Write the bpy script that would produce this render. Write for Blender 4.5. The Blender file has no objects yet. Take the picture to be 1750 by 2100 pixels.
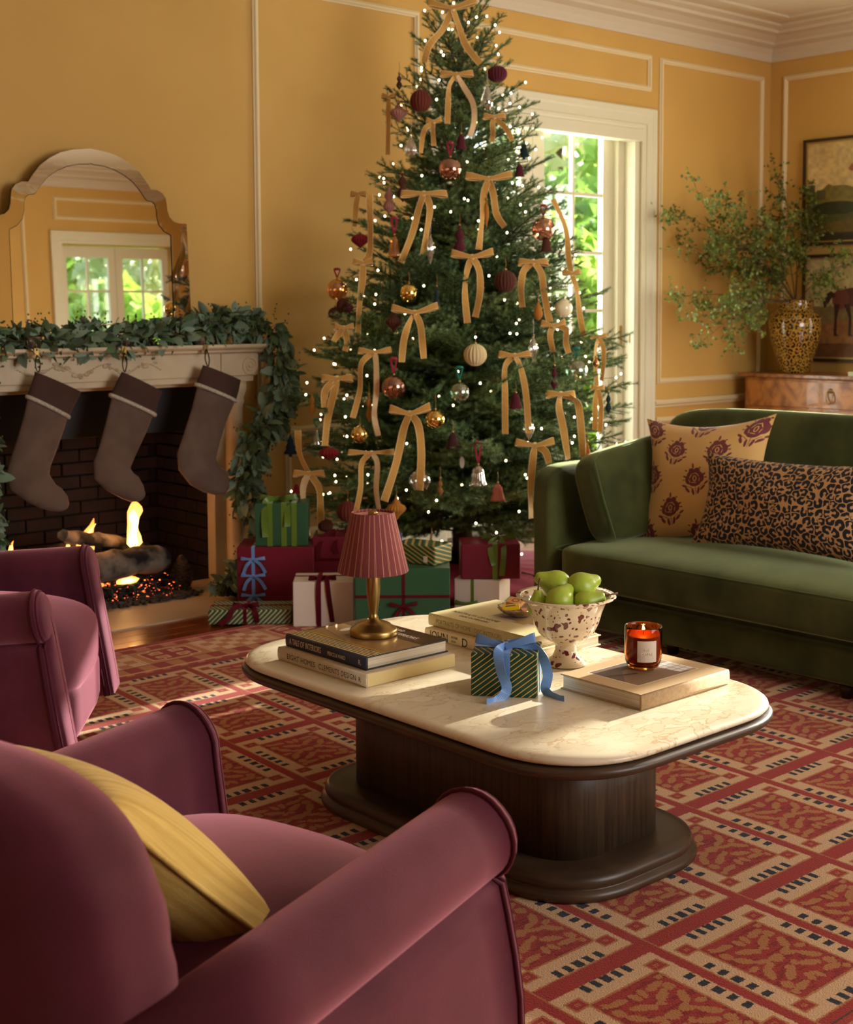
import bpy, bmesh, math, random
import numpy as np
from mathutils import Vector, Matrix
random.seed(7); rng = np.random.default_rng(7)
scene = bpy.context.scene
COL = scene.collection
PI = math.pi

# ------------------------------------------------------------------ camera
CF, CPY = 2777.6, 857.6
PITCH, ROLL, YAW, CAMH = 0.0791526, -0.0046172, 0.8453586, 1.42
_fw = np.array([math.cos(YAW), math.sin(YAW), 0.0]); _r = np.array([math.sin(YAW), -math.cos(YAW), 0.0]); _u = np.array([0, 0, 1.0])
_F = math.cos(PITCH)*_fw - math.sin(PITCH)*_u
_U = math.cos(PITCH)*_u + math.sin(PITCH)*_fw
_R = math.cos(ROLL)*_r + math.sin(ROLL)*_U
_U = -math.sin(ROLL)*_r + math.cos(ROLL)*_U
_C = np.array([0, 0, CAMH])
def ray(x, y): return _F + _R*(x-875)/CF - _U*(y-CPY)/CF
def on(x, y, ax, v):
    """point of the room seen at photo coordinate x, y on the plane axis = v"""
    d = ray(x, y); return _C + d*((v-_C[ax])/d[ax])
def at_depth(x, y, dep): return _C + ray(x, y)*dep
cam_d = bpy.data.cameras.new('camera'); cam = bpy.data.objects.new('camera', cam_d); COL.objects.link(cam)
cam_d.sensor_fit = 'HORIZONTAL'; cam_d.sensor_width = 36.0; cam_d.lens = CF/1750*36
cam_d.shift_y = (CPY-1050)/1750
cam_d.clip_start = 0.05
M = Matrix(((_R[0], _U[0], -_F[0], 0), (_R[1], _U[1], -_F[1], 0), (_R[2], _U[2], -_F[2], CAMH), (0, 0, 0, 1)))
cam.matrix_world = M
cam_d.dof.use_dof = True; cam_d.dof.focus_distance = 3.35; cam_d.dof.aperture_fstop = 8.0
scene.camera = cam

# ------------------------------------------------------------------ colour management, world, lights
scene.view_settings.view_transform = 'Standard'; scene.view_settings.look = 'None'
scene.view_settings.exposure = 0.0; scene.view_settings.gamma = 1.0
scene.view_settings.use_curve_mapping = False
w = bpy.data.worlds.new('sky'); scene.world = w; w.use_nodes = True
nt = w.node_tree; bg = nt.nodes['Background']
sky = nt.nodes.new('ShaderNodeTexSky'); sky.sky_type = 'NISHITA'; sky.sun_disc = False
sky.sun_elevation = math.radians(18); sky.sun_rotation = math.radians(90); sky.air_density = 1.0; sky.dust_density = 1.5
nt.links.new(sky.outputs[0], bg.inputs[0]); bg.inputs[1].default_value = 0.9

SUN_EL, SUN_AZ = math.radians(17.0), math.radians(1.0)     # the sun stands in the +X direction, low
sd = bpy.data.lights.new('sun', 'SUN'); so = bpy.data.objects.new('sun', sd); COL.objects.link(so)
sd.energy = 16.0; sd.angle = math.radians(0.6); sd.color = (1.0, 0.94, 0.85)
so.rotation_euler = Vector((math.cos(SUN_EL)*math.cos(SUN_AZ), math.cos(SUN_EL)*math.sin(SUN_AZ), math.sin(SUN_EL))).to_track_quat('Z', 'Y').to_euler()
def area(name, loc, aim, sx, sy, power, color, spread=180):
    d = bpy.data.lights.new(name, 'AREA'); o = bpy.data.objects.new(name, d); COL.objects.link(o)
    d.shape = 'RECTANGLE'; d.size = sx; d.size_y = sy; d.energy = power; d.color = color; d.spread = math.radians(spread)
    o.location = loc; o.rotation_euler = (-Vector(aim)).to_track_quat('Z', 'Y').to_euler(); return o
area('daylight_right_windows', (9.25, 2.4, 1.5), (-1, 0, -0.08), 4.6, 2.5, 400, (1.0, 0.965, 0.92))
area('daylight_garden_door', (6.48, 6.45, 1.5), (0, -1, -0.1), 1.6, 2.3, 110, (1.0, 0.98, 0.90))
area('front_fill', (4.3, -1.9, 2.0), (0.05, 1, 0.05), 3.0, 2.4, 125, (1.0, 0.985, 0.97), 140)  # added fill light before the front wall; no window stands here
area('left_fill', (-2.8, 1.6, 1.7), (1, 0.1, -0.05), 3.0, 2.0, 14, (1.0, 0.93, 0.86))  # weak added fill inside the left wall, which has no openings

# ------------------------------------------------------------------ helpers
def S(r, g, b):
    f = lambda c: (c/255/12.92 if c/255 <= 0.04045 else ((c/255+0.055)/1.055)**2.4)
    return (f(r), f(g), f(b), 1)
_mats = {}
def mat(name, col, rough=0.6, metal=0.0, spec=0.5, col2=None, scale=8.0, stretch=(1, 1, 1), detail=4.0, bump=0.0, bscale=None,
        sheen=0.0, sheen_col=None, sheen_rough=0.4, trans=0.0, ior=1.45, emit=None, estr=0.0, coat=0.0, alpha=1.0, sss=0.0, contrast=None, distort=0.0):
    if name in _mats: return _mats[name]
    m = bpy.data.materials.new(name); m.use_nodes = True; _mats[name] = m
    n = m.node_tree.nodes; l = m.node_tree.links; p = n['Principled BSDF']
    p.inputs['Base Color'].default_value = col; p.inputs['Roughness'].default_value = rough
    p.inputs['Metallic'].default_value = metal; p.inputs['Specular IOR Level'].default_value = spec
    p.inputs['IOR'].default_value = ior; p.inputs['Transmission Weight'].default_value = trans
    p.inputs['Coat Weight'].default_value = coat; p.inputs['Alpha'].default_value = alpha
    p.inputs['Sheen Weight'].default_value = sheen; p.inputs['Sheen Roughness'].default_value = sheen_rough
    if sheen_col: p.inputs['Sheen Tint'].default_value = sheen_col
    if sss: p.inputs['Subsurface Weight'].default_value = sss; p.inputs['Subsurface Radius'].default_value = (0.02, 0.01, 0.005)
    if emit: p.inputs['Emission Color'].default_value = emit; p.inputs['Emission Strength'].default_value = estr
    if col2 or bump:
        tc = n.new('ShaderNodeTexCoord'); mp = n.new('ShaderNodeMapping'); mp.inputs['Scale'].default_value = stretch
        l.new(tc.outputs['Object'], mp.inputs[0])
    if col2:
        tx = n.new('ShaderNodeTexNoise'); tx.inputs['Scale'].default_value = scale; tx.inputs['Detail'].default_value = detail
        tx.inputs['Distortion'].default_value = distort
        l.new(mp.outputs[0], tx.inputs['Vector'])
        r = n.new('ShaderNodeValToRGB'); lo, hi = contrast or (0.35, 0.65)
        r.color_ramp.elements[0].position = lo; r.color_ramp.elements[1].position = hi
        r.color_ramp.elements[0].color = col; r.color_ramp.elements[1].color = col2
        l.new(tx.outputs[0], r.inputs[0]); l.new(r.outputs[0], p.inputs['Base Color'])
    if bump:
        bt = n.new('ShaderNodeTexNoise'); bt.inputs['Scale'].default_value = bscale or scale*3; bt.inputs['Detail'].default_value = 5
        l.new(mp.outputs[0], bt.inputs['Vector'])
        b = n.new('ShaderNodeBump'); b.inputs['Strength'].default_value = bump; b.inputs['Distance'].default_value = 0.01
        l.new(bt.outputs[0], b.inputs['Height']); l.new(b.outputs[0], p.inputs['Normal'])
    return m
def image_mat(name, arr, rough=0.6, sheen=0.0, bump=0.0, spec=0.4, coat=0.0, sheen_col=None):
    """arr: height x width x 3, sRGB 0..1, first row = top; drawn here in numpy, mapped by UV"""
    h, w_, _ = arr.shape
    im = bpy.data.images.new(name, w_, h); px = np.ones((h, w_, 4), np.float32); px[:, :, :3] = arr[::-1]
    im.pixels.foreach_set(px.ravel()); im.update(); im.pack()
    m = bpy.data.materials.new(name); m.use_nodes = True; n = m.node_tree.nodes; l = m.node_tree.links; p = n['Principled BSDF']
    t = n.new('ShaderNodeTexImage'); t.image = im; l.new(t.outputs[0], p.inputs['Base Color'])
    p.inputs['Roughness'].default_value = rough; p.inputs['Sheen Weight'].default_value = sheen; p.inputs['Specular IOR Level'].default_value = spec
    p.inputs['Coat Weight'].default_value = coat
    if sheen_col: p.inputs['Sheen Tint'].default_value = sheen_col
    if bump:
        tc = n.new('ShaderNodeTexCoord'); bt = n.new('ShaderNodeTexNoise'); bt.inputs['Scale'].default_value = 260; bt.inputs['Detail'].default_value = 3
        l.new(tc.outputs['Object'], bt.inputs['Vector'])
        b = n.new('ShaderNodeBump'); b.inputs['Strength'].default_value = bump; b.inputs['Distance'].default_value = 0.006
        l.new(bt.outputs[0], b.inputs['Height']); l.new(b.outputs[0], p.inputs['Normal'])
    return m

def mk(name, V, Fc, m=None, parent=None, smooth=False, uv=None, mi=None, ms=None, loc=None, rot=None, me=None):
    if me is None:
        me = bpy.data.meshes.new(name)
        V = np.asarray(V, dtype=float).reshape(-1, 3)
        me.from_pydata(V.tolist(), [], Fc)
        for x in (ms or ([m] if m else [])): me.materials.append(x)
        if mi is not None: me.polygons.foreach_set('material_index', list(mi))
        if smooth: me.polygons.foreach_set('use_smooth', [True]*len(me.polygons))
        if uv is not None:
            L = me.uv_layers.new(name='UVMap'); vi = np.zeros(len(me.loops), int); me.loops.foreach_get('vertex_index', vi)
            L.data.foreach_set('uv', np.asarray(uv, float)[vi].ravel())
        me.update()
    o = bpy.data.objects.new(name, me); COL.objects.link(o)
    if parent: o.parent = parent
    if loc is not None: o.location = loc
    if rot is not None: o.rotation_euler = rot
    return o
def tag(o, label, cat=None, group=None, kind=None):
    if label: o['label'] = label
    if cat: o['category'] = cat
    if group: o['group'] = group
    if kind: o['kind'] = kind
    return o
def thing(name, label, cat, loc=(0, 0, 0), rz=0.0, group=None):
    o = bpy.data.objects.new(name, None); COL.objects.link(o); o.empty_display_size = 0.05
    o.location = loc; o.rotation_euler = (0, 0, rz); return tag(o, label, cat, group)
def struct(o): o['kind'] = 'structure'; return o
def join(parts):
    V = []; Fc = []; k = 0
    for v, f in parts:
        V.append(np.asarray(v, float).reshape(-1, 3)); Fc += [tuple(i+k for i in t) for t in f]; k += len(V[-1])
    return np.vstack(V), Fc
def box(x0, x1, y0, y1, z0, z1):
    V = [(x0, y0, z0), (x1, y0, z0), (x1, y1, z0), (x0, y1, z0), (x0, y0, z1), (x1, y0, z1), (x1, y1, z1), (x0, y1, z1)]
    return V, [(0, 3, 2, 1), (4, 5, 6, 7), (0, 1, 5, 4), (1, 2, 6, 5), (2, 3, 7, 6), (3, 0, 4, 7)]
def bbox_(x0, x1, y0, y1, z0, z1, b=0.005, seg=2):
    bm = bmesh.new(); v, f = box(x0, x1, y0, y1, z0, z1)
    vs = [bm.verts.new(p) for p in v]
    for q in f: bm.faces.new([vs[i] for i in q])
    bmesh.ops.bevel(bm, geom=list(bm.edges), offset=b, segments=seg, profile=0.6, affect='EDGES')
    bm.verts.index_update(); V = [tuple(x.co) for x in bm.verts]; Fc = [tuple(x.index for x in q.verts) for q in bm.faces]; bm.free()
    return V, Fc
def grid_faces(nu, nv, cu=False, cv=False):
    Fc = []
    for i in range(nu if cu else nu-1):
        for j in range(nv if cv else nv-1):
            a = i*nv+j; b = ((i+1) % nu)*nv+j; c = ((i+1) % nu)*nv+(j+1) % nv; d = i*nv+(j+1) % nv
            Fc.append((a, b, c, d))
    return Fc
def lathe(prof, n=32, flute=0.0, nf=None, twist=0.0):
    """prof: (r, z) list; fluted cross-section when flute > 0"""
    V = []
    for i in range(n):
        a = 2*PI*i/n
        for (r, z) in prof:
            k = 1.0
            if flute: k = 1-flute*(0.5-0.5*math.cos(a*nf + twist*z))
            V.append((r*k*math.cos(a), r*k*math.sin(a), z))
    Fc = [(a, b, c, d) for (a, b, c, d) in grid_faces(n, len(prof), cu=True)]
    return V, Fc
def tube(P, r, n=6, closed=False, cap=True):
    P = [Vector(p) for p in P]; R_ = r if hasattr(r, '__len__') else [r]*len(P); V = []; N = len(P)
    t0 = None; up = Vector((0, 0, 1))
    for i, p in enumerate(P):
        a = P[(i-1) % N] if (closed or i > 0) else P[i]; b = P[(i+1) % N] if (closed or i < N-1) else P[i]
        t = (b-a)
        if t.length < 1e-9: t = Vector((0, 0, 1))
        t.normalize()
        if t0 is None:
            s = t.cross(up)
            if s.length < 1e-3: s = t.cross(Vector((1, 0, 0)))
            s.normalize()
        else:
            s = s - t*s.dot(t)
            if s.length < 1e-6: s = t.cross(up)
            s.normalize()
        t0 = t; q = t.cross(s)
        for k in range(n):
            an = 2*PI*k/n; V.append(tuple(p+(s*math.cos(an)+q*math.sin(an))*R_[i]))
    Fc = grid_faces(N, n, cu=closed, cv=True)
    if cap and not closed: Fc += [tuple(range(n)), tuple((N-1)*n+k for k in reversed(range(n)))]
    return V, Fc
def smooth_path(P, k=6):
    P = [Vector(p) for p in P]; out = []
    for i in range(len(P)-1):
        a = P[max(i-1, 0)]; b = P[i]; c = P[i+1]; d = P[min(i+2, len(P)-1)]
        for j in range(k):
            t = j/k
            out.append(0.5*((2*b)+(c-a)*t+(2*a-5*b+4*c-d)*t*t+(3*b-a-3*c+d)*t**3))
    out.append(P[-1]); return out
def strip(P, W, th=0.0012):
    """ribbon along points P with width vectors W (one per point), given a real thickness"""
    P = [Vector(p) for p in P]; W = [Vector(q) for q in W]; V = []
    for i, p in enumerate(P):
        t = (P[min(i+1, len(P)-1)]-P[max(i-1, 0)]); n = t.cross(W[i])
        n = n.normalized()*th if n.length > 1e-9 else Vector((0, th, 0))
        for s, q in ((-1, 1), (1, 1), (1, -1), (-1, -1)): V.append(tuple(p+W[i]*0.5*s+n*0.5*q))
    N = len(P); Fc = grid_faces(N, 4, cv=True)+[(0, 1, 2, 3), (4*N-1, 4*N-2, 4*N-3, 4*N-4)]
    return V, Fc
def ruv(n_sec):
    """uv for strip(): u runs across the ribbon"""
    return [(u, i/max(1, n_sec-1)) for i in range(n_sec) for u in (0, 1, 1, 0)]
def puff(hx, hy, hz, n=6.0, res=14):
    """rounded box, superellipsoid-like; half sizes"""
    bm = bmesh.new(); bmesh.ops.create_cube(bm, size=2.0); bmesh.ops.subdivide_edges(bm, edges=list(bm.edges), cuts=res, use_grid_fill=True)
    V = []
    for v in bm.verts:
        p = v.co; s = (abs(p.x)**n+abs(p.y)**n+abs(p.z)**n)**(1/n)
        V.append((p.x/s*hx, p.y/s*hy, p.z/s*hz))
    bm.verts.index_update(); Fc = [tuple(x.index for x in q.verts) for q in bm.faces]; bm.free()
    return np.array(V), Fc
def pillow(W, H, T, n=22, pinch=0.10, seed=0, wr=0.0):
    """knife-edge pillow in local x (width), z (height), y thickness; uv over the front"""
    r = np.random.default_rng(seed); V = []; UV = []
    ph = r.uniform(0, 6, 6)
    for side in (-1, 1):
        for i in range(n+1):
            for j in range(n+1):
                u = -1+2*i/n; v = -1+2*j/n
                x = W*u*(1-pinch*(1-v*v)); z = H*v*(1-pinch*(1-u*u))
                t = T*(max(0, (1-u*u))*max(0, (1-v*v)))**0.42
                t += wr*t*(math.sin(5*u+ph[0]+3*v)+math.sin(7*v+ph[1]-2*u))
                V.append((x, side*t, z)); UV.append(((u+1)/2, (v+1)/2))
    m = (n+1)**2; Fc = []
    for (a, b, c, d) in grid_faces(n+1, n+1): Fc.append((a, b, c, d)); Fc.append((m+d, m+c, m+b, m+a))
    return V, Fc, UV
def rot_z(V, a, o=(0, 0, 0)):
    V = np.asarray(V, float).copy(); c, s = math.cos(a), math.sin(a); x = V[:, 0].copy(); y = V[:, 1].copy()
    V[:, 0] = c*x-s*y+o[0]; V[:, 1] = s*x+c*y+o[1]; V[:, 2] += o[2]; return V
def xf(V, m, o=(0, 0, 0)): return np.asarray(V, float)@np.asarray(m, float).T+np.asarray(o, float)
def text(s, size, m, parent, loc, rot, name='lettering', ax='LEFT', sx=1.0, ext=0.0003, space=1.0):
    c = bpy.data.curves.new(name, 'FONT'); c.body = s; c.size = size; c.extrude = ext; c.align_x = ax; c.resolution_u = 3; c.space_character = space
    o = bpy.data.objects.new(name, c); COL.objects.link(o)
    dg = bpy.context.evaluated_depsgraph_get(); me = bpy.data.meshes.new_from_object(o.evaluated_get(dg)); bpy.data.objects.remove(o)
    me.materials.clear(); me.materials.append(m)
    t = mk(name, None, None, me=me, parent=parent, loc=loc, rot=rot); t.scale = (sx, 1, 1); return t

# ------------------------------------------------------------------ materials shared
def V_(name, c, c2, sc, sw=0.55, rough=0.75, scale=5.0, **k): return mat(name, c, rough=rough, col2=c2, scale=scale, sheen=sw, sheen_col=sc, sheen_rough=0.45, spec=0.15, bump=0.12, bscale=420, **k)
m_wall = mat('ochre_wall', S(198, 157, 84), rough=0.62, col2=S(203, 162, 88), scale=2.0, spec=0.3, bump=0.02, bscale=60)
m_trim = mat('cream_paint', S(222, 204, 160), rough=0.45, spec=0.4)
m_trimw = mat('ivory_paint', S(218, 212, 184), rough=0.42, spec=0.4)
m_ceil = mat('ceiling_paint', S(204, 190, 166), rough=0.7)
m_mauve = V_('mauve_velvet', S(76, 27, 43), S(98, 43, 59), S(232, 160, 180), sw=1.0, detail=8.0)
m_mauve_pipe = V_('mauve_piping', S(70, 24, 38), S(78, 28, 42), S(200, 110, 130), sw=0.3)
m_green = V_('green_velvet', S(44, 50, 22), S(76, 82, 42), S(200, 214, 160), sw=0.9, detail=9.0)
m_brass = mat('aged_brass', S(176, 148, 90), rough=0.34, metal=1.0, col2=S(156, 126, 70), scale=12)
m_oak = mat('smoked_oak', S(54, 40, 28), rough=0.45, col2=S(74, 57, 40), scale=6, stretch=(14, 14, 0.6), spec=0.4, bump=0.05, bscale=20)
m_oakh = mat('smoked_oak_rail', S(60, 44, 32), rough=0.35, col2=S(76, 57, 41), scale=8, stretch=(1, 1, 8), spec=0.45)
# ================================================================== ROOM
YW, XR, YO, XL, ZC = 6.1, 8.93, -2.0, -3.0, 3.50
def wall(name, axis, c0, c1, a0, a1, z0, z1, holes, m):
    """wall slab between c0 and c1 on the axis, spanning a0..a1 along it, with rectangular holes (a, b, za, zb)"""
    As = sorted({a0, a1, *[h[0] for h in holes], *[h[1] for h in holes]}); Zs = sorted({z0, z1, *[h[2] for h in holes], *[h[3] for h in holes]})
    parts = []
    for i in range(len(As)-1):
        for j in range(len(Zs)-1):
            am = (As[i]+As[i+1])/2; zm = (Zs[j]+Zs[j+1])/2
            if any(h[0] < am < h[1] and h[2] < zm < h[3] for h in holes): continue
            if axis == 'y': parts.append(box(As[i], As[i+1], c0, c1, Zs[j], Zs[j+1]))
            else: parts.append(box(c0, c1, As[i], As[i+1], Zs[j], Zs[j+1]))
    return struct(mk(name, *join(parts), m))
DX0, DX1, DZ = 5.56, 7.40, 2.66            # garden door opening in the window wall
FX0, FX1, FZ = 2.48, 3.86, 1.04            # fireplace opening
wall('wall_back', 'y', YW, YW+0.24, XL-0.2, XR+0.2, 0, ZC, [(DX0, DX1, 0.0, DZ), (FX0-0.04, FX1+0.04, 0.0, FZ+0.01)], m_wall)
WIN = [(0.10, 1.30), (1.72, 2.86), (3.06, 4.42)]
wall('wall_right', 'x', XR, XR+0.24, YO-0.2, YW, 0, ZC, [(a, b, 0.05, 2.62) for a, b in WIN], m_wall)
wall('wall_front', 'y', YO-0.24, YO, XL-0.2, XR, 0, ZC, [(7.03, 8.42, 0.0, 2.66)], m_wall)
wall('wall_left', 'x', XL-0.24, XL, YO, YW, 0, ZC, [], m_wall)
struct(mk('ceiling', *box(XL-0.2, XR+0.2, YO-0.2, YW+0.2, ZC, ZC+0.1), m_ceil))
m_floor = mat('red_oak_floor', S(112, 52, 22), rough=0.22, col2=S(140, 70, 30), scale=4, stretch=(0.8, 12, 1), spec=0.5, coat=0.3)
fl = struct(mk('floor', *box(XL-0.2, XR+0.2, YO-0.2, YW+0.2, -0.1, -0.012), m_floor))
y = 4.88; k = 0
while y < YW-0.02:                                                    # floorboards where the floor shows
    x = 1.6-(k % 3)*0.55
    while x < 8.9:
        x1 = min(x+1.5, 8.92)
        mk('plank', *bbox_(x+0.001, x1-0.001, y+0.001, min(y+0.092, YW)-0.001, -0.012, 0.0, 0.0015, 1), m_floor, parent=fl)
        x += 1.5
    y += 0.092; k += 1
mk('plank_field', *box(XL, XR, YO, 4.878, -0.012, -0.0005), m_floor, parent=fl)

def frame_panel(name, x0, x1, z0, z1, axis='y', c=YW, w_=0.038, d=0.022, m=m_trim, s=-1):
    """picture-frame moulding: rectangle ring with a stepped, rounded profile"""
    prof = [(0, 0), (0, 0.4), (0.18, 0.55), (0.35, 1), (0.65, 1), (0.82, 0.6), (1, 0.4), (1, 0)]
    V = []
    for (u, t) in prof:
        k = u*w_
        for (a, b) in ((x0+k, z0+k), (x1-k, z0+k), (x1-k, z1-k), (x0+k, z1-k)):
            V.append((a, c+s*t*d, b) if axis == 'y' else (c+s*t*d, a, b))
    return struct(mk(name, V, grid_faces(len(prof), 4, cv=True), m))
frame_panel('trim_1', 4.178, 5.36, 0.895, 3.17)
frame_panel('trim_2', 5.50, 7.50, 2.925, 3.175)
frame_panel('trim_3', 7.592, 8.835, 0.895, 3.17)
frame_panel('trim_4', 4.36, 5.36, 0.17, 0.655)
frame_panel('trim_5', 7.592, 8.835, 0.17, 0.655)
frame_panel('trim_6', 4.62, 5.98, 0.895, 3.17, 'x', XR)
frame_panel('trim_7', 4.62, 5.98, 0.17, 0.655, 'x', XR)
frame_panel('trim_8', 4.9, 6.6, 0.895, 3.17, 'y', YO, s=1)
frame_panel('trim_9', 6.95, 8.45, 2.925, 3.175, 'y', YO, s=1)
frame_panel('trim_10', 3.0, 4.6, 0.895, 3.17, 'y', YO, s=1)
frame_panel('trim_11', 0.0, 2.0, 0.895, 3.17)
def sweep_prof(name, prof, x0, x1, m, axis='y', c=YW, s=-1):
    """extrude a (depth, z) profile along the wall"""
    V = []
    for (d, z) in prof: V.append((x0, c+s*d, z) if axis == 'y' else (c+s*d, x0, z))
    for (d, z) in prof: V.append((x1, c+s*d, z) if axis == 'y' else (c+s*d, x1, z))
    n = len(prof); Fc = [(i, (i+1) % n, n+(i+1) % n, n+i) for i in range(n)]+[tuple(range(n)), tuple(reversed(range(n, 2*n)))]
    return struct(mk(name, V, Fc, m))
rail = [(0, 0.725), (0.018, 0.728), (0.022, 0.742), (0.038, 0.752), (0.042, 0.77), (0.03, 0.782), (0, 0.785)]
base = [(0, 0), (0.024, 0), (0.024, 0.105), (0.016, 0.12), (0.012, 0.135), (0, 0.14)]
sweep_prof('trim_12', rail, 4.13, 5.44, m_trim); sweep_prof('trim_13', rail, 7.54, XR, m_trim)
sweep_prof('trim_14', rail, 4.7, YW, m_trim, 'x', XR); sweep_prof('trim_15', rail, XL, 2.2, m_trim)
sweep_prof('trim_16', rail, XL, 6.9, m_trim, 'y', YO, 1)
sweep_prof('baseboard_back', base, 4.13, 5.42, m_trimw); sweep_prof('baseboard_back_corner', base, 7.56, XR, m_trimw)
sweep_prof('baseboard_right', base, 4.7, YW, m_trimw, 'x', XR); sweep_prof('baseboard_front', base, XL, 6.9, m_trimw, 'y', YO, 1)
crown = [(0, 3.285), (0.012, 3.285), (0.02, 3.30), (0.022, 3.34), (0.05, 3.375), (0.10, 3.395), (0.105, 3.41), (0.16, 3.44), (0.21, 3.45), (0.215, 3.47), (0.27, 3.485), (0.275, ZC), (0, ZC)]
sweep_prof('trim_17', crown, XL, XR, m_ceil); sweep_prof('trim_18', crown, YO, YW, m_ceil, 'x', XR)
sweep_prof('trim_19', crown, XL, XR, m_ceil, 'y', YO, 1); sweep_prof('trim_20', crown, YO, YW, m_ceil, 'x', XL, 1)
for k, (o, w_, d) in enumerate(((0.42, 0.05, 0.016), (0.95, 0.045, 0.02))):    # raised ribs on the ceiling
    a, b, c_, e = XL+o, XR-o, YO+o, YW-o; P = []
    for q0, q1, r0, r1 in ((a, b, e-w_, e), (a, b, c_, c_+w_), (a, a+w_, c_+w_, e-w_), (b-w_, b, c_+w_, e-w_)): P.append(box(q0, q1, r0, r1, ZC-d, ZC-0.0005))
    struct(mk('trim_%d' % (21+k), *join(P), m_ceil))

# ---------------- French doors and windows
m_glass = bpy.data.materials.new('window_glass'); m_glass.use_nodes = True
_n = m_glass.node_tree.nodes; _l = m_glass.node_tree.links; _n.remove(_n['Principled BSDF'])
_t = _n.new('ShaderNodeBsdfTransparent'); _t.inputs[0].default_value = (0.96, 0.97, 0.95, 1); _g = _n.new('ShaderNodeBsdfGlossy'); _g.inputs['Roughness'].default_value = 0.02
_x = _n.new('ShaderNodeMixShader'); _x.inputs[0].default_value = 0.05; _l.new(_t.outputs[0], _x.inputs[1]); _l.new(_g.outputs[0], _x.inputs[2]); _l.new(_x.outputs[0], _n['Material Output'].inputs[0])
def leaf_parts(x0, x1, z0, z1, y, rows, cols, stile, top, bot, parent, name='sash'):
    """door leaf: stiles, rails, muntins and panes, in the plane y"""
    P = [box(x0, x0+stile, y-0.022, y+0.022, z0, z1), box(x1-stile, x1, y-0.022, y+0.022, z0, z1), box(x0+stile, x1-stile, y-0.022, y+0.022, z1-top, z1), box(x0+stile, x1-stile, y-0.022, y+0.022, z0, z0+bot)]
    s = mk(name, *join(P), m_trimw, parent=parent)
    gx0, gx1, gz0, gz1 = x0+stile, x1-stile, z0+bot, z1-top; mw = 0.024
    for i in range(1, cols):
        xc = gx0+(gx1-gx0)*i/cols; mk('muntin', *box(xc-mw/2, xc+mw/2, y-0.016, y+0.016, gz0, gz1), m_trimw, parent=s)
    for j in range(1, rows):
        zc = gz0+(gz1-gz0)*j/rows
        for i in range(cols):
            a = gx0+(gx1-gx0)*i/cols+(mw/2 if i else 0); b = gx0+(gx1-gx0)*(i+1)/cols-(mw/2 if i < cols-1 else 0)
            mk('muntin', *box(a, b, y-0.014, y+0.014, zc-mw/2, zc+mw/2), m_trimw, parent=s)
    for i in range(cols):
        for j in range(rows):
            a = gx0+(gx1-gx0)*i/cols; b = gx0+(gx1-gx0)*(i+1)/cols; c_ = gz0+(gz1-gz0)*j/rows; d = gz0+(gz1-gz0)*(j+1)/rows
            mk('pane', *box(a, b, y-0.002, y+0.002, c_, d), m_glass, parent=s)
    return s
d1 = struct(bpy.data.objects.new('door_1', None)); COL.objects.link(d1)
P = []
cas = [(0, 0), (0, 0.5), (0.1, 0.62), (0.22, 0.62), (0.26, 0.85), (0.62, 0.85), (0.7, 1.0), (0.95, 1.0), (1, 0.8), (1, 0)]   # casing profile, inner to outer
V = []
for (u, t) in cas:
    k = u*0.145; yy = YW-t*0.034
    for (a, b) in ((DX0-k, 0.0), (DX0-k, DZ+k), (DX1+k, DZ+k), (DX1+k, 0.0)): V.append((a, yy, b))
Fc = []
for i in range(len(cas)-1):
    for j in range(3): Fc.append((i*4+j, i*4+j+1, (i+1)*4+j+1, (i+1)*4+j))
mk('casing', V, Fc, m_trimw, parent=d1)
mk('jamb', *join([box(DX0, DX0+0.055, YW+0.005, YW+0.24, 0, DZ), box(DX1-0.055, DX1, YW+0.005, YW+0.24, 0, DZ), box(DX0+0.055, DX1-0.055, YW+0.005, YW+0.24, DZ-0.03, DZ)]), m_trimw, parent=d1)
mk('blind_box', *bbox_(DX0+0.002, DX1-0.002, YW-0.03, YW+0.07, DZ-0.085, DZ-0.001, 0.006), m_trimw, parent=d1)
mk('threshold', *box(DX0, DX1, YW, YW+0.24, -0.012, 0.02), m_oakh, parent=d1)
mk('jamb_stop', *join([box(DX1-0.12, DX1-0.055, YW+0.10, YW+0.145, 0, DZ-0.03), box(DX0+0.055, DX0+0.12, YW+0.10, YW+0.145, 0, DZ-0.03)]), m_trimw, parent=d1)
leaf_parts(6.482, 7.285, 0.03, 2.70, YW+0.17, 6, 2, 0.108, 0.10, 0.20, d1)
leaf_parts(5.675, 6.478, 0.03, 2.70, YW+0.17, 6, 2, 0.108, 0.10, 0.20, d1)
b_ = mk('flush_bolt', *bbox_(DX1-0.095, DX1-0.07, YW+0.094, YW+0.101, 1.17, 1.31, 0.002), m_brass, parent=d1)
mk('hinge', *tube([(DX1-0.052, YW+0.04, 1.19), (DX1-0.052, YW+0.04, 1.25)], 0.007, 8), m_brass, parent=d1)
d2 = struct(bpy.data.objects.new('door_2', None)); COL.objects.link(d2)
V = []
for (u, t) in cas:
    k = u*0.14; yy = YO+t*0.034
    for (a, b) in ((7.03-k, 0.0), (7.03-k, DZ+k), (8.42+k, DZ+k), (8.42+k, 0.0)): V.append((a, yy, b))
mk('casing', V, [tuple(reversed(q)) for q in Fc], m_trimw, parent=d2)
leaf_parts(7.03, 7.72, 0.03, 2.64, YO-0.1, 6, 2, 0.085, 0.12, 0.2, d2)
leaf_parts(7.73, 8.42, 0.03, 2.64, YO-0.1, 6, 2, 0.085, 0.12, 0.2, d2)
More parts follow.
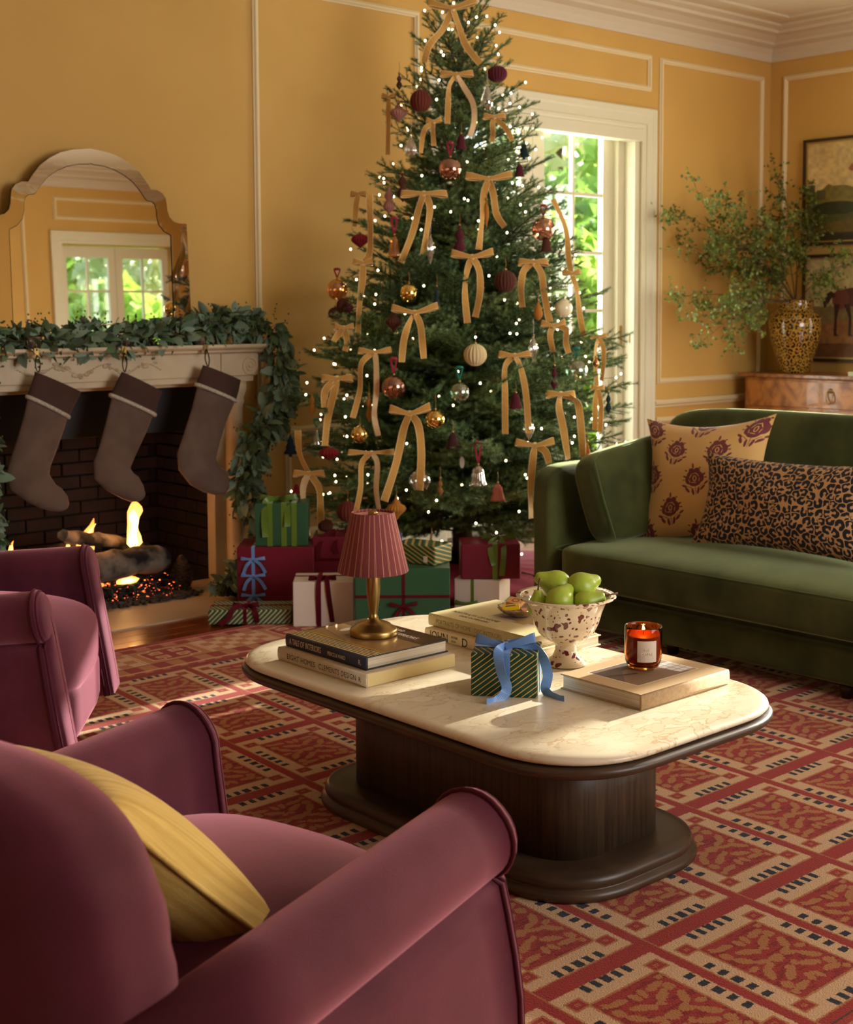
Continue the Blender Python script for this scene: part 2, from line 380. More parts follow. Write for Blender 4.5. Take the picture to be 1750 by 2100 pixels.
for k, (a, b) in enumerate(WIN):                                        # tall windows of the right-hand wall
    wn = struct(bpy.data.objects.new('window_%d' % (k+1), None)); COL.objects.link(wn)
    wn.location = (XR+0.12, 0, 0); wn.rotation_euler = (0, 0, PI/2)
    leaf_parts(a, (a+b)/2, 0.05, 2.62, 0, 5, 2, 0.06, 0.08, 0.14, wn); leaf_parts((a+b)/2, b, 0.05, 2.62, 0, 5, 2, 0.06, 0.08, 0.14, wn)

# ================================================================== OUTDOORS
m_lawn = mat('garden_lawn', S(92, 120, 52), rough=0.9, col2=S(130, 150, 80), scale=3)
struct(mk('garden_ground', *box(-30, 40, -40, 50, -0.6, -0.3), m_lawn))
def leafmat(name, c, c2, tr=0.5):
    m = bpy.data.materials.new(name); m.use_nodes = True; n = m.node_tree.nodes; l = m.node_tree.links
    p = n['Principled BSDF']; p.inputs['Roughness'].default_value = 0.5
    oi = n.new('ShaderNodeTexCoord'); ns = n.new('ShaderNodeTexNoise'); ns.inputs['Scale'].default_value = 1.6; l.new(oi.outputs['Object'], ns.inputs['Vector'])
    r = n.new('ShaderNodeValToRGB'); r.color_ramp.elements[0].position = 0.35; r.color_ramp.elements[1].position = 0.65; r.color_ramp.elements[0].color = c; r.color_ramp.elements[1].color = c2
    l.new(ns.outputs[0], r.inputs[0]); l.new(r.outputs[0], p.inputs['Base Color'])
    t = n.new('ShaderNodeBsdfTranslucent'); l.new(r.outputs[0], t.inputs[0]); mx = n.new('ShaderNodeMixShader'); mx.inputs[0].default_value = tr
    l.new(p.outputs[0], mx.inputs[1]); l.new(t.outputs[0], mx.inputs[2]); l.new(mx.outputs[0], n['Material Output'].inputs[0]); return m
m_gl = [leafmat('garden_leaf_bright', S(150, 190, 70), S(190, 215, 120)), leafmat('garden_leaf_mid', S(90, 135, 55), S(140, 175, 85)), leafmat('garden_leaf_pale', S(190, 205, 150), S(225, 225, 190))]
m_bark = mat('bark', S(86, 66, 48), rough=0.9, col2=S(60, 45, 32), scale=12, bump=0.4)
def leaf_cloud(c, r, n, size, flat=1.0):
    r = np.array(r, float); d = rng.normal(size=(n, 3)); d /= np.linalg.norm(d, axis=1)[:, None]
    p = d*(rng.uniform(0.15, 1, n)**0.5)[:, None]*r+np.array(c)
    a = rng.normal(size=(n, 3)); a /= np.linalg.norm(a, axis=1)[:, None]; b = np.cross(a, rng.normal(size=(n, 3))); b /= np.linalg.norm(b, axis=1)[:, None]
    s = size*rng.uniform(0.6, 1.3, n)[:, None]
    V = np.stack([p-a*s, p+b*s*0.5, p+a*s, p-b*s*0.5], 1).reshape(-1, 3)
    return V, [(4*i, 4*i+1, 4*i+2, 4*i+3) for i in range(n)]
def garden_tree(x, y, h, r, n, mi, label, trunk=True, zb=None, size=0.16):
    t = thing('garden_tree' if trunk else 'garden_bush', label, 'tree' if trunk else 'bush', (x, y, -0.3))
    if trunk: mk('trunk', *tube([(0, 0, 0), (0.05, 0.02, h*0.3), (-0.03, 0.05, h*0.62), (0.1, 0, h*0.85)], [0.11, 0.09, 0.06, 0.03], 8), m_bark, parent=t, smooth=True)
    zc = h*0.66 if trunk else h*0.5
    tag(mk('foliage', *leaf_cloud((0, 0, zc), (r, r, (h*0.42 if trunk else h*0.5)), n, size), m_gl[mi], parent=t), None, kind='stuff')
    return t
garden_tree(10.2, 9.7, 2.7, 0.85, 3000, 0, 'bright green bush seen low through the right leaf of the garden door', False)
garden_tree(12.6, 11.9, 3.5, 1.05, 2600, 1, 'mid green bush behind the bright one outside the garden door', False)
garden_tree(10.2, 11.5, 2.9, 0.8, 2400, 1, 'mid green bush outside the left leaf of the garden door', False)
garden_tree(15.6, 14.4, 6.6, 1.5, 1500, 2, 'pale sunlit tree standing behind the bushes outside the garden door', size=0.2)
garden_tree(15.0, 12.7, 4.8, 0.8, 900, 0, 'slim light green tree outside at the right edge of the door panes')
garden_tree(12.5, 16.6, 6.8, 1.4, 1500, 1, 'tall green tree far behind the left leaf of the garden door', size=0.2)
garden_tree(9.6, -5.6, 2.9, 0.9, 2200, 0, 'bright green bush outside the far double door mirrored over the mantel', False, size=0.16)
garden_tree(11.2, -7.6, 5.0, 1.1, 1800, 2, 'pale tree outside the far double door mirrored over the mantel', size=0.18)
garden_tree(11.4, -11.0, 5.8, 1.3, 1600, 1, 'green tree outside the far double door mirrored over the mantel', size=0.2)
# ================================================================== FIREPLACE
def mv(vf, o): return np.asarray(vf[0], float)+np.asarray(o, float), vf[1]
m_marble = mat('cream_marble', S(200, 182, 150), rough=0.4, col2=S(176, 156, 126), scale=3.5, detail=7, distort=0.6, contrast=(0.42, 0.75), bump=0.04, bscale=30)
m_marble2 = mat('carved_marble', S(188, 170, 138), rough=0.5, col2=S(168, 150, 120), scale=14)
m_black = mat('black_iron', S(16, 15, 15), rough=0.55)
m_brick = mat('sooty_firebrick', S(38, 19, 14), rough=0.9, col2=S(20, 12, 10), scale=7, bump=0.3)
m_soot = mat('soot', S(14, 9, 8), rough=0.95)
fp = thing('fireplace', 'cream marble fireplace with carved frieze, round columns and a dark firebox', 'fireplace', (0, 0, 0))
shelf = [(0.0, 1.20), (0.10, 1.20), (0.165, 1.205), (0.18, 1.212), (0.18, 1.222), (0.20, 1.226), (0.215, 1.233), (0.22, 1.238), (0.22, 1.252), (0.0, 1.252)]
def ext_prof(prof, x0, x1, c=YW):
    V = [(x0, c-d, z) for d, z in prof]+[(x1, c-d, z) for d, z in prof]; n = len(prof)
    return V, [(i, (i+1) % n, n+(i+1) % n, n+i) for i in range(n)]+[tuple(range(n)), tuple(reversed(range(n, 2*n)))]
mk('mantel_shelf', *ext_prof(shelf, 2.20, 4.115), m_marble, parent=fp)
fz = mk('frieze', *join([bbox_(2.26, 4.07, YW-0.155, YW, 1.085, 1.205, 0.004), bbox_(2.27, 4.06, YW-0.145, YW, 1.055, 1.085, 0.004), bbox_(3.85, 4.078, YW-0.165, YW-0.15, 1.088, 1.203, 0.003)]), m_marble, parent=fp)
def torus(c, R0, r0, ax='y', n=28, m=8):
    V = []
    for i in range(n):
        for j in range(m):
            a = 2*PI*i/n; b = 2*PI*j/m; q = R0+r0*math.cos(b)
            V.append((c[0]+q*math.cos(a), c[1]+r0*math.sin(b), c[2]+q*math.sin(a)) if ax == 'y' else (c[0]+q*math.cos(a), c[1]+q*math.sin(a), c[2]+r0*math.sin(b)))
    return V, grid_faces(n, m, True, True)
rd = on(513, 750, 1, YW-0.165)
_pc = puff(0.012, 0.008, 0.012, 2, 3)
mk('roundel', *join([torus((rd[0], YW-0.165, rd[2]), 0.042, 0.007), torus((rd[0], YW-0.165, rd[2]), 0.022, 0.006), (np.asarray(_pc[0])+np.array((rd[0], YW-0.166, rd[2])), _pc[1])]), m_marble, parent=fz, smooth=True)
P = []
for k in range(46):                                                    # shallow carved scroll of leaves and flowers
    t = rng.uniform(-1, 1); x = 3.12+t*0.36; z = 1.143+0.02*math.sin(t*9)+rng.uniform(-0.014, 0.014)
    v, f_ = puff(rng.uniform(0.006, 0.02), 0.006, rng.uniform(0.005, 0.011), 2.2, 2); P.append((xf(v, np.eye(3), (x, YW-0.155, z)), f_))
for k in range(-30, 31):
    v, f_ = puff(0.009, 0.004, 0.0035, 2.2, 1); P.append((xf(v, np.eye(3), (3.12+k*0.0125, YW-0.155, 1.143+0.022*math.sin(k*0.33))), f_))
tag(mk('carving', *join(P), m_marble2, parent=fz, smooth=True), None, kind='stuff')
colp = [(0, 0), (0.066, 0), (0.066, 0.05), (0.058, 0.06), (0.056, 0.09), (0.05, 0.1), (0.049, 0.5), (0.046, 0.93), (0.052, 0.94), (0.054, 0.955), (0.05, 0.968), (0.058, 0.985), (0.062, 1.0), (0.066, 1.01), (0.066, 1.055), (0, 1.055)]
for x0 in (3.978, 2.36): mk('column', *mv(lathe(colp, 28), (x0, YW-0.08, 0)), m_marble, parent=fp, smooth=True)
for a, b in ((3.86, 3.94), (2.40, 2.48)): mk('jamb', *bbox_(a, b, YW-0.06, YW+0.012, 0.0, 1.055, 0.004), m_marble, parent=fp)
mk('lintel', *bbox_(2.48, 3.86, YW-0.06, YW+0.02, 1.035, 1.055, 0.003), m_marble, parent=fp)
mk('smoke_hood', *bbox_(2.485, 3.855, YW+0.02, YW+0.045, 0.80, 1.035, 0.003), m_black, parent=fp)
# firebox lined with firebricks
bx = mk('firebox', *join([box(FX0-0.06, FX1+0.06, YW+0.56, YW+0.62, -0.02, 1.2), box(FX0-0.039, FX0-0.03, YW+0.014, YW+0.56, -0.02, 1.04), box(FX1+0.03, FX1+0.039, YW+0.014, YW+0.56, -0.02, 1.04), box(FX0-0.06, FX1+0.06, YW+0.241, YW+0.62, 1.2, 1.23), box(FX0-0.06, FX1+0.06, YW+0.0, YW+0.62, -0.05, -0.012)]), m_soot, parent=fp)
bw, bh = 0.21, 0.07
me_b = None
for r_ in range(15):
    for q in range(7):
        x0 = FX0-0.03+(q-(0.5 if r_ % 2 else 0))*bw; a = max(x0, FX0-0.028)+0.004; b = min(x0+bw, FX1+0.028)-0.004
        if b-a < 0.03: continue
        mk('brick', *bbox_(a, b, YW+0.53+rng.uniform(-.002, .002), YW+0.558, r_*bh+0.004-0.01, (r_+1)*bh-0.004-0.01, 0.003, 1), m_brick, parent=bx)
    for sgn, xs in ((1, FX1+0.002), (-1, FX0-0.028)):
        for q in range(4):
            y0 = YW+0.02+(q-(0.5 if r_ % 2 else 0))*bw; a = max(y0, YW+0.014)+0.004; b = min(y0+bw, YW+0.53)-0.004
            if b-a > 0.03: mk('brick', *bbox_(xs, xs+0.026, a, b, r_*bh-0.006, (r_+1)*bh-0.014, 0.003, 1), m_brick, parent=bx)
# hearth of stone slabs
m_stone = mat('hearth_limestone', S(186, 166, 138), rough=0.35, col2=S(160, 140, 112), scale=2.5, detail=6, contrast=(0.3, 0.8))
hs = thing('hearth', 'pale limestone hearth slabs before the fireplace, flush with the wood floor', 'hearth', (0, 0, 0))
for (a, b) in ((2.0, 2.88), (2.883, 3.62), (3.623, 4.30)): mk('stone_slab', *bbox_(a, b, 5.37, YW-0.001, -0.012, 0.006, 0.002, 1), m_stone, parent=hs)
mk('inner_slab', *bbox_(FX0-0.02, FX1+0.02, YW+0.001, YW+0.52, -0.012, 0.008, 0.002, 1), m_soot, parent=hs)

# logs, embers, flames
m_log = mat('charred_log', S(112, 100, 88), rough=0.95, col2=S(14, 11, 10), scale=6, contrast=(0.42, 0.56), detail=5, bump=0.5)
m_logend = mat('ash_grey_wood', S(150, 128, 104), rough=0.9, col2=S(60, 46, 38), scale=18)
def log(c0, c1, r, label, seed, branch=False):
    t = thing('fire_log', label, 'log'); rr = np.random.default_rng(seed); P = []; R_ = []
    for i in range(11):
        s = i/10; P.append(tuple(np.array(c0)*(1-s)+np.array(c1)*s+rr.normal(0, 0.004, 3))); R_.append(r*(1+rr.normal(0, 0.05))*(0.82 if i in (0, 10) else 1))
    v, f_ = tube(P, R_, 14); v = np.array(v)+rr.normal(0, 0.0025, (len(v), 3)); f_ = f_[:-2]
    mk('bark', v, f_, m_log, parent=t, smooth=True)
    mk('end_grain', *join([(v[:14], [tuple(range(14))]), (v[-14:], [tuple(reversed(range(14)))])]), m_logend, parent=t)
    return t
log((2.96, 5.98, 0.175), (3.53, 5.99, 0.17), 0.072, 'thick grey charred log lying across the front of the fire', 1)
log((2.70, 6.30, 0.12), (3.3, 6.28, 0.23), 0.06, 'blackened log slanting up at the back left of the fire', 2)
log((3.02, 6.12, 0.33), (3.62, 6.33, 0.17), 0.035, 'thin dark log leaning behind the tall flame', 3)
log((2.62, 6.02, 0.08), (2.98, 6.15, 0.2), 0.055, 'pale knotty log at the left end of the fire', 4)
m_ember = bpy.data.materials.new('embers'); m_ember.use_nodes = True
n = m_ember.node_tree.nodes; l = m_ember.node_tree.links; p = n['Principled BSDF']; p.inputs['Base Color'].default_value = S(30, 24, 22); p.inputs['Roughness'].default_value = 1
tc = n.new('ShaderNodeTexCoord'); vo = n.new('ShaderNodeTexVoronoi'); vo.inputs['Scale'].default_value = 60; l.new(tc.outputs['Object'], vo.inputs['Vector'])
n2 = n.new('ShaderNodeTexNoise'); n2.inputs['Scale'].default_value = 9; l.new(tc.outputs['Object'], n2.inputs['Vector'])
mr = n.new('ShaderNodeMapRange'); mr.inputs['From Min'].default_value = 0.30; mr.inputs['From Max'].default_value = 0.05; l.new(vo.outputs['Distance'], mr.inputs[0])
mr2 = n.new('ShaderNodeMapRange'); mr2.inputs['From Min'].default_value = 0.52; mr2.inputs['From Max'].default_value = 0.60; l.new(n2.outputs[0], mr2.inputs[0])
mu = n.new('ShaderNodeMath'); mu.operation = 'MULTIPLY'; l.new(mr.outputs[0], mu.inputs[0]); l.new(mr2.outputs[0], mu.inputs[1])
mu2 = n.new('ShaderNodeMath'); mu2.operation = 'MULTIPLY'; mu2.inputs[1].default_value = 14; l.new(mu.outputs[0], mu2.inputs[0]); l.new(mu2.outputs[0], p.inputs['Emission Strength']); p.inputs['Emission Color'].default_value = (1.0, 0.13, 0.03, 1)
m_ash = mat('ash_and_char', S(40, 33, 30), rough=1.0, col2=S(70, 60, 52), scale=30)
P = []
for k in range(520):
    x = rng.uniform(2.75, 3.56); yy = rng.uniform(5.80, 6.1); hgt = 0.07*math.exp(-((yy-6.02)/0.13)**2)
    v, f_ = puff(rng.uniform(0.008, 0.022), rng.uniform(0.008, 0.02), rng.uniform(0.006, 0.014), 3, 1); P.append(mv((v, f_), (x, yy, 0.012+hgt*rng.uniform(0.3, 1))))
eb = tag(mk('ember_bed', *join(P), m_ember), 'bed of glowing red embers and ash under the logs', 'embers', kind='stuff')
P = []
for k in range(420):
    x = rng.uniform(2.72, 3.60); yy = rng.uniform(5.74, 5.88)
    v, f_ = puff(rng.uniform(0.006, 0.018), rng.uniform(0.006, 0.016), rng.uniform(0.005, 0.011), 3, 1); P.append(mv((v, f_), (x, yy, 0.012+rng.uniform(0, 0.012))))
tag(mk('ash_heap', *join(P), m_ash), 'grey crumbled ash and char along the hearth edge', 'ash', kind='stuff')
mk_grate = []
for k in range(7): mk_grate.append(tube([(2.8+k*0.12, 5.86, 0.02), (2.8+k*0.12, 5.87, 0.075), (2.8+k*0.12, 6.35, 0.075), (2.8+k*0.12, 6.36, 0.02)], 0.006, 6))
mk_grate.append(tube([(2.75, 5.95, 0.068), (3.57, 5.95, 0.068)], 0.006, 6)); mk_grate.append(tube([(2.75, 6.3, 0.068), (3.57, 6.3, 0.068)], 0.006, 6))
tag(mk('fire_grate', *join(mk_grate), m_black), 'black iron grate under the burning logs', 'grate')
def flame_mat(name, lo, mid, hi, e, h):
    m = bpy.data.materials.new(name); m.use_nodes = True; n = m.node_tree.nodes; l = m.node_tree.links
    n.remove(n['Principled BSDF']); em = n.new('ShaderNodeEmission'); em.inputs[1].default_value = e
    tc = n.new('ShaderNodeTexCoord'); sp = n.new('ShaderNodeSeparateXYZ'); l.new(tc.outputs['Object'], sp.inputs[0])
    mr = n.new('ShaderNodeMapRange'); mr.inputs['From Max'].default_value = h; l.new(sp.outputs[2], mr.inputs[0])
    r = n.new('ShaderNodeValToRGB'); r.color_ramp.elements[0].color = lo; r.color_ramp.elements[1].color = hi; x = r.color_ramp.elements.new(0.45); x.color = mid
    l.new(mr.outputs[0], r.inputs[0]); l.new(r.outputs[0], em.inputs[0])
    tr = n.new('ShaderNodeBsdfTransparent'); mx = n.new('ShaderNodeMixShader'); mx.inputs[0].default_value = 0.6
    l.new(tr.outputs[0], mx.inputs[1]); l.new(em.outputs[0], mx.inputs[2]); l.new(mx.outputs[0], n['Material Output'].inputs[0]); return m
def flame(x, y, z, h, r, label, seed, e=5.0, lean=0.0, group=None, name='flame', fm=None, pth=None):
    rr = np.random.default_rng(seed); t = thing(name, label, 'flame', (x, y, z), group=group)
    ms_ = fm or (flame_mat('flame_outer_%d' % seed, (1, 0.42, 0.08, 1), (1, 0.36, 0.06, 1), (1, 0.22, 0.03, 1), e*0.55, h), flame_mat('flame_core_%d' % seed, (1, 0.62, 0.2, 1), (1, 0.72, 0.32, 1), (1, 0.5, 0.12, 1), e, h*0.8))
    prof = [(0.5, 0), (0.9, 0.08), (0.8, 0.22), (0.62, 0.36), (0.55, 0.5), (0.66, 0.64), (0.82, 0.76), (0.72, 0.86), (0.38, 0.95), (0.03, 1.0)] if pth is None else pth
    for nm, kr, kh, mm in (('outer_flame', 1, 1, ms_[0]), ('flame_core', 0.62, 0.82, ms_[1])):
        V = []; N = 12; a0 = rr.uniform(0, 6)
        for i in range(N):
            for (q, zz) in prof:
                a = 2*PI*i/N; R_ = r*q*kr*(1+0.22*math.sin(3*a+zz*9+a0)*zz)
                V.append((R_*math.cos(a)+lean*zz*zz+0.12*r*math.sin(zz*9+a0), R_*0.6*math.sin(a), zz*h*kh+0.003))
        mk(nm, V, grid_faces(N, len(prof), True), mm, parent=t, smooth=True)
    return t
flame(3.41, 6.10, 0.225, 0.235, 0.048, 'tall bright yellow flame rising from the front log', 11, 14, 0.01)
flame(3.20, 6.22, 0.215, 0.16, 0.05, 'orange flame licking up left of the tall flame', 12, 7, 0.06, pth=[(0.9, 0), (1, 0.15), (0.8, 0.35), (0.5, 0.6), (0.25, 0.8), (0.02, 1)])
flame(3.07, 6.14, 0.215, 0.07, 0.025, 'small flame at the end of the front log beside the plum armchair', 13, 14, pth=[(0.9, 0), (1, 0.15), (0.7, 0.45), (0.3, 0.8), (0.02, 1)])
flame(2.80, 6.22, 0.21, 0.10, 0.022, 'small separate flame at the far left of the fire', 14, 10, 0.02, pth=[(0.9, 0), (1, 0.15), (0.7, 0.45), (0.3, 0.8), (0.02, 1)])
flame(3.30, 5.97, 0.075, 0.04, 0.06, 'low flat flame in the embers under the front log', 15, 9, pth=[(0.9, 0), (1, 0.3), (0.7, 0.6), (0.3, 0.85), (0.02, 1)])
flame(3.13, 5.98, 0.07, 0.03, 0.05, 'dim orange flame in the embers at the left', 16, 4, pth=[(0.9, 0), (1, 0.3), (0.7, 0.6), (0.3, 0.85), (0.02, 1)])
fl_ = bpy.data.lights.new('fire_glow', 'POINT'); fo = bpy.data.objects.new('fire_glow', fl_); COL.objects.link(fo); fl_.energy = 4; fl_.color = (1, 0.42, 0.14); fl_.shadow_soft_size = 0.08; fo.location = (3.3, 6.05, 0.42)
# pine cone
m_cone = mat('pine_cone', S(92, 62, 42), rough=0.8, col2=S(58, 38, 26), scale=30)
t = thing('pine_cone', 'large brown pine cone standing at the right end of the fire', 'pine cone', (3.585, 5.93, 0.006)); P = []
for k in range(150):
    s = (k+0.5)/150; a = k*2.39996; rr_ = 0.064*math.sin(PI*(0.12+0.86*s))**0.7*(1.05-0.45*s); z = 0.012+0.165*s
    v, f_ = puff(0.016*(1.1-0.5*s), 0.012, 0.0035, 2.5, 1); v = xf(v, Matrix.Rotation(-0.5, 3, 'Y')); v[:, 0] += rr_-0.006; P.append((rot_z(v, a, (0, 0, z)), f_))
mk('scales', *join(P), m_cone, parent=t, smooth=True)['kind'] = 'stuff'
mk('core', *lathe([(0, 0), (0.045, 0.01), (0.05, 0.07), (0.03, 0.15), (0, 0.18)], 14), m_cone, parent=t, smooth=True)

# ================================================================== MIRROR (leans on the mantel)
m_mir = mat('mirror_silver', (0.92, 0.92, 0.9, 1), rough=0.015, metal=1.0)
m_mirb = mat('bevelled_mirror', (0.74, 0.70, 0.64, 1), rough=0.02, metal=1.0)
m_joint = mat('mirror_edge_dark', S(50, 44, 38), rough=0.4, metal=0.6)
mr_ = thing('mirror', 'large frameless arched wall mirror with scalloped shoulders leaning above the mantel', 'mirror', (3.172, 5.985, 1.24))
mr_.rotation_euler = (math.radians(-1.7), 0, 0)
def pxo(pts):      # mirror outline read off in the mirror's own plane
    out = []
    for (x, y) in pts:
        p = on(x/2.823, 280+y/2.823, 1, 6.0); out.append((p[0]-3.172, p[2]-1.24))
    return out
OUT = [(0.535, 0.0)]+pxo([(1080, 505), (1040, 503), (1005, 492), (980, 465), (970, 430), (967, 395), (960, 355), (940, 325), (910, 308), (875, 305), (850, 262), (810, 205), (760, 158), (700, 118), (630, 90), (560, 74)])
INN = [(0.425, 0.0)]+pxo([(1012, 580), (985, 574), (945, 550), (915, 510), (905, 465), (903, 425), (895, 395), (878, 378), (850, 372), (838, 360), (810, 315), (770, 265), (720, 225), (660, 192), (600, 172), (540, 163)])
topz = (OUT[-1][1]+0.004, INN[-1][1]+0.004)
OUT.append((0.0, topz[0])); INN.append((0.0, topz[1])); OUT = [(x, z) for x, z in OUT]; INN = [(min(x, 0.425), z) for x, z in INN]
def full(P): return [(x, z) for x, z in P]+[(-x, z) for x, z in reversed(P[:-1])]
Of, If = full(OUT), full(INN); n_ = len(Of)
V = [(x, -0.010, z) for x, z in Of]+[(x, 0.004, z) for x, z in Of]
mk('backing', V, [tuple(range(n_-1, -1, -1)), tuple(range(n_, 2*n_))]+[(i, (i+1) % n_, n_+(i+1) % n_, n_+i) for i in range(n_)], m_joint, parent=mr_).location = (0, 0.012, 0)
V = [(x, -0.004, z) for x, z in If]+[(x, 0.0, z) for x, z in If]
mk('mirror_pane', V, [tuple(range(n_)), tuple(range(2*n_-1, n_-1, -1))]+[((i+1) % n_, i, n_+i, n_+(i+1) % n_) for i in range(n_)], m_mir, parent=mr_)
cuts = [0, 1, 10, 23, 32, 33]                                         # joints between the border pieces (indices along the outline)
cuts = [0, 1, 10, n_-1-10, n_-2, n_-1]
for a, b in zip(cuts[:-1], cuts[1:]):
    V = []; g = 0.0015
    for i in range(a, b+1):
        ox, oz = Of[i]; ix, iz = If[i]
        e = 0.004
        q0 = (ix+(ox-ix)*0.045, iz+(oz-iz)*0.045); q1 = (ix+(ox-ix)*0.985, iz+(oz-iz)*0.985)
        V += [(q0[0], -0.0075, q0[1]), (q1[0], -0.0069, q1[1]), (q1[0], 0.0, q1[1]), (q0[0], 0.0, q0[1])]
    k = b-a+1
    mk('border_mirror', V, grid_faces(k, 4, cv=True)+[(0, 1, 2, 3), (4*k-1, 4*k-2, 4*k-3, 4*k-4)], m_mirb, parent=mr_)
# ================================================================== RUG
def rug_tile():
    W, H = 360, 457                                                    # millimetres: one lattice cell, crossing of the bands at the corner
    red = np.array([158, 44, 34])/255; red2 = np.array([134, 30, 24])/255; tan = np.array([176, 116, 66])/255; cream = np.array([212, 172, 132])/255; blk = np.array([34, 36, 46])/255
    tl = 4
    A = np.zeros((H*tl, W, 3))                                         # four rows of cells, each woven a little differently
    for q in range(tl):
        r = np.random.default_rng(40+q)
        yy, xx = np.mgrid[0:H, 0:W].astype(float)
        jx = np.repeat(r.integers(-1, 2, (H//4+1, W)), 4, 0)[:H]*1.3; jy = np.repeat(r.integers(-1, 2, (H, W//4+1)), 4, 1)[:, :W]*1.3
        x = np.where(xx > W/2, xx-W, xx)+jx*0.8; y = np.where(yy > H/2, yy-H, yy)+jy*0.8
        img = np.ones((H, W, 3))*cream
        cx = xx+jx-W/2; cy = yy+jy-H/2                                 # centred on the cell
        def put(mask, c): img[mask] = c
        # dashes beside the bands
        for k in range(-2, 3):
            for sgn in (-1, 1):
                s = 1.35 if k == 0 else 1.0
                put((abs(cx-k*33) < 8.5*s) & (abs(abs(y)-42) < 14) & (np.sign(y) == sgn), blk)
                put((abs(cy-k*38) < 9*s) & (abs(abs(x)-34) < 13) & (np.sign(x) == sgn), blk)
        put(abs(y) < 27, tan); put((y > -27) & (y < 22), red); put(abs(x) < 17, tan); put((x > -17) & (x < 12), red)
        hx, hy = 105, 135
        put((abs(cx) < hx+6) & (abs(cy) < hy+6), tan)
        fld = (abs(cx) < hx) & (abs(cy) < hy); put(fld, red)
        nz = r.random((H//6+1, W//24+1)); nz = np.repeat(np.repeat(nz, 6, 0), 24, 1)[:H, :W]; put(fld & (nz > 0.72), red2)
        for sx in (-1, 1):
            for sy in (-1, 1):
                dx = cx-sx*(hx+22); dy = cy-sy*(hy+19)
                put((abs(dx) < 24) & (abs(dy) < 20), tan); put((abs(dx) < 19) & (abs(dy) < 15), red); put((abs(dx) < 7)&(abs(dy) < 5), tan); put((abs(dx) < 3) & (abs(dy) < 2), red)
        # stylised leaf sprays, mirrored about both axes, drawn stepwise like knots
        sx_ = np.round(cx/5)*5; sy_ = np.round(cy/4)*4
        L = [(0, 0, 20, 12, 0), (42, 8, 22, 9, 0.4), (72, 34, 28, 12, 0.9), (82, 78, 14, 16, -0.3), (36, 62, 30, 12, 0.5), (58, 104, 28, 11, 0.15), (10, 98, 18, 10, 1.3), (10, 40, 12, 8, -0.6), (90, 116, 10, 10, 1), (86, 4, 12, 8, 0)]
        for ux in (-1, 1):
            for uy in (-1, 1):
                for (a, b, ra, rb, th) in L:
                    a_ = a+r.uniform(-5, 5); b_ = b+r.uniform(-5, 5)
                    dx = ux*sx_-a_; dy = uy*sy_-b_; c, s = math.cos(th), math.sin(th)
                    e = ((c*dx+s*dy)/ra)**2+((-s*dx+c*dy)/rb)**2
                    put(fld & (e < 1), tan)
                    if ra > 99: put(fld & (((c*dx+s*dy)/(ra*0.5))**2+((-s*dx+c*dy)/(rb*0.3))**2 < 1) & (r.random() > 0.3), red)
        A[q*H:(q+1)*H] = img
    A *= 1+rng.normal(0, 0.035, (A.shape[0], A.shape[1], 1))
    return np.clip(A, 0, 1)
def rug_border():
    W, H = 640, 440
    red = np.array([162, 54, 44])/255; tan = np.array([196, 128, 84])/255; cream = np.array([222, 184, 146])/255; dk = np.array([84, 52, 38])/255; pink = np.array([205, 120, 96])/255
    yy, xx = np.mgrid[0:H, 0:W].astype(float); xx += np.repeat(rng.integers(-1, 2, (H//4, W)), 4, 0)*1.0
    img = np.ones((H, W, 3))*red
    def put(m, c): img[m] = c
    y = yy                                                             # 0 = field side, 440 = outer edge
    put(y < 5, dk)
    z = (y >= 5) & (y < 42); put(z, red); put(z & ((xx % 80) < 34) & (y > 22), tan)
    put((y >= 42) & (y < 54), cream)
    z = (y >= 54) & (y < 126); put(z, red); put(z & (((xx//64) % 2) == 0), tan)
    put((y >= 126) & (y < 132), dk)
    z = (y >= 132) & (y < 338); put(z, cream)
    ch = z & (xx < 300); u = (xx//50).astype(int); v = ((y-136)//50).astype(int); put(ch & ((u+v) % 2 == 0) & (y > 136) & (y < 334), tan)
    tb = z & (xx >= 300); put(tb, tan); a = xx-470; b = y-235
    put(tb & (abs(a) > 160), cream); put(tb & (abs(abs(a)-152) < 5), cream)
    for grow, c in ((8, cream), (0, red)):
        m = ((abs(b) < 14+grow) & (abs(a) < 105+grow)) | ((abs(abs(a)-92) < 15+grow) & (abs(b) < 62+grow)) | ((abs(a) < 20+grow) & (abs(b) < 76+grow)) | ((abs(abs(b)-68) < 11+grow) & (abs(a) < 55+grow)) | ((abs(abs(b)-56) < 9+grow) & (abs(abs(a)-78) < 22+grow))
        put(tb & m, c)
    put((y >= 338) & (y < 344), dk)
    z = (y >= 344) & (y < 392); put(z, red); put(z & (((xx//64) % 2) == 0), pink)
    put((y >= 392) & (y < 399), cream)
    img *= 1+rng.normal(0, 0.03, (H, W, 1)); return np.clip(img, 0, 1)
m_rugf = image_mat('rug_field', rug_tile()[::-1], rough=0.95, bump=0.6, spec=0.1, sheen=0.12)
m_rugb = image_mat('rug_border', rug_border()[::-1], rough=0.95, bump=0.6, spec=0.1, sheen=0.12)
RX0, RX1, RY0, RY1 = 0.14, 5.30, 1.399, 4.598; BW = 0.44; SK = 0.05
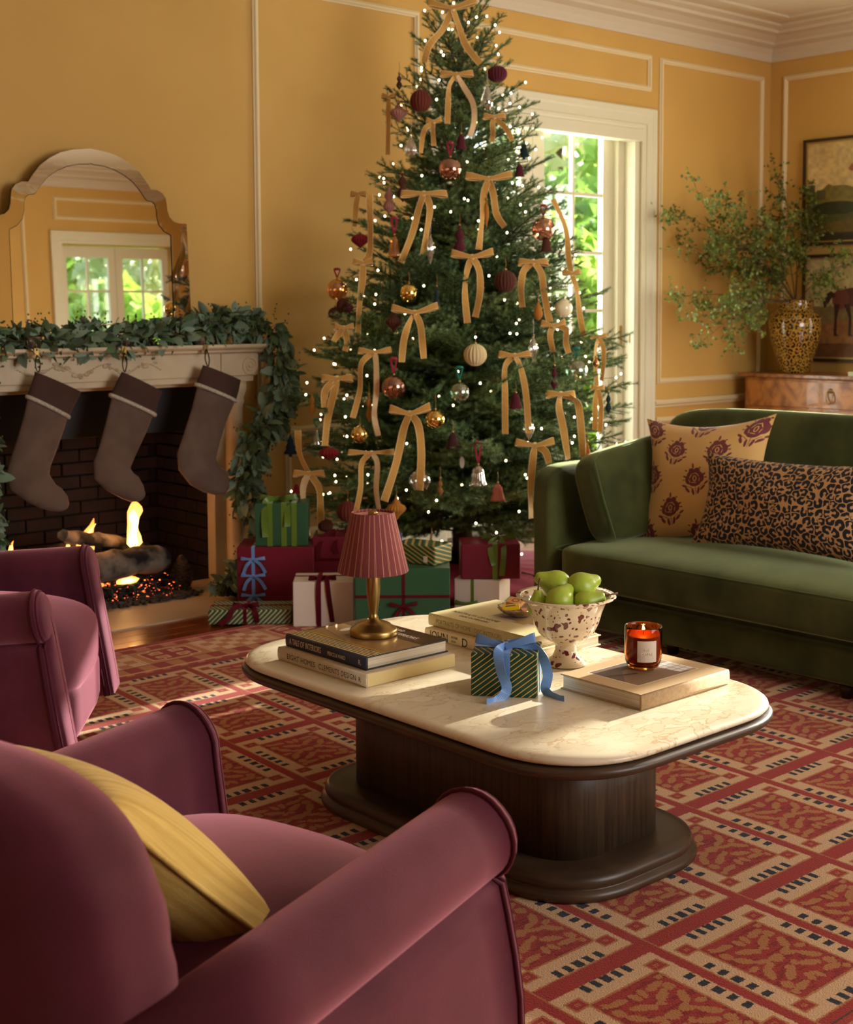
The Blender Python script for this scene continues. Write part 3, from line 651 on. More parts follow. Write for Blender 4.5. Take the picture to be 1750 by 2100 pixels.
def rug():
    V = []; Fc = []; UV = []; MI = []
    t = 0.012
    def quad(x0, x1, y0, y1, uvf, mi):
        k = len(V)
        for (x, y) in ((x0, y0), (x1, y0), (x1, y1), (x0, y1)): V.append((x, y, t)); UV.append(uvf(x, y))
        Fc.append((k, k+1, k+2, k+3)); MI.append(mi)
    quad(RX0, RX1, RY0, RY1, lambda x, y: ((x-(2.648+SK*(y-1.856)))/0.3575, (y-1.856)/(0.457*4)), 0)
    quad(RX0, RX1, RY1, RY1+BW, lambda x, y: (x/0.64+0.27, (y-RY1)/BW), 1)
    quad(RX0, RX1, RY0-BW, RY0, lambda x, y: (x/0.64, (RY0-y)/BW), 1)
    quad(RX0-BW, RX0, RY0-BW, RY1+BW, lambda x, y: (y/0.64, (RX0-x)/BW), 1)
    quad(RX1, RX1+BW, RY0-BW, RY1+BW, lambda x, y: (y/0.64, (x-RX1)/BW), 1)
    v, f_ = box(RX0-BW, RX1+BW, RY0-BW, RY1+BW, 0.0, t-0.0004); k = len(V)
    for p in v: V.append(p); UV.append((0.1, 0.99))
    for q in f_: Fc.append(tuple(i+k for i in q)); MI.append(1)
    return mk('rug', V, Fc, ms=[m_rugf, m_rugb], mi=MI, uv=UV)
tag(rug(), 'large red, tan and cream wool rug with leaf-filled panels under the coffee table', 'rug')

# ================================================================== COFFEE TABLE
def rrect(x0, x1, y0, y1, r, n=14, p=2.3):
    P = []
    for (cx, cy, a0) in ((x1-r, y1-r, 0), (x0+r, y1-r, 90), (x0+r, y0+r, 180), (x1-r, y0+r, 270)):
        for i in range(n+1):
            a = math.radians(a0+90*i/n); c, s = math.cos(a), math.sin(a)
            P.append((cx+r*math.copysign(abs(c)**(2/p), c), cy+r*math.copysign(abs(s)**(2/p), s)))
    return P
def slab(x0, x1, y0, y1, r, prof, cap=True):
    """prof: (inset, z) from bottom to top"""
    V = []; N = None
    for (o, z) in prof:
        P = rrect(x0+o, x1-o, y0+o, y1-o, max(r-o, 0.01)); N = len(P); V += [(x, y, z) for x, y in P]
    Fc = [(b, a, d, c) for (a, b, c, d) in grid_faces(len(prof), N, cv=True)]
    if cap: Fc += [tuple(reversed(range(N))), tuple((len(prof)-1)*N+k for k in range(N))]
    return V, Fc
m_top = bpy.data.materials.new('cream_stone_top'); m_top.use_nodes = True
n = m_top.node_tree.nodes; l = m_top.node_tree.links; p = n['Principled BSDF']; p.inputs['Roughness'].default_value = 0.28; p.inputs['Specular IOR Level'].default_value = 0.5
tc = n.new('ShaderNodeTexCoord'); mp = n.new('ShaderNodeMapping'); mp.inputs['Scale'].default_value = (1.0, 1.7, 1.0); l.new(tc.outputs['Object'], mp.inputs[0])
a = n.new('ShaderNodeTexNoise'); a.inputs['Scale'].default_value = 14; a.inputs['Detail'].default_value = 8; a.inputs['Distortion'].default_value = 0.5; l.new(mp.outputs[0], a.inputs[0])
r = n.new('ShaderNodeValToRGB'); e = r.color_ramp.elements; e[0].position = 0.47; e[0].color = S(222, 208, 180); e[1].position = 0.53; e[1].color = S(214, 198, 168); x = e.new(0.5); x.color = S(190, 162, 122)
l.new(a.outputs[0], r.inputs[0])
b = n.new('ShaderNodeTexNoise'); b.inputs['Scale'].default_value = 3.5; b.inputs['Detail'].default_value = 5; l.new(mp.outputs[0], b.inputs[0])
r2 = n.new('ShaderNodeValToRGB'); r2.color_ramp.elements[0].position = 0.44; r2.color_ramp.elements[1].position = 0.60; l.new(b.outputs[0], r2.inputs[0])
mx = n.new('ShaderNodeMix'); mx.data_type = 'RGBA'; l.new(r2.outputs[0], mx.inputs['Factor']); mx.inputs['A'].default_value = S(222, 209, 182); l.new(r.outputs[0], mx.inputs['B']); l.new(mx.outputs['Result'], p.inputs['Base Color'])
ct = thing('coffee_table', 'low coffee table with rounded cream stone top and dark oak pedestal', 'table', (0, 0, 0))
TX0, TX1, TY0, TY1, TZ = 2.100, 2.985, 1.895, 3.32, 0.435
mk('stone_top', *slab(TX0+0.004, TX1-0.004, TY0+0.004, TY1-0.004, 0.27, [(0.03, 0.4115), (0.012, 0.4125), (0.004, 0.416), (0.0, 0.421), (0.002, 0.427), (0.009, 0.432), (0.02, 0.4345), (0.03, TZ)]), m_top, parent=ct, smooth=True)
mk('top_rail', *slab(TX0-0.006, TX1+0.006, TY0-0.006, TY1+0.006, 0.28, [(0.06, 0.378), (0.022, 0.380), (0.008, 0.386), (0.001, 0.394), (0.0, 0.402), (0.005, 0.408), (0.014, 0.411), (0.06, 0.4114)]), m_oakh, parent=ct, smooth=True)
mk('pedestal', *slab(2.345, 2.775, 2.155, 3.035, 0.14, [(0.0, 0.07), (0.0, 0.379)]), m_oak, parent=ct, smooth=True)
mk('plinth', *slab(2.25, 2.865, 2.045, 3.135, 0.235, [(0.01, 0.012), (0.002, 0.016), (0.0, 0.026), (0.004, 0.036), (0.014, 0.040), (0.016, 0.043), (0.012, 0.048), (0.012, 0.060), (0.018, 0.070), (0.032, 0.075), (0.055, 0.076)]), m_oakh, parent=ct, smooth=True)

# ================================================================== ARMCHAIRS
m_leg = mat('dark_turned_wood', S(42, 26, 18), rough=0.35)
def armchair(name, label, loc, rz, seat_x1=0.84, fronts=(0.80, 0.90), zt=0.62):
    """x forward, y to the sitter's left, z up; rolled arms, crowned tight seat, curved padded back"""
    t = thing(name, label, 'armchair', loc, rz, 'plum velvet armchairs facing the coffee table')
    W = 0.445
    RR = 0.074
    def arm_section(zt):
        P = []; C0 = []                                               # outline in (u, z): u = 0 is the inner face, + is outward; C0: its medial points
        for z in (0.12, 0.24, 0.36, zt-0.16, zt-0.12): P.append((-0.012, z)); C0.append((0.052, min(max(z, 0.16), zt-0.12)))
        c = (0.060, zt-RR)
        for i in range(19):
            a = math.radians(190-i*262/18); P.append((c[0]+RR*math.cos(a), c[1]+RR*math.sin(a))); C0.append(c)
        for (u, z) in ((0.104, zt-0.155), (0.110, zt-0.20), (0.118, 0.34), (0.121, 0.26), (0.117, 0.18), (0.105, 0.12)): P.append((u, z)); C0.append((0.054, min(max(z, 0.16), zt-0.12)))
        return P, C0
    for s in (-1, 1):
        x1 = fronts[0] if s < 0 else fronts[1]
        P0, C0 = arm_section(zt); N = len(P0)
        rings = [(0.0, 1), (x1*0.3, 1), (x1*0.6, 1), (x1-0.10, 1), (x1-0.022, 1), (x1-0.020, 1.035), (x1-0.008, 1.035), (x1-0.006, 0.97), (x1+0.004, 0.93), (x1+0.011, 0.82), (x1+0.016, 0.6), (x1+0.018, 0.3), (x1+0.018, 0.02)]
        V = []
        def fx(z): return 0.095*max(0, (0.60-z)/0.60)                # the front leans forward towards the foot
        for x, k in rings:
            q = min(x/x1, 1)
            for (u, z), (cu, cz) in zip(P0, C0):
                uu = cu+(u-cu)*k; zz = cz+(z-cz)*k
                V.append((x+fx(zz)*q, s*(W-0.13+uu+0.02*(1-q)), zz-0.040*(1-q)*(1 if z > 0.3 else 0)))
        Fc = grid_faces(len(rings), N, cv=True)
        if s > 0: Fc = [tuple(reversed(f_)) for f_ in Fc]
        Fc.append(tuple(range(N)))
        a_ = mk('arm', V, Fc, m_mauve, parent=t, smooth=True)
        for i0 in (5, 7): mk('piping', *tube([V[i0*N+k] for k in range(N)], 0.0048, 6), m_mauve_pipe, parent=a_, smooth=True)
    # seat: crowned, front rounded over
    v, f_ = puff(0.37, W-0.135, 0.115, 4.5, 14); v = np.array(v)
    v[:, 2] += np.where(v[:, 2] > 0, 0.075*(1-(v[:, 1]/(W-0.13))**2)*(1-(v[:, 0]/0.42)**2), 0); v[:, 0] += (seat_x1-0.365); v[:, 2] += 0.345
    mk('seat', v, f_, m_mauve, parent=t, smooth=True)
    v, f_ = puff(0.40, W-0.13, 0.10, 8, 8); v[:, 0] += seat_x1-0.405; v[:, 2] += 0.21
    mk('front_rail', v, f_, m_mauve, parent=t, smooth=True)
    # back: thick padded roll that wraps to both sides, with gathered pleats at the shoulders
    v, f_ = puff(0.125, W-0.065, 0.375, 3.6, 24); v = np.array(v)
    zz = v[:, 2]/0.375
    pl = np.zeros(len(v))
    for zc, slope in ((0.66, 0.6), (0.42, 0.5), (0.18, 0.45)):
        d = zz-(zc+slope*(-v[:, 0]/0.125)*0.22)
        pl -= 0.004*np.exp(-(d/0.05)**2)*np.clip((np.abs(v[:, 1])-0.16)/0.2, 0, 1)*np.clip(1-np.abs(v[:, 0])/0.14+0.35, 0, 1)
    nrm = v/np.array([0.125, W-0.045, 0.375]); nrm /= np.linalg.norm(nrm, axis=1)[:, None]+1e-9; v = v+nrm*pl[:, None]
    v[:, 0] += -0.05*(zz+1)*0.6+0.055*(v[:, 1]/W)**2*1.4; v[:, 2] += 0.505
    mk('backrest', v+np.array((0.02, 0, 0)), f_, m_mauve, parent=t, smooth=True)
    for (x, y_) in ((0.74, 0.34), (0.74, -0.34), (0.04, 0.32), (0.04, -0.32)): mk('leg', *mv(lathe([(0, 0), (0.014, 0), (0.018, 0.02), (0.022, 0.06), (0.028, 0.11), (0, 0.11)], 14), (x, y_, 0.0)), m_leg, parent=t, smooth=True)
    return t
def chair_at(name, label, a, b, rzd, **k):
    """a, b: ground positions of the left and right arm fronts"""
    rz = math.radians(rzd); f = np.array((math.cos(rz), math.sin(rz))); lt = np.array((-f[1], f[0])); o = np.array(b)-f*0.80+lt*0.385
    return armchair(name, label, (o[0], o[1], 0.012), rz, fronts=(0.80, 0.80+float((np.array(a)-np.array(b))@f)), **k)
ac1 = chair_at('armchair', 'nearest plum velvet rolled-arm chair with a yellow cushion on it, filling the lower left', (1.42, 2.36), (1.515, 1.575), 15)
ac2 = chair_at('armchair', 'plum velvet rolled-arm chair with an empty seat, between the other armchair and the fire', (2.175, 4.185), (1.69, 3.56), -37, seat_x1=0.87)
print('CHAIR', list(ac1.location), math.degrees(ac1.rotation_euler.z), list(ac2.location), math.degrees(ac2.rotation_euler.z))
# yellow cushion on the near chair
m_yel = mat('yellow_ribbed_cotton', S(218, 184, 98), rough=0.85, col2=S(196, 156, 72), scale=3, stretch=(60, 1, 1), contrast=(0.4, 0.6), sheen=0.2, bump=0.3, bscale=60)
t = thing('cushion', 'mustard yellow ribbed cushion propped against the back of the nearest plum armchair', 'cushion')
v, f_, uv = pillow(0.25, 0.26, 0.105, pinch=0.05, seed=3)
mk('cover', v, f_, m_yel, parent=t, smooth=True, uv=uv)
N_ = 23
edge = [v[i*N_] for i in range(N_)]+[v[(N_-1)*N_+j] for j in range(1, N_)]+[v[i*N_+N_-1] for i in range(N_-2, -1, -1)]+[v[j] for j in range(N_-2, 0, -1)]
mk('corded_edge', *tube(edge, 0.005, 6, closed=True), m_yel, parent=t, smooth=True)
t.parent = None
CH = Matrix.Translation(ac1.location) @ Matrix.Rotation(ac1.rotation_euler.z, 4, 'Z')
t.matrix_world = CH @ Matrix.Translation((0.34, 0.02, 0.575)) @ Matrix.Rotation(math.radians(90-4), 4, 'Z') @ Matrix.Rotation(math.radians(-46), 4, 'X') @ Matrix.Rotation(math.radians(0), 4, 'Y')

# ================================================================== SOFA
def soft(x0, x1, y0, y1, z0, z1, n=9, res=12, crown=0.0, sag=0.0):
    v, f_ = puff((x1-x0)/2, (y1-y0)/2, (z1-z0)/2, n, res); v = np.array(v)
    u = v[:, 0]/((x1-x0)/2); w_ = v[:, 1]/((y1-y0)/2)
    v[:, 2] += np.where(v[:, 2] > 0, 1, 0)*crown*(1-u**2)*(1-w_**4)
    return v+np.array(((x0+x1)/2, (y0+y1)/2, (z0+z1)/2)), f_
sf = thing('sofa', 'long moss green velvet sofa with a single bench seat, right of the coffee table', 'sofa')
SY0, SY1 = 1.25, 4.13
mk('base', *soft(4.295, 5.36, SY0, SY1-0.01, 0.06, 0.205, 14, 10), m_green, parent=sf, smooth=True)
mk('recess', *box(4.34, 5.3, SY0+0.02, SY1-0.02, 0.19, 0.235), m_green, parent=sf)
sc_ = mk('seat_cushion', *soft(4.245, 5.10, SY0+0.13, 4.012, 0.232, 0.405, 9, 22, crown=0.045), m_green, parent=sf, smooth=True)
for zc in (0.392, 0.245): mk('seam', *tube([(4.252, SY0+0.2, zc), (4.249, 3.0, zc), (4.252, 3.93, zc), (4.275, 3.985, zc), (4.35, 4.003, zc), (4.6, 4.007, zc)], 0.0022, 5), mat('green_seam', S(92, 104, 66), rough=0.8), parent=sc_)
mk('arm', *soft(4.28, 5.30, 4.015, 4.135, 0.06, 0.742, 9, 12), m_green, parent=sf, smooth=True)
mk('arm', *soft(4.28, 5.30, SY0, SY0+0.12, 0.06, 0.742, 9, 12), m_green, parent=sf, smooth=True)
mk('back_frame', *soft(5.16, 5.37, SY0, SY1, 0.06, 0.80, 9, 12), m_green, parent=sf, smooth=True)
v, f_ = puff(0.110, 1.285, 0.288, 7, 24); v = np.array(v)
v = xf(v, Matrix.Rotation(math.radians(10), 3, 'Y')); v += np.array((5.03, 2.67, 0.690))
mk('back_cushion', v, f_, m_green, parent=sf, smooth=True)
for (x, y_) in ((4.40, 3.72), (4.36, 1.95), (5.3, 3.95), (5.3, 1.95), (4.36, 2.9)): mk('foot', *mv(lathe([(0, 0), (0.02, 0), (0.026, 0.03), (0.028, 0.05), (0, 0.05)], 14), (x-0.02, y_-0.3 if x < 5 else y_, 0.012)), m_leg, parent=sf, smooth=True)
# bolster cushion leaning on the arm
t = thing('cushion', 'moss green velvet box cushion leaning on the far arm of the sofa', 'cushion')
v, f_ = puff(0.36, 0.085, 0.205, 5, 16); v = np.array(v)
mk('cover', v, f_, m_green, parent=t, smooth=True)
for sy in (-0.072,): mk('seam', *tube([(-0.345, sy, -0.175), (-0.352, sy, 0), (-0.345, sy, 0.17), (-0.30, sy, 0.196), (0, sy, 0.2), (0.3, sy, 0.196)], 0.002, 5), mat('green_seam', S(92, 104, 66)), parent=t)
t.matrix_world = Matrix.Translation((4.70, 3.865, 0.635)) @ Matrix.Rotation(math.radians(2), 4, 'Z') @ Matrix.Rotation(math.radians(-15), 4, 'X') @ Matrix.Rotation(math.radians(-6), 4, 'Y')

# floral cushion
def rose(img, cx, cy, s, col, bgc, ang=0.0):
    H, W, _ = img.shape; yy, xx = np.mgrid[0:H, 0:W].astype(float); c, sn = math.cos(ang), math.sin(ang)
    X = ((xx-cx)*c+(yy-cy)*sn)/s; Y = (-(xx-cx)*sn+(yy-cy)*c)/s
    def el(a, b, ra, rb, th, C):
        cc, ss = math.cos(th), math.sin(th); dx, dy = X-a, Y-b; img[((cc*dx+ss*dy)/ra)**2+((-ss*dx+cc*dy)/rb)**2 < 1] = C
    for (a, b, ra, rb, th) in ((0, -0.05, .36, .34, 0), (-.22, .02, .2, .24, .4), (.22, -.02, .2, .26, -.4), (0, .2, .28, .18, 0), (-.1, -.36, .12, .1, 0), (.16, -.34, .13, .1, .3)): el(a, b, ra, rb, th, col)
    for (a, b, ra, rb, th) in ((0, .02, .09, .13, 0), (-.16, -.12, .02, .12, .6), (.14, -.14, .02, .12, -.6), (-.05, .2, .13, .018, .2), (.2, .1, .015, .1, .3), (-.24, .1, .015, .1, -.3), (.02, -.2, .1, .015, 0)): el(a, b, ra, rb, th, bgc)
    el(0, .02, .05, .09, 0, col)
    for (a, b, ra, rb, th) in ((-.42, -.12, .1, .04, .5), (.42, -.1, .11, .045, -.4), (-.5, .02, .05, .025, .2), (.5, .05, .06, .03, 0), (-.36, .5, .15, .06, 1.0), (-.12, .62, .15, .055, 1.4), (.12, .6, .15, .055, 1.9), (.32, .48, .15, .055, 2.4), (-.48, .3, .13, .05, .5), (.5, .28, .12, .045, 2.6), (0, -.55, .045, .12, 0), (.3, -.42, .05, .03, 0), (-.34, -.38, .06, .03, .5), (0, .5, .012, .3, 0), (-.2, .42, .012, .2, -1.0), (.2, .42, .012, .2, 1.0)): el(a, b, ra, rb, th, col)
cr = np.array([214, 172, 104])/255; pl_ = np.array([112, 48, 50])/255
F_ = np.ones((700, 700, 3))*cr
for (a, b, s_) in ((60, 60, 115), (215, 170, 112), (640, 70, 118), (470, 175, 118), (345, 350, 122), (50, 330, 112), (205, 530, 120), (500, 520, 120), (640, 340, 112), (50, 660, 112), (360, 690, 112), (650, 680, 112), (350, -10, 112)): rose(F_, a, b, s_*1.15, pl_, cr, rng.uniform(-.2, .2))
F_ *= 1+rng.normal(0, .015, F_.shape[:2])[:, :, None]
m_flo = image_mat('gold_floral_velvet', np.clip(F_, 0, 1), rough=0.8, sheen=0.25, bump=0.2)
t = thing('cushion', 'gold velvet cushion printed with plum roses, propped on the green sofa', 'cushion')
v, f_, uv = pillow(0.315, 0.285, 0.095, pinch=0.17, seed=5, wr=0.04)
mk('cover', v, f_, m_flo, parent=t, smooth=True, uv=[(1-a, b) for a, b in uv] if False else uv)
def plane_frame(o, xd, zd, rx=0.0):
    """world matrix from an origin, an x direction (width) and z direction (height)"""
    x = Vector(xd).normalized(); z = Vector(zd); z = (z-x*z.dot(x)).normalized(); y = z.cross(x)
    return Matrix(((x.x, y.x, z.x, o[0]), (x.y, y.y, z.y, o[1]), (x.z, y.z, z.z, o[2]), (0, 0, 0, 1)))
t.matrix_world = plane_frame((4.73, 3.53, 0.685), (0.10, -0.72, 0.06), (0.26, 0.03, 1))
# leopard cushion
def leopard(W, H, cell, seed, bgc, ink, ring=0.42, jit=0.30, open_=0.75):
    """tightly packed broken rosettes: cells of a jittered lattice, each a dark ring with a gap and a tan heart"""
    r = np.random.default_rng(seed); yy, xx = np.mgrid[0:H, 0:W].astype(float); ny, nx = int(H/cell)+4, int(W/cell)+4
    sx = (np.arange(nx)[None]-1+np.where(np.arange(ny)[:, None] % 2, 0.5, 0)+r.uniform(-jit, jit, (ny, nx)))*cell; sy = (np.arange(ny)[:, None]-1+r.uniform(-jit, jit, (ny, nx)))*cell*np.ones((1, nx))
    a0 = r.uniform(-PI, PI, (ny, nx)); k = r.uniform(0.75, 1.3, (ny, nx)); d1 = np.full((H, W), 1e9); d2 = np.full((H, W), 1e9); ang = np.zeros((H, W)); g0 = np.zeros((H, W)); iy = (yy/cell).astype(int)+1; ix = (xx/cell).astype(int)+1
    for dy in (-1, 0, 1):
        for dx in (-2, -1, 0, 1):
            jy = np.clip(iy+dy, 0, ny-1); jx = np.clip(ix+dx, 0, nx-1); X = xx-sx[jy, jx]; Y = yy-sy[jy, jx]; d = np.hypot(X*k[jy, jx]**0.5, Y/k[jy, jx]**0.5)
            n1 = d < d1; d2 = np.where(n1, d1, np.minimum(d2, d)); ang = np.where(n1, np.arctan2(Y, X), ang); g0 = np.where(n1, a0[jy, jx], g0); d1 = np.where(n1, d, d1)
    e = (d2-d1)/2+1.5*np.sin(ang*5+g0); gap = np.abs((ang-g0+PI) % (2*PI)-PI) < open_*0.6; img = np.ones((H, W, 3))*bgc
    img[(e > cell*(0.5-ring)) & (d1 > cell*0.17) & (d1 < cell*0.62) & ~(gap & (d1 > cell*0.1))] = ink
    return img
m_leo = image_mat('leopard_velvet', leopard(1500, 760, 70, 2, np.array([186, 142, 92])/255, np.array([22, 18, 22])/255, 0.45), rough=0.85, sheen=0.12, bump=0.2)
t = thing('cushion', 'oblong leopard print lumbar cushion lying before the floral cushion on the sofa', 'cushion')
v, f_, uv = pillow(0.40, 0.19, 0.085, pinch=0.10, seed=8, wr=0.04)
mk('cover', v, f_, m_leo, parent=t, smooth=True, uv=uv)
t.matrix_world = plane_frame((4.57, 3.03, 0.645), (0.03, -0.7, 0.005), (0.30, 0.0, 1))
# ================================================================== THINGS ON THE COFFEE TABLE
m_page = mat('book_pages', S(226, 214, 190), rough=0.8, col2=S(200, 186, 160), scale=3, stretch=(1, 1, 220), contrast=(0.4, 0.6))
m_ink = mat('dark_ink', S(38, 34, 30), rough=0.6); m_inkp = mat('pale_ink', S(214, 196, 158), rough=0.5); m_inkg = mat('grey_ink', S(120, 108, 82), rough=0.6)
def book(label, x0, x1, y0, y1, z0, z1, spine, m_cov, rz=0.0, cover_img=None, m_side=None, group=None):
    """spine: side on which the spine stands, '-x' or '-y'"""
    t = thing('book', label, 'book', group=group); ct_ = 0.0032
    cx, cy = (x0+x1)/2, (y0+y1)/2; t.location = (cx, cy, z0); t.rotation_euler = (0, 0, rz); a, b, c, d, h = x0-cx, x1-cx, y0-cy, y1-cy, z1-z0
    mk('back_cover', *bbox_(a, b, c, d, 0, ct_, 0.0012, 1), m_side or m_cov, parent=t)
    fc = mk('front_cover', *bbox_(a, b, c, d, h-ct_, h, 0.0012, 1), m_cov if cover_img is None else (m_side or m_cov), parent=t)
    if cover_img is not None:
        e = 0.0003
        if spine == '-x': uvs = [(0, 1), (0, 0), (1, 0), (1, 1)]; P = [(a+.001, d-.001), (a+.001, c+.001), (b-.001, c+.001), (b-.001, d-.001)]
        else: uvs = [(0, 0), (1, 0), (1, 1), (0, 1)]; P = [(a+.001, c+.001), (b-.001, c+.001), (b-.001, d-.001), (a+.001, d-.001)]
        V = [(x, y, h+e) for x, y in P]+[(x, y, h-0.0008) for x, y in P]
        mk('cover_print', V, [(0, 1, 2, 3), (7, 6, 5, 4)], cover_img, parent=fc, uv=uvs+uvs)
    o = 0.006
    if spine == '-x': mk('pages', *box(a+0.004, b-o, c+o, d-o, ct_, h-ct_), m_page, parent=t)
    else: mk('pages', *box(a+o, b-o, c+0.004, d-o, ct_, h-ct_), m_page, parent=t)
    P = []; K = 8
    for i in range(K+1):
        an = math.radians(-90+180*i/K); u = 0.005*math.cos(an)**0.7 if i not in (0, K) else 0; P.append((u, h/2+h/2*math.sin(an)*0.999))
    if spine == '-x': V = [(a+0.004-0.004-u, y, z) for y in (c, d) for (u, z) in P]+[(a+0.003, y, z) for y in (c, d) for (u, z) in P]
    else: V = [(x, c-u, z) for x in (b, a) for (u, z) in P]+[(x, c+0.003, z) for x in (b, a) for (u, z) in P]
    N = K+1; Fc = []
    for i in range(K): Fc += [(i, i+1, N+i+1, N+i), (2*N+i+1, 2*N+i, 3*N+i, 3*N+i+1), (i, 2*N+i, 2*N+i+1, i+1), (N+i+1, 3*N+i+1, 3*N+i, N+i)]
    mk('spine', V, Fc, m_side or m_cov, parent=t, smooth=True)
    return t, (a, b, c, d, h)
def spine_text(t, s, size, y, z, x, m, sx=1.0, space=1.0):           # on a -x spine, reading downwards towards -y
    return text(s, size, m, t, (x, y, z), (PI/2, 0, -PI/2), sx=sx, space=space)
# left stack
m_c1 = mat('cream_cloth_cover', S(206, 190, 160), rough=0.75, col2=S(196, 178, 146), scale=80)
t, (a, b, c, d, h) = book('cream book with dark spine lettering, bottom of the stack under the lamp', 2.192, 2.505, 2.712, 3.108, TZ, TZ+0.037, '-x', m_c1, m_side=None)
m_ylw = mat('pale_yellow_wrapper', S(222, 200, 140), rough=0.6)
mk('jacket_flap', *box(a+0.002, b+0.0005, c-0.0006, c+0.004, 0.002, h-0.002), m_ylw, parent=t)
spine_text(t, 'EIGHT HOMES', 0.021, d-0.045, 0.012, a-0.0048, m_ink, 0.92, 1.08); spine_text(t, 'CLEMENTS DESIGN', 0.021, d-0.192, 0.012, a-0.0048, m_ink, 0.86, 1.08); spine_text(t, 'R', 0.018, c+0.030, 0.012, a-0.0048, m_ink)
H_, W_ = 720, 600; A = np.ones((H_, W_, 3))*np.array([164, 128, 86])/255; yy, xx = np.mgrid[0:H_, 0:W_]
A[(yy//5) % 2 == 0] *= 0.93
sa = (xx < 120); A[sa] = np.array([224, 200, 150])/255; A[sa & ((xx % 22) < 11)] = np.array([38, 32, 32])/255; A[(xx >= 120) & (xx < 136)] = np.array([190, 150, 40])/255
A[(xx > 400)] = np.array([84, 58, 44])/255; A[(xx > 136) & (yy < 20)] = np.array([60, 45, 38])/255
A[((xx-330)/60)**2+((yy-150)/26)**2 < 1] = np.array([232, 226, 214])/255; A[((xx-400)/90)**2+((yy-470)/9)**2 < 1] = np.array([176, 84, 60])/255
A[((xx-455)/60)**2+((yy-560)/100)**2 < 1] = np.array([108, 74, 54])/255; A[(abs(xx-300) < 80) & (abs(yy-300) < 60)] = np.array([140, 100, 60])/255; A[(abs(xx-250+yy*0.3) < 3) & (xx < 400) & (xx > 140)] = np.array([74, 66, 66])/255
m_navy = mat('navy_spine', S(40, 42, 54), rough=0.5)
t, (a, b, c, d, h) = book('dark blue spined book with a striped picture cover, top of the stack under the lamp', 2.213, 2.505, 2.737, 3.098, TZ+0.0375, TZ+0.073, '-x', m_navy, cover_img=image_mat('striped_picture_cover', A, rough=0.22, coat=0.4), m_side=m_navy)
spine_text(t, 'A TALE OF INTERIORS', 0.024, d-0.018, 0.010, a-0.0048, m_inkp, 0.62, 1.0); spine_text(t, 'PIERCE & WARD', 0.015, d-0.195, 0.012, a-0.0048, m_inkp, 0.72); spine_text(t, 'R', 0.020, c+0.032, 0.011, a-0.0048, m_inkp)
m_inkw = mat('white_ink', S(226, 218, 206), rough=0.5)
for s_, sz, off in (('A TALE OF INTERIORS', 0.026, 0.070), ('PIERCE & WARD', 0.022, 0.038)): text(s_, sz, m_inkw, t, (b-off, d-0.06, h+0.0004), (0, 0, -PI/2), sx=0.85, space=1.1)
BZ = TZ+0.0735
# table lamp
m_shade = bpy.data.materials.new('striped_shade'); m_shade.use_nodes = True
n = m_shade.node_tree.nodes; l = m_shade.node_tree.links; p = n['Principled BSDF']; p.inputs['Roughness'].default_value = 0.85
tc = n.new('ShaderNodeTexCoord'); sp = n.new('ShaderNodeSeparateXYZ'); l.new(tc.outputs['Object'], sp.inputs[0]); at_ = n.new('ShaderNodeMath'); at_.operation = 'ARCTAN2'; l.new(sp.outputs[1], at_.inputs[0]); l.new(sp.outputs[0], at_.inputs[1])
mu = n.new('ShaderNodeMath'); mu.operation = 'MULTIPLY'; mu.inputs[1].default_value = 15/(2*PI); l.new(at_.outputs[0], mu.inputs[0]); fr = n.new('ShaderNodeMath'); fr.operation = 'FRACT'; l.new(mu.outputs[0], fr.inputs[0])
r = n.new('ShaderNodeValToRGB'); r.color_ramp.interpolation = 'CONSTANT'; e = r.color_ramp.elements; e[0].color = S(128, 58, 58); e[1].position = 0.30; e[1].color = S(206, 150, 128)
for ps, cc in ((0.345, S(128, 58, 58)), (0.72, S(206, 150, 128)), (0.75, S(128, 58, 58)), (0.80, S(206, 150, 128)), (0.83, S(128, 58, 58))): x = e.new(ps); x.color = cc
l.new(fr.outputs[0], r.inputs[0]); l.new(r.outputs[0], p.inputs['Base Color'])
m_shin = mat('shade_disc_pink', S(214, 150, 140), rough=0.8)
lp = thing('table_lamp', 'small brass table lamp with a pink striped cone shade, on the book stack', 'lamp', (2.384, 2.918, BZ))
mk('base', *lathe([(0, 0), (0.066, 0), (0.068, 0.004), (0.068, 0.016), (0.064, 0.021), (0.056, 0.024), (0.048, 0.032), (0.034, 0.038), (0.016, 0.041), (0.013, 0.05), (0, 0.05)], 40), m_brass, parent=lp, smooth=True)
mk('stem', *lathe([(0, 0.045), (0.011, 0.045), (0.015, 0.050), (0.011, 0.056), (0.0115, 0.065), (0.017, 0.10), (0.020, 0.135), (0.019, 0.165), (0.015, 0.195), (0.012, 0.21), (0.005, 0.212), (0.005, 0.345), (0, 0.345)], 28), m_brass, parent=lp, smooth=True)
sh_ = mk('lamp_shade', *lathe([(0.0985, 0.182), (0.1005, 0.184), (0.0615, 0.348), (0.060, 0.350), (0.058, 0.349), (0.0595, 0.345), (0.0975, 0.184), (0.0985, 0.182)], 60), m_shade, parent=lp, smooth=True)
mk('shade_disc', *lathe([(0, 0.340), (0.0605, 0.340), (0.0605, 0.342), (0, 0.342)], 40), m_shin, parent=sh_)
mk('finial', *lathe([(0, 0.341), (0.012, 0.342), (0.014, 0.347), (0.013, 0.352), (0.006, 0.354), (0, 0.354)], 24), m_brass, parent=lp, smooth=True)
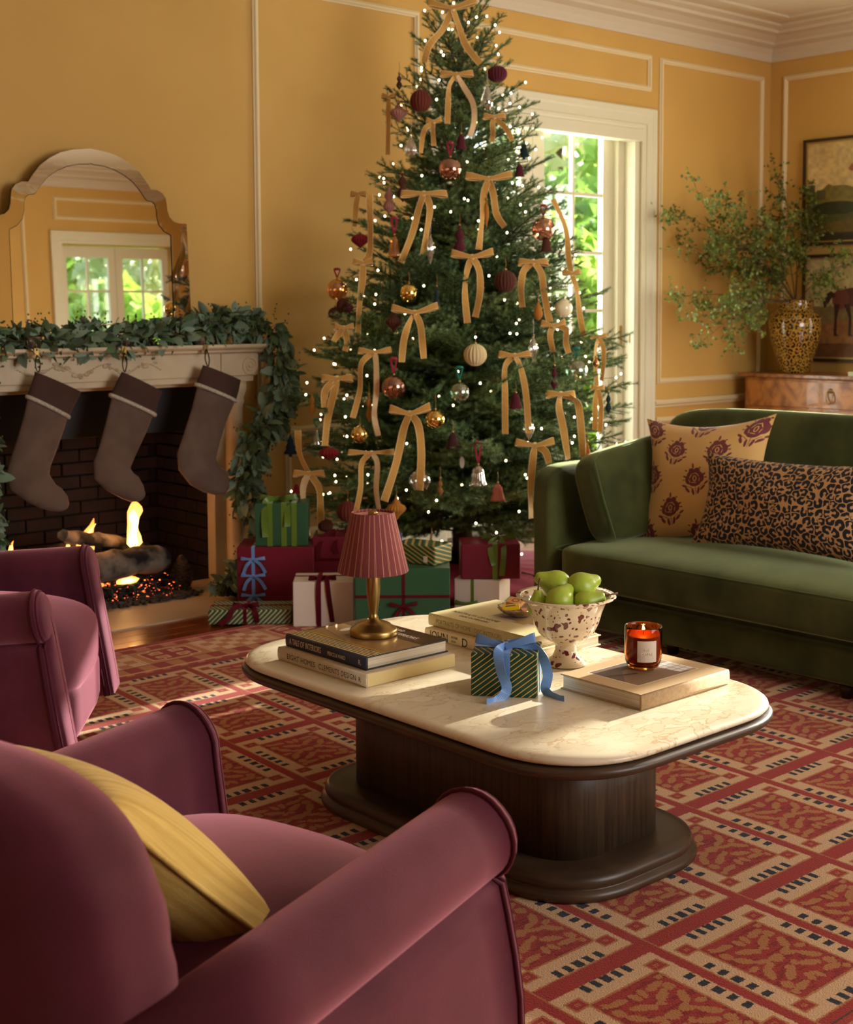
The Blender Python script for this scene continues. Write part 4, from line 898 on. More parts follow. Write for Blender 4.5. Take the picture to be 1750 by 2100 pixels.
# right stack
m_oat = mat('ivory_dust_jacket', S(226, 208, 168), rough=0.5)
t, (a, b, c, d, h) = book('ivory book with large dark serif lettering, under the beige book beside the bowl', 2.672, 2.99, 2.60, 3.020, TZ, TZ+0.031, '-x', m_oat)
spine_text(t, 'JOHN', 0.036, d-0.022, 0.003, a-0.0048, m_ink, 0.88); spine_text(t, 'PICTURE', 0.009, d-0.118, 0.019, a-0.0048, m_ink, 0.8); spine_text(t, 'BOOK', 0.009, d-0.118, 0.008, a-0.0048, m_ink, 0.8); spine_text(t, 'D', 0.036, d-0.162, 0.003, a-0.0048, m_ink)
A = np.ones((700, 560, 3))*np.array([214, 200, 150])/255; yy, xx = np.mgrid[0:700, 0:560]
ph = (xx > 190) & (xx < 500) & (yy > 250) & (yy < 640); A[ph] = np.array([150, 130, 112])/255; A[ph & (xx < 230)] = np.array([206, 186, 168])/255; A[ph & (yy > 420) & (yy < 500)] = np.array([176, 146, 96])/255; A[ph & (((xx-400)/70)**2+((yy-560)/40)**2 < 1)] = np.array([88, 76, 70])/255; A[ph & (xx > 300) & (yy < 330)] = np.array([120, 100, 92])/255
m_c3 = mat('straw_cloth_cover', S(196, 180, 128), rough=0.7, col2=S(186, 168, 114), scale=90)
t, (a, b, c, d, h) = book('straw coloured book carrying the silver dish, upper of the pair beside the bowl', 2.700, 2.985, 2.610, 3.035, TZ+0.0315, TZ+0.068, '-x', m_c3, cover_img=image_mat('straw_picture_cover', A, rough=0.5), m_side=m_c3)
spine_text(t, 'PORTRAITS OF HOME | DISC INTERIORS', 0.019, d-0.034, 0.012, a-0.0048, m_inkg, 0.83)
text('PORTRAITS OF HOME', 0.024, m_inkg, t, (a+0.062, d-0.03, h+0.0006), (0, 0, -PI/2), sx=0.85); text('DISC INTERIORS', 0.024, m_inkg, t, (a+0.030+0.004, d-0.06, h+0.0006), (0, 0, -PI/2), sx=0.85) if False else text('DISC INTERIORS', 0.020, m_inkg, t, (a+0.036, d-0.09, h+0.0006), (0, 0, -PI/2), sx=0.85)
# silver shell dish with matchboxes
m_silver = mat('tarnished_silver', S(190, 172, 146), rough=0.18, metal=1.0)
dz = TZ+0.0685; dish = thing('trinket_dish', 'small fluted silver dish of matchboxes on the straw coloured book', 'dish', (2.868, 2.815, dz))
pr_ = [(0.0, 0.004), (0.02, 0.004), (0.024, 0.0), (0.028, 0.003), (0.05, 0.014), (0.064, 0.026), (0.067, 0.031), (0.064, 0.030), (0.048, 0.017), (0.026, 0.007), (0, 0.006)]
V, Fc = lathe(pr_, 48); V = np.array(V); an = np.arctan2(V[:, 1], V[:, 0]); rr_ = np.hypot(V[:, 0], V[:, 1]); k = 1+0.05*np.cos(12*an)*np.clip((rr_-0.02)/0.03, 0, 1); V[:, 0] *= k; V[:, 1] *= k
mk('bowl', V, Fc, m_silver, parent=dish, smooth=True)
t = thing('matchbox', 'yellow matchbox with a dark printed label, leaning in the silver dish', 'matchbox', (2.838, 2.822, dz+0.026), math.radians(-48))
t.rotation_euler = (math.radians(4), math.radians(-8), math.radians(-46)); mk('sleeve', *bbox_(-0.026, 0.026, -0.018, 0.018, 0, 0.010, 0.001, 1), mat('yellow_card', S(226, 190, 30), rough=0.5), parent=t)
mk('tray', *box(-0.0265, 0.0265, -0.015, 0.015, 0.0015, 0.0085), m_page, parent=t); mk('printed_label', *box(-0.016, 0.014, -0.006, 0.006, 0.0101, 0.0104), mat('label_ink', S(120, 96, 20), rough=0.6), parent=t)
t = thing('matchbox', 'tan matchbox with a round brown stamp, behind the yellow one in the silver dish', 'matchbox', (2.885, 2.850, dz+0.030)); t.rotation_euler = (math.radians(14), math.radians(6), math.radians(-70))
mk('sleeve', *bbox_(-0.024, 0.024, -0.019, 0.019, 0, 0.012, 0.001, 1), mat('tan_card', S(198, 140, 84), rough=0.6), parent=t); mk('stamp', *lathe([(0.007, 0.012), (0.007, 0.0124), (0.012, 0.0124), (0.012, 0.012)], 20), mat('brown_print', S(140, 82, 44), rough=0.6), parent=t)
t = thing('matchbox', 'pale pink matchbox lying under the yellow one in the silver dish', 'matchbox', (2.886, 2.795, dz+0.017)); t.rotation_euler = (0, math.radians(-10), math.radians(-30)); mk('sleeve', *bbox_(-0.022, 0.022, -0.015, 0.015, 0, 0.009, 0.001, 1), mat('pink_card', S(222, 150, 130), rough=0.6), parent=t)
# tan book with candle
A = np.ones((560, 720, 3))*np.array([190, 160, 116])/255; yy, xx = np.mgrid[0:560, 0:720]
ph = (xx > 120) & (xx < 610) & (yy > 90) & (yy < 440); fr_ = (xx > 114) & (xx < 616) & (yy > 84) & (yy < 446) & ~ph; A[fr_] = np.array([222, 210, 190])/255
A[ph] = np.array([126, 96, 70])/255; A[ph & (yy < 190)] = np.array([70, 66, 66])/255; A[ph & (xx+yy*1.0 < 470)] = np.array([96, 70, 56])/255; A[ph & (xx-yy*0.4 > 380)] = np.array([176, 134, 98])/255; A[ph & (xx < 300) & (abs(yy-xx*0.4-160) < 12)] = np.array([60, 50, 46])/255
wd = ph & (xx > 430+yy*0.15) & (yy > 230) & (yy < 420); A[wd] = np.array([228, 222, 216])/255; A[wd & (((xx-int(0)) % 48 < 4) | (yy % 46 < 4))] = np.array([96, 70, 60])/255
m_lin = mat('tan_linen_cover', S(178, 148, 108), rough=0.8, col2=S(190, 162, 124), scale=140, bump=0.15, bscale=400)
t, (a, b, c, d, h) = book('large tan linen book with an inset cover picture, under the candle at the table end', 2.560, 2.918, 2.097, 2.366, TZ, TZ+0.040, '-y', m_lin, cover_img=image_mat('tan_picture_cover', A, rough=0.6), m_side=m_lin)
m_amb = mat('amber_glass', (0.80, 0.26, 0.045, 1), rough=0.03, trans=1.0, ior=1.3)
cd = thing('candle', 'lit candle in an amber glass tumbler with a cream label, on the tan linen book', 'candle', (2.765, 2.258, TZ+0.0405))
mk('tumbler', *lathe([(0, 0.0), (0.030, 0.0), (0.041, 0.006), (0.0475, 0.020), (0.0495, 0.04), (0.0495, 0.111), (0.0485, 0.1135), (0.0470, 0.1125), (0.0462, 0.105), (0.0460, 0.04), (0.043, 0.022), (0.036, 0.012), (0.02, 0.009), (0, 0.009)], 48), m_amb, parent=cd, smooth=True)
m_wax = mat('candle_wax', S(120, 50, 24), rough=0.5, sss=0.3, emit=(1.0, 0.22, 0.03, 1), estr=0.02)  # faint emission put in to stand for the flame's glow in the wax
mk('wax', *lathe([(0, 0.0095), (0.02, 0.0095), (0.035, 0.0125), (0.0425, 0.0225), (0.0455, 0.04), (0.0455, 0.088), (0.035, 0.0865), (0, 0.086)], 40), m_wax, parent=cd, smooth=True)
mk('wick', *tube([(0, 0, 0.086), (0.001, 0, 0.094)], 0.001, 5), m_ink, parent=cd)
V = []; NL = 10
va = math.atan2(-2.258, -2.765)+0.22
for i in range(NL+1):
    an = va+(i/NL-0.5)*1.05
    for (r_, z) in ((0.0500, 0.026), (0.0500, 0.082), (0.0497, 0.082), (0.0497, 0.026)): V.append((r_*math.cos(an), r_*math.sin(an), z))
lb = mk('paper_label', V, grid_faces(NL+1, 4, cv=True), mat('label_paper', S(214, 198, 176), rough=0.7), parent=cd)
m_emb = mat('label_emboss', S(236, 224, 204), rough=0.4)
for s_, z, sz in (('THE', 0.056, 0.009), ('CANDLE', 0.045, 0.009)):
    o_ = text(s_, sz, m_emb, lb, (0.0510*math.cos(va), 0.0510*math.sin(va), z), (PI/2, 0, va+PI/2), ax='CENTER')
cflm = (flame_mat('candle_flame_outer', (1, 0.45, 0.1, 1), (1, 0.6, 0.2, 1), (1, 0.5, 0.12, 1), 12, 0.024), flame_mat('candle_flame_core', (1, 0.7, 0.3, 1), (1, 0.85, 0.5, 1), (1, 0.75, 0.35, 1), 30, 0.02))
t = flame(2.765, 2.258, TZ+0.0405+0.091, 0.024, 0.0055, 'tiny teardrop flame of the candle in the amber tumbler', 21, fm=cflm, pth=[(0.3, 0), (0.8, 0.12), (1, 0.3), (0.8, 0.5), (0.45, 0.75), (0.05, 1)])
cl_ = bpy.data.lights.new('candle_glow', 'POINT'); co = bpy.data.objects.new('candle_glow', cl_); COL.objects.link(co); cl_.energy = 0.35; cl_.color = (1, 0.55, 0.2); cl_.shadow_soft_size = 0.006; co.location = (2.765, 2.258, TZ+0.0405+0.104)
# splatterware bowl with pears
m_spl = bpy.data.materials.new('splatter_glaze'); m_spl.use_nodes = True
n = m_spl.node_tree.nodes; l = m_spl.node_tree.links; p = n['Principled BSDF']; p.inputs['Roughness'].default_value = 0.12; p.inputs['Coat Weight'].default_value = 0.5
tc = n.new('ShaderNodeTexCoord'); nz = n.new('ShaderNodeTexNoise'); nz.inputs['Scale'].default_value = 30; nz.inputs['Detail'].default_value = 2; l.new(tc.outputs['Object'], nz.inputs[0])
ad = n.new('ShaderNodeVectorMath'); ad.operation = 'MULTIPLY_ADD'; ad.inputs[1].default_value = (0.03, 0.03, 0.03); l.new(nz.outputs['Color'], ad.inputs[0]); l.new(tc.outputs['Object'], ad.inputs[2])
prev = None
for sc_v, th, dens in ((46, 0.34, 0.62), (90, 0.32, 0.55), (26, 0.24, 0.40)):
    v_ = n.new('ShaderNodeTexVoronoi'); v_.inputs['Scale'].default_value = sc_v; l.new(ad.outputs[0], v_.inputs['Vector'])
    sp = n.new('ShaderNodeSeparateColor'); l.new(v_.outputs['Color'], sp.inputs[0])
    m1 = n.new('ShaderNodeMath'); m1.operation = 'MULTIPLY'; m1.inputs[1].default_value = th*1.6; l.new(sp.outputs[1], m1.inputs[0])
    lt = n.new('ShaderNodeMath'); lt.operation = 'LESS_THAN'; l.new(v_.outputs['Distance'], lt.inputs[0]); l.new(m1.outputs[0], lt.inputs[1])
    l2 = n.new('ShaderNodeMath'); l2.operation = 'LESS_THAN'; l.new(sp.outputs[0], l2.inputs[0]); l2.inputs[1].default_value = dens
    m2 = n.new('ShaderNodeMath'); m2.operation = 'MULTIPLY'; l.new(lt.outputs[0], m2.inputs[0]); l.new(l2.outputs[0], m2.inputs[1])
    if prev is None: prev = m2
    else:
        m3 = n.new('ShaderNodeMath'); m3.operation = 'MAXIMUM'; l.new(prev.outputs[0], m3.inputs[0]); l.new(m2.outputs[0], m3.inputs[1]); prev = m3
mx = n.new('ShaderNodeMix'); mx.data_type = 'RGBA'; l.new(prev.outputs[0], mx.inputs['Factor']); mx.inputs['A'].default_value = S(226, 208, 176); mx.inputs['B'].default_value = S(104, 28, 32); l.new(mx.outputs['Result'], p.inputs['Base Color'])
BX, BY = 2.752, 2.523
bw_ = thing('fruit_bowl', 'footed cream bowl splattered with dark red glaze, holding green pears', 'bowl', (BX, BY, TZ))
mk('bowl', *lathe([(0, 0.0), (0.052, 0.0), (0.060, 0.003), (0.060, 0.007), (0.050, 0.014), (0.036, 0.026), (0.030, 0.042), (0.030, 0.056), (0.036, 0.064), (0.060, 0.076), (0.080, 0.095), (0.092, 0.120), (0.102, 0.155), (0.112, 0.178), (0.128, 0.188), (0.137, 0.191), (0.140, 0.194), (0.137, 0.198), (0.122, 0.195), (0.104, 0.186), (0.094, 0.165), (0.084, 0.128), (0.070, 0.098), (0.045, 0.078), (0.0, 0.070)], 64), m_spl, parent=bw_, smooth=True)
m_pear = mat('green_pear_skin', S(172, 190, 66), rough=0.35, col2=S(148, 172, 50), scale=14, detail=8, contrast=(0.3, 0.7), sss=0.15, bump=0.08, bscale=60)
m_stalk = mat('pear_stalk', S(96, 64, 36), rough=0.7)
def pear(rt_, tw_, z, s, ax, label, stalk=True, bend=0.0, py=0):
    """ax: direction from the pear's base to its stalk"""
    c0 = np.array((BX, BY, z))+_r*rt_-_fw*tw_; py = rt_*300; t = thing('pear', label, 'pear', tuple(c0), group='green pears heaped in the splattered bowl')
    pf = [(0, -0.034), (0.006, -0.0355), (0.014, -0.035), (0.023, -0.0305), (0.0305, -0.0215), (0.0345, -0.010), (0.0345, 0.002), (0.0310, 0.013), (0.0255, 0.023), (0.0200, 0.0325), (0.0165, 0.041), (0.0135, 0.0485), (0.0090, 0.0535), (0.004, 0.0545), (0, 0.0530)]
    V, Fc = lathe([(r*s, q*s) for r, q in pf], 26); V = np.array(V); V *= 1+0.022*np.sin(V[:, :1]*60+V[:, 1:2]*45+V[:, 2:]*40+py)
    R_ = np.array(Vector((0, 0, 1)).rotation_difference(Vector(ax).normalized()).to_matrix())
    mk('flesh', xf(V, R_), Fc, m_pear, parent=t, smooth=True); mk('calyx', xf(np.array(puff(0.0045*s, 0.0045*s, 0.002, 2, 2)[0])+np.array((0, 0, -0.0345*s)), R_), puff(1, 1, 1, 2, 2)[1], m_stalk, parent=t)
    if stalk: mk('stalk', *tube([tuple(R_@np.array(q)) for q in ((0, 0, 0.050*s), (0.002, 0, 0.066*s), (0.008+bend, 0.0, 0.086*s+0.004))], [0.0030, 0.0022, 0.0032], 6), m_stalk, parent=t, smooth=True)
    return t
Rv, Fv = _R, _F
def vd(r, u, f): return tuple(_R*r+np.array((0, 0, 1.0))*u+_F*f)
pear(-0.022, -0.050, TZ+0.216, 1.15, vd(-0.8, 0.30, 0.05), 'green pear at the back left of the bowl with a long curved stalk', bend=-0.012)
pear(0.048, -0.034, TZ+0.213, 1.15, vd(0.75, 0.25, 0.4), 'largest green pear at the back right of the bowl, lit on top', False)
pear(-0.020, 0.036, TZ+0.190, 1.10, vd(0.45, 0.45, 0.6), 'round green pear in the front middle of the bowl, stalk turned away')
pear(-0.078, 0.012, TZ+0.168, 0.86, vd(-0.02, 1, -0.1), 'small green pear standing upright against the left rim of the bowl')
pear(0.055, 0.030, TZ+0.182, 0.98, vd(0.9, 0.32, -0.05), 'green pear lying on its side at the front right of the bowl')

# ------------------------------------------------------------------ gifts
def wrapm(name, c, c2=None, rough=0.45, **k): return mat(name, c, rough=rough, col2=c2, scale=2.5, spec=0.4, bump=0.06, bscale=9, **k)
def stripem(name, base, line, period, ang, width=0.22, rough=0.4):
    m = bpy.data.materials.new(name); m.use_nodes = True; n = m.node_tree.nodes; l = m.node_tree.links; p = n['Principled BSDF']; p.inputs['Roughness'].default_value = rough
    tc = n.new('ShaderNodeTexCoord'); sp = n.new('ShaderNodeSeparateXYZ'); l.new(tc.outputs['Object'], sp.inputs[0]); s_ = None
    for k, o_ in ((math.cos(ang), 0), (0.55*math.cos(ang), 1), (math.sin(ang), 2)):
        q = n.new('ShaderNodeMath'); q.operation = 'MULTIPLY'; q.inputs[1].default_value = k/period; l.new(sp.outputs[o_], q.inputs[0])
        if s_ is None: s_ = q
        else:
            a = n.new('ShaderNodeMath'); a.operation = 'ADD'; l.new(s_.outputs[0], a.inputs[0]); l.new(q.outputs[0], a.inputs[1]); s_ = a
    f_ = n.new('ShaderNodeMath'); f_.operation = 'FRACT'; l.new(s_.outputs[0], f_.inputs[0]); lt = n.new('ShaderNodeMath'); lt.operation = 'LESS_THAN'; lt.inputs[1].default_value = width; l.new(f_.outputs[0], lt.inputs[0])
    mx = n.new('ShaderNodeMix'); mx.data_type = 'RGBA'; l.new(lt.outputs[0], mx.inputs['Factor']); mx.inputs['A'].default_value = base; mx.inputs['B'].default_value = line; l.new(mx.outputs['Result'], p.inputs['Base Color']); return m
def satin(name, c): return mat(name, c, rough=0.32, spec=0.6, sheen=0.3)
m_blue = satin('blue_satin', S(104, 146, 206)); m_grnsat = satin('olive_satin', S(92, 120, 34)); m_velr = V_('wine_velvet_ribbon', S(88, 14, 26), S(74, 10, 20), S(190, 60, 70), sw=0.4)
def gbox(w_, d_, h_, m, t, b=0.006):
    return mk('wrapped_box', *bbox_(-w_/2, w_/2, -d_/2, d_/2, 0, h_, b, 3), m, parent=t, smooth=False)
def band(t, w_, d_, h_, at, rw, m, axis='x', name='ribbon_band'):
    """flat ribbon running round the box; axis 'x': across the front face vertically at x = at; 'z': round the sides at height at"""
    e = 0.0014; w2, d2 = w_/2+e, d_/2+e
    if axis == 'x': P = [(at, -d2, 0.0), (at, -d2, h_-0.004), (at, -d2+0.003, h_+e), (at, d2-0.003, h_+e), (at, d2, h_-0.004), (at, d2, 0)]; W = [(rw, 0, 0)]*6
    elif axis == 'y': P = [(-w2, at, 0.0), (-w2, at, h_-0.004), (-w2+0.003, at, h_+e), (w2-0.003, at, h_+e), (w2, at, h_-0.004), (w2, at, 0)]; W = [(0, rw, 0)]*6
    else: P = [(-w2, -d2+0.004, at), (-w2+0.004, -d2, at), (w2-0.004, -d2, at), (w2, -d2+0.004, at), (w2, d2-0.004, at), (w2-0.004, d2, at), (-w2+0.004, d2, at), (-w2, d2-0.004, at), (-w2, -d2+0.004, at)]; W = [(0, 0, rw)]*9
    return mk(name, *strip(P, W, 0.0008), m, parent=t)
def bow_parts(t, c, lw, rw, m, tails=(), face='y', drop=0.0, seed=0, lh=0.35):
    """bow at c: two loops left and right, a knot, and tails given as point lists relative to c; width of the ribbon rw"""
    rr = np.random.default_rng(seed); c = Vector(c)
    for s in (-1, 1):
        P = []; W = []
        for i in range(17):
            q = i/16; an = PI*q; x = s*lw*math.sin(an)**0.8*(1.0 if q < .5 else 0.96); y_ = -0.5*rw*math.cos(an)*0.9-0.004; z = lw*lh*math.sin(an)*(0.75+0.25*s*0.5)-drop*math.sin(an)+0.14*rw*math.sin(2*an)
            P.append(c+Vector((x, y_, z))); W.append(Vector((-s*0.25*rw*math.cos(an*0.5), 0, rw*(0.45+0.55*math.sin(an)))))
        mk('loop', *strip(P, W, 0.0009), m, parent=t, uv=ruv(17))
    v, f_ = puff(rw*0.34, rw*0.30, rw*0.42, 3, 4); mk('knot', v+np.array(c)+np.array((0, -0.004, 0)), f_, m, parent=t, smooth=True)
    for pts in tails:
        P = smooth_path([c+Vector(q) for q in pts], 10); N_ = len(P); W = []
        for i, q in enumerate(P):
            tn = (P[min(i+1, N_-1)]-P[max(i-1, 0)]).normalized(); a_ = 0.5*math.sin(i*0.25+seed)
            s_ = tn.cross(Vector((0, -1, 0)));
            if s_.length < 0.05: s_ = Vector((1, 0, 0))
            s_.normalize(); k = rw*(0.6+0.4*min(1, i/8)); W.append((s_*math.cos(a_*0.6)+Vector((0, 1, 0))*math.sin(a_*0.6))*k)
        mk('tail', *strip(P, W, 0.0009), m, parent=t)
# gift on the table
t = thing('gift_box', 'small dark green gift with gold pinstripes and a blue satin bow, on the coffee table', 'gift', (0, 0, 0))
gp = (np.array(on(965, 1427, 2, TZ))+np.array(on(1103, 1433, 2, TZ)))/2; ga = math.radians(-51.3)
gw, gd, gh = 0.170, 0.150, 0.112
t.location = (gp[0]+gd/2*math.cos(ga+PI/2), gp[1]+gd/2*math.sin(ga+PI/2), TZ); t.rotation_euler = (0, 0, ga)
gbox(gw, gd, gh, stripem('green_gold_pinstripe', S(18, 66, 40), S(214, 182, 110), 0.0112, math.radians(-52), 0.18), t, 0.004)
band(t, gw, gd, gh, 0.005, 0.022, m_blue, 'x'); band(t, gw, gd, gh, 0.0, 0.022, m_blue, 'y')
bow_parts(t, (0.0, -0.03, gh+0.012), 0.078, 0.026, m_blue, tails=(((0, -0.004, 0.002), (-0.012, -0.055, -0.004), (-0.006, -0.065, -0.05), (0.01, -0.066, -0.095), (-0.012, -0.085, -0.122), (-0.036, -0.115, -0.1225)), ((0, 0.0, 0.002), (0.045, 0.01, 0.004), (0.088, 0.01, -0.02), (0.108, 0.0, -0.07), (0.104, -0.01, -0.11), (0.135, -0.045, -0.1225), (0.155, -0.06, -0.1225))), seed=3)
# gifts under the tree
VA = lambda x, y: math.atan2(_r[1], _r[0])                                # faces turned to the room's near side
FR = math.atan2(_r[1], _r[0])
def gift(label, px, py, w_, d_, h_, m, rz=0.0, z=0.0, b=0.005):
    """front-bottom-centre of the box stands where the photo shows it, at height z"""
    p = on(px, py, 2, z); t = thing('gift_box', label, 'gift', (0, 0, 0), FR+rz, group='wrapped gifts under the tree'); a = FR+rz+PI/2
    t.location = (p[0]+d_/2*math.cos(a), p[1]+d_/2*math.sin(a), z); gbox(w_, d_, h_, m, t, b); return t
m_burg = wrapm('burgundy_paper', S(116, 22, 44), S(106, 18, 38)); m_grn = wrapm('green_paper', S(44, 88, 58), S(40, 80, 52)); m_wht = wrapm('white_paper', S(222, 210, 198), S(214, 202, 190))
RZ0 = 0.0135
t = gift('long burgundy gift at the left of the pile with a ladder of blue satin bows', 566, 1246, 0.365, 0.26, 0.29, m_burg, z=0.0135); zb = 0.30
band(t, 0.365, 0.26, 0.29, -0.105, 0.016, m_blue)
for k, z in enumerate((0.235, 0.155, 0.06)): bow_parts(t, (-0.105, -0.137, z), 0.058, 0.016, m_blue, tails=(((0, 0, 0), (-0.03, -0.006, -0.03), (-0.045, -0.008, -0.07)), ((0, 0, 0), (0.035, -0.006, -0.025), (0.06, -0.008, -0.065))), seed=30+k, lh=0.1)
bt = t
t = thing('gift_box', 'green gift with olive ribbons stacked on the long burgundy gift', 'gift', group='wrapped gifts under the tree'); t.rotation_euler = (0, 0, FR+0.03)
t.location = (bt.location.x+0.025*_r[0]-0.0*_F[0], bt.location.y+0.025*_r[1], 0.0135+0.2905); gbox(0.25, 0.20, 0.205, m_grn, t, 0.005)
for x in (-0.055, 0.012, 0.06): band(t, 0.25, 0.20, 0.205, x, 0.026, m_grnsat)
bow_parts(t, (-0.02, 0.0, 0.215), 0.09, 0.03, m_grnsat, tails=(((0, 0, 0), (-0.05, -0.08, 0.0), (-0.06, -0.108, -0.06), (-0.055, -0.11, -0.17)), ((0, 0, 0), (0.04, -0.08, 0.0), (0.05, -0.108, -0.05), (0.05, -0.11, -0.12))), seed=41, lh=0.1)
mk('side_stripes', *join([box(-0.1265, -0.1255, y0, y0+0.02, 0.01, 0.195) for y0 in (-0.08, -0.03, 0.02, 0.07)]), mat('gold_stripe', S(170, 130, 50), rough=0.4), parent=t)
t = gift('white gift with a wine velvet bow, between the long burgundy and the big green gift', 664, 1285, 0.272, 0.22, 0.202, m_wht, rz=0.03, z=0.013); 
band(t, 0.272, 0.22, 0.202, -0.02, 0.020, m_velr); band(t, 0.272, 0.22, 0.202, 0.03, 0.020, m_velr, 'y')
bow_parts(t, (-0.005, -0.075, 0.212), 0.062, 0.022, m_velr, tails=(((0, 0, 0), (-0.012, -0.035, 0.002), (-0.018, -0.04, -0.06), (-0.016, -0.042, -0.2)), ((0, 0, 0), (0.02, -0.035, 0.0), (0.03, -0.04, -0.08), (0.045, -0.043, -0.19))), seed=51, lh=0.08)
t = gift('burgundy gift tied with dark velvet, behind the lamp shade and the white gift', 692, 1238, 0.235, 0.22, 0.325, m_burg, z=0.0135)
band(t, 0.235, 0.22, 0.325, 0.215, 0.014, m_velr, 'z'); bow_parts(t, (0, 0, 0.335), 0.06, 0.022, m_velr, tails=(((0, 0, 0), (-0.06, -0.09, -0.006), (-0.085, -0.118, -0.06), (-0.09, -0.12, -0.12)), ((0, 0, 0), (0.0, -0.09, -0.006), (-0.01, -0.118, -0.05), (0.0, -0.12, -0.09))), seed=61, lh=0.1)
t = gift('biggest green gift with a wine velvet band and bow, behind the table lamp', 826, 1300, 0.415, 0.26, 0.29, m_grn, z=0.013); gb = t
band(t, 0.415, 0.26, 0.29, 0.165, 0.014, m_velr, 'z'); band(t, 0.415, 0.26, 0.29, 0.005, 0.014, m_velr)
bow_parts(t, (0.005, -0.14, 0.125), 0.062, 0.018, m_velr, tails=(((0, 0, 0), (-0.03, -0.004, -0.04), (-0.035, -0.006, -0.09)), ((0, 0, 0), (0.04, -0.004, -0.03), (0.07, -0.006, -0.08))), seed=71, lh=0.25)
t = thing('gift_box', 'flat gift in green and gold striped paper lying on the biggest green gift', 'gift', group='wrapped gifts under the tree'); t.rotation_euler = (0, 0, FR-0.55)
t.location = (gb.location.x+0.09*_r[0]+0.02, gb.location.y+0.09*_r[1]+0.03, 0.013+0.2905); gbox(0.225, 0.15, 0.085, stripem('green_gold_stripe', S(40, 78, 40), S(176, 152, 84), 0.017, math.radians(62), 0.34), t, 0.008)
mk('white_tag', *box(0.055, 0.075, -0.0765, -0.0755, 0.012, 0.04), m_wht, parent=t)
t = thing('gift_box', 'little blue gift behind the flat striped one on top of the biggest green gift', 'gift', group='wrapped gifts under the tree'); t.rotation_euler = (0, 0, FR)
t.location = (gb.location.x-0.035*_r[0]+0.06, gb.location.y-0.035*_r[1]+0.09, 0.013+0.2905); gbox(0.09, 0.05, 0.115, wrapm('blue_paper', S(60, 88, 140)), t, 0.004); band(t, 0.09, 0.05, 0.115, 0.0, 0.012, m_wht)
t = gift('white gift banded in olive ribbon under the right-hand burgundy gift, sunlit on its side', 978, 1262, 0.215, 0.21, 0.168, m_wht, rz=-0.30, z=0.0135); wb = t
band(t, 0.215, 0.21, 0.168, -0.02, 0.014, m_grnsat); band(t, 0.215, 0.21, 0.168, 0.05, 0.012, m_grnsat, 'z'); bow_parts(t, (-0.045, -0.115, 0.055), 0.055, 0.018, m_grnsat, seed=81, lh=0.2)
t = thing('gift_box', 'burgundy gift with olive satin tails, on the white gift beside the sofa', 'gift', group='wrapped gifts under the tree'); t.rotation_euler = (0, 0, FR+0.02)
t.location = (wb.location.x+0.032*_r[0], wb.location.y+0.032*_r[1], 0.0135+0.1685); gbox(0.275, 0.2, 0.165, m_burg, t, 0.008)
band(t, 0.275, 0.2, 0.165, 0.02, 0.024, m_grnsat); bow_parts(t, (0.045, 0.0, 0.178), 0.08, 0.026, m_grnsat, tails=(((0, 0, 0), (-0.04, -0.08, -0.008), (-0.045, -0.108, -0.05), (-0.03, -0.11, -0.11)), ((0, 0, 0), (0.01, -0.08, -0.008), (0.015, -0.108, -0.05), (0.005, -0.112, -0.16))), seed=91, lh=0.12)
t = gift('flat green and white striped gift with a wine velvet bow, in front on the floor', 512, 1281, 0.375, 0.20, 0.066, stripem('green_white_stripe', S(52, 84, 50), S(188, 186, 150), 0.0155, math.radians(-45), 0.32), rz=0.02, z=0.0135, b=0.008)
band(t, 0.375, 0.2, 0.066, -0.02, 0.016, m_velr); band(t, 0.375, 0.2, 0.066, 0.0, 0.016, m_velr, 'y')
bow_parts(t, (-0.02, -0.05, 0.078), 0.06, 0.024, m_velr, tails=(((0, 0, 0), (-0.05, -0.045, -0.004), (-0.07, -0.06, -0.04), (-0.11, -0.075, -0.074)), ((0, 0, 0), (0.035, -0.045, -0.002), (0.05, -0.058, -0.03), (0.055, -0.062, -0.068))), seed=95, lh=0.1)
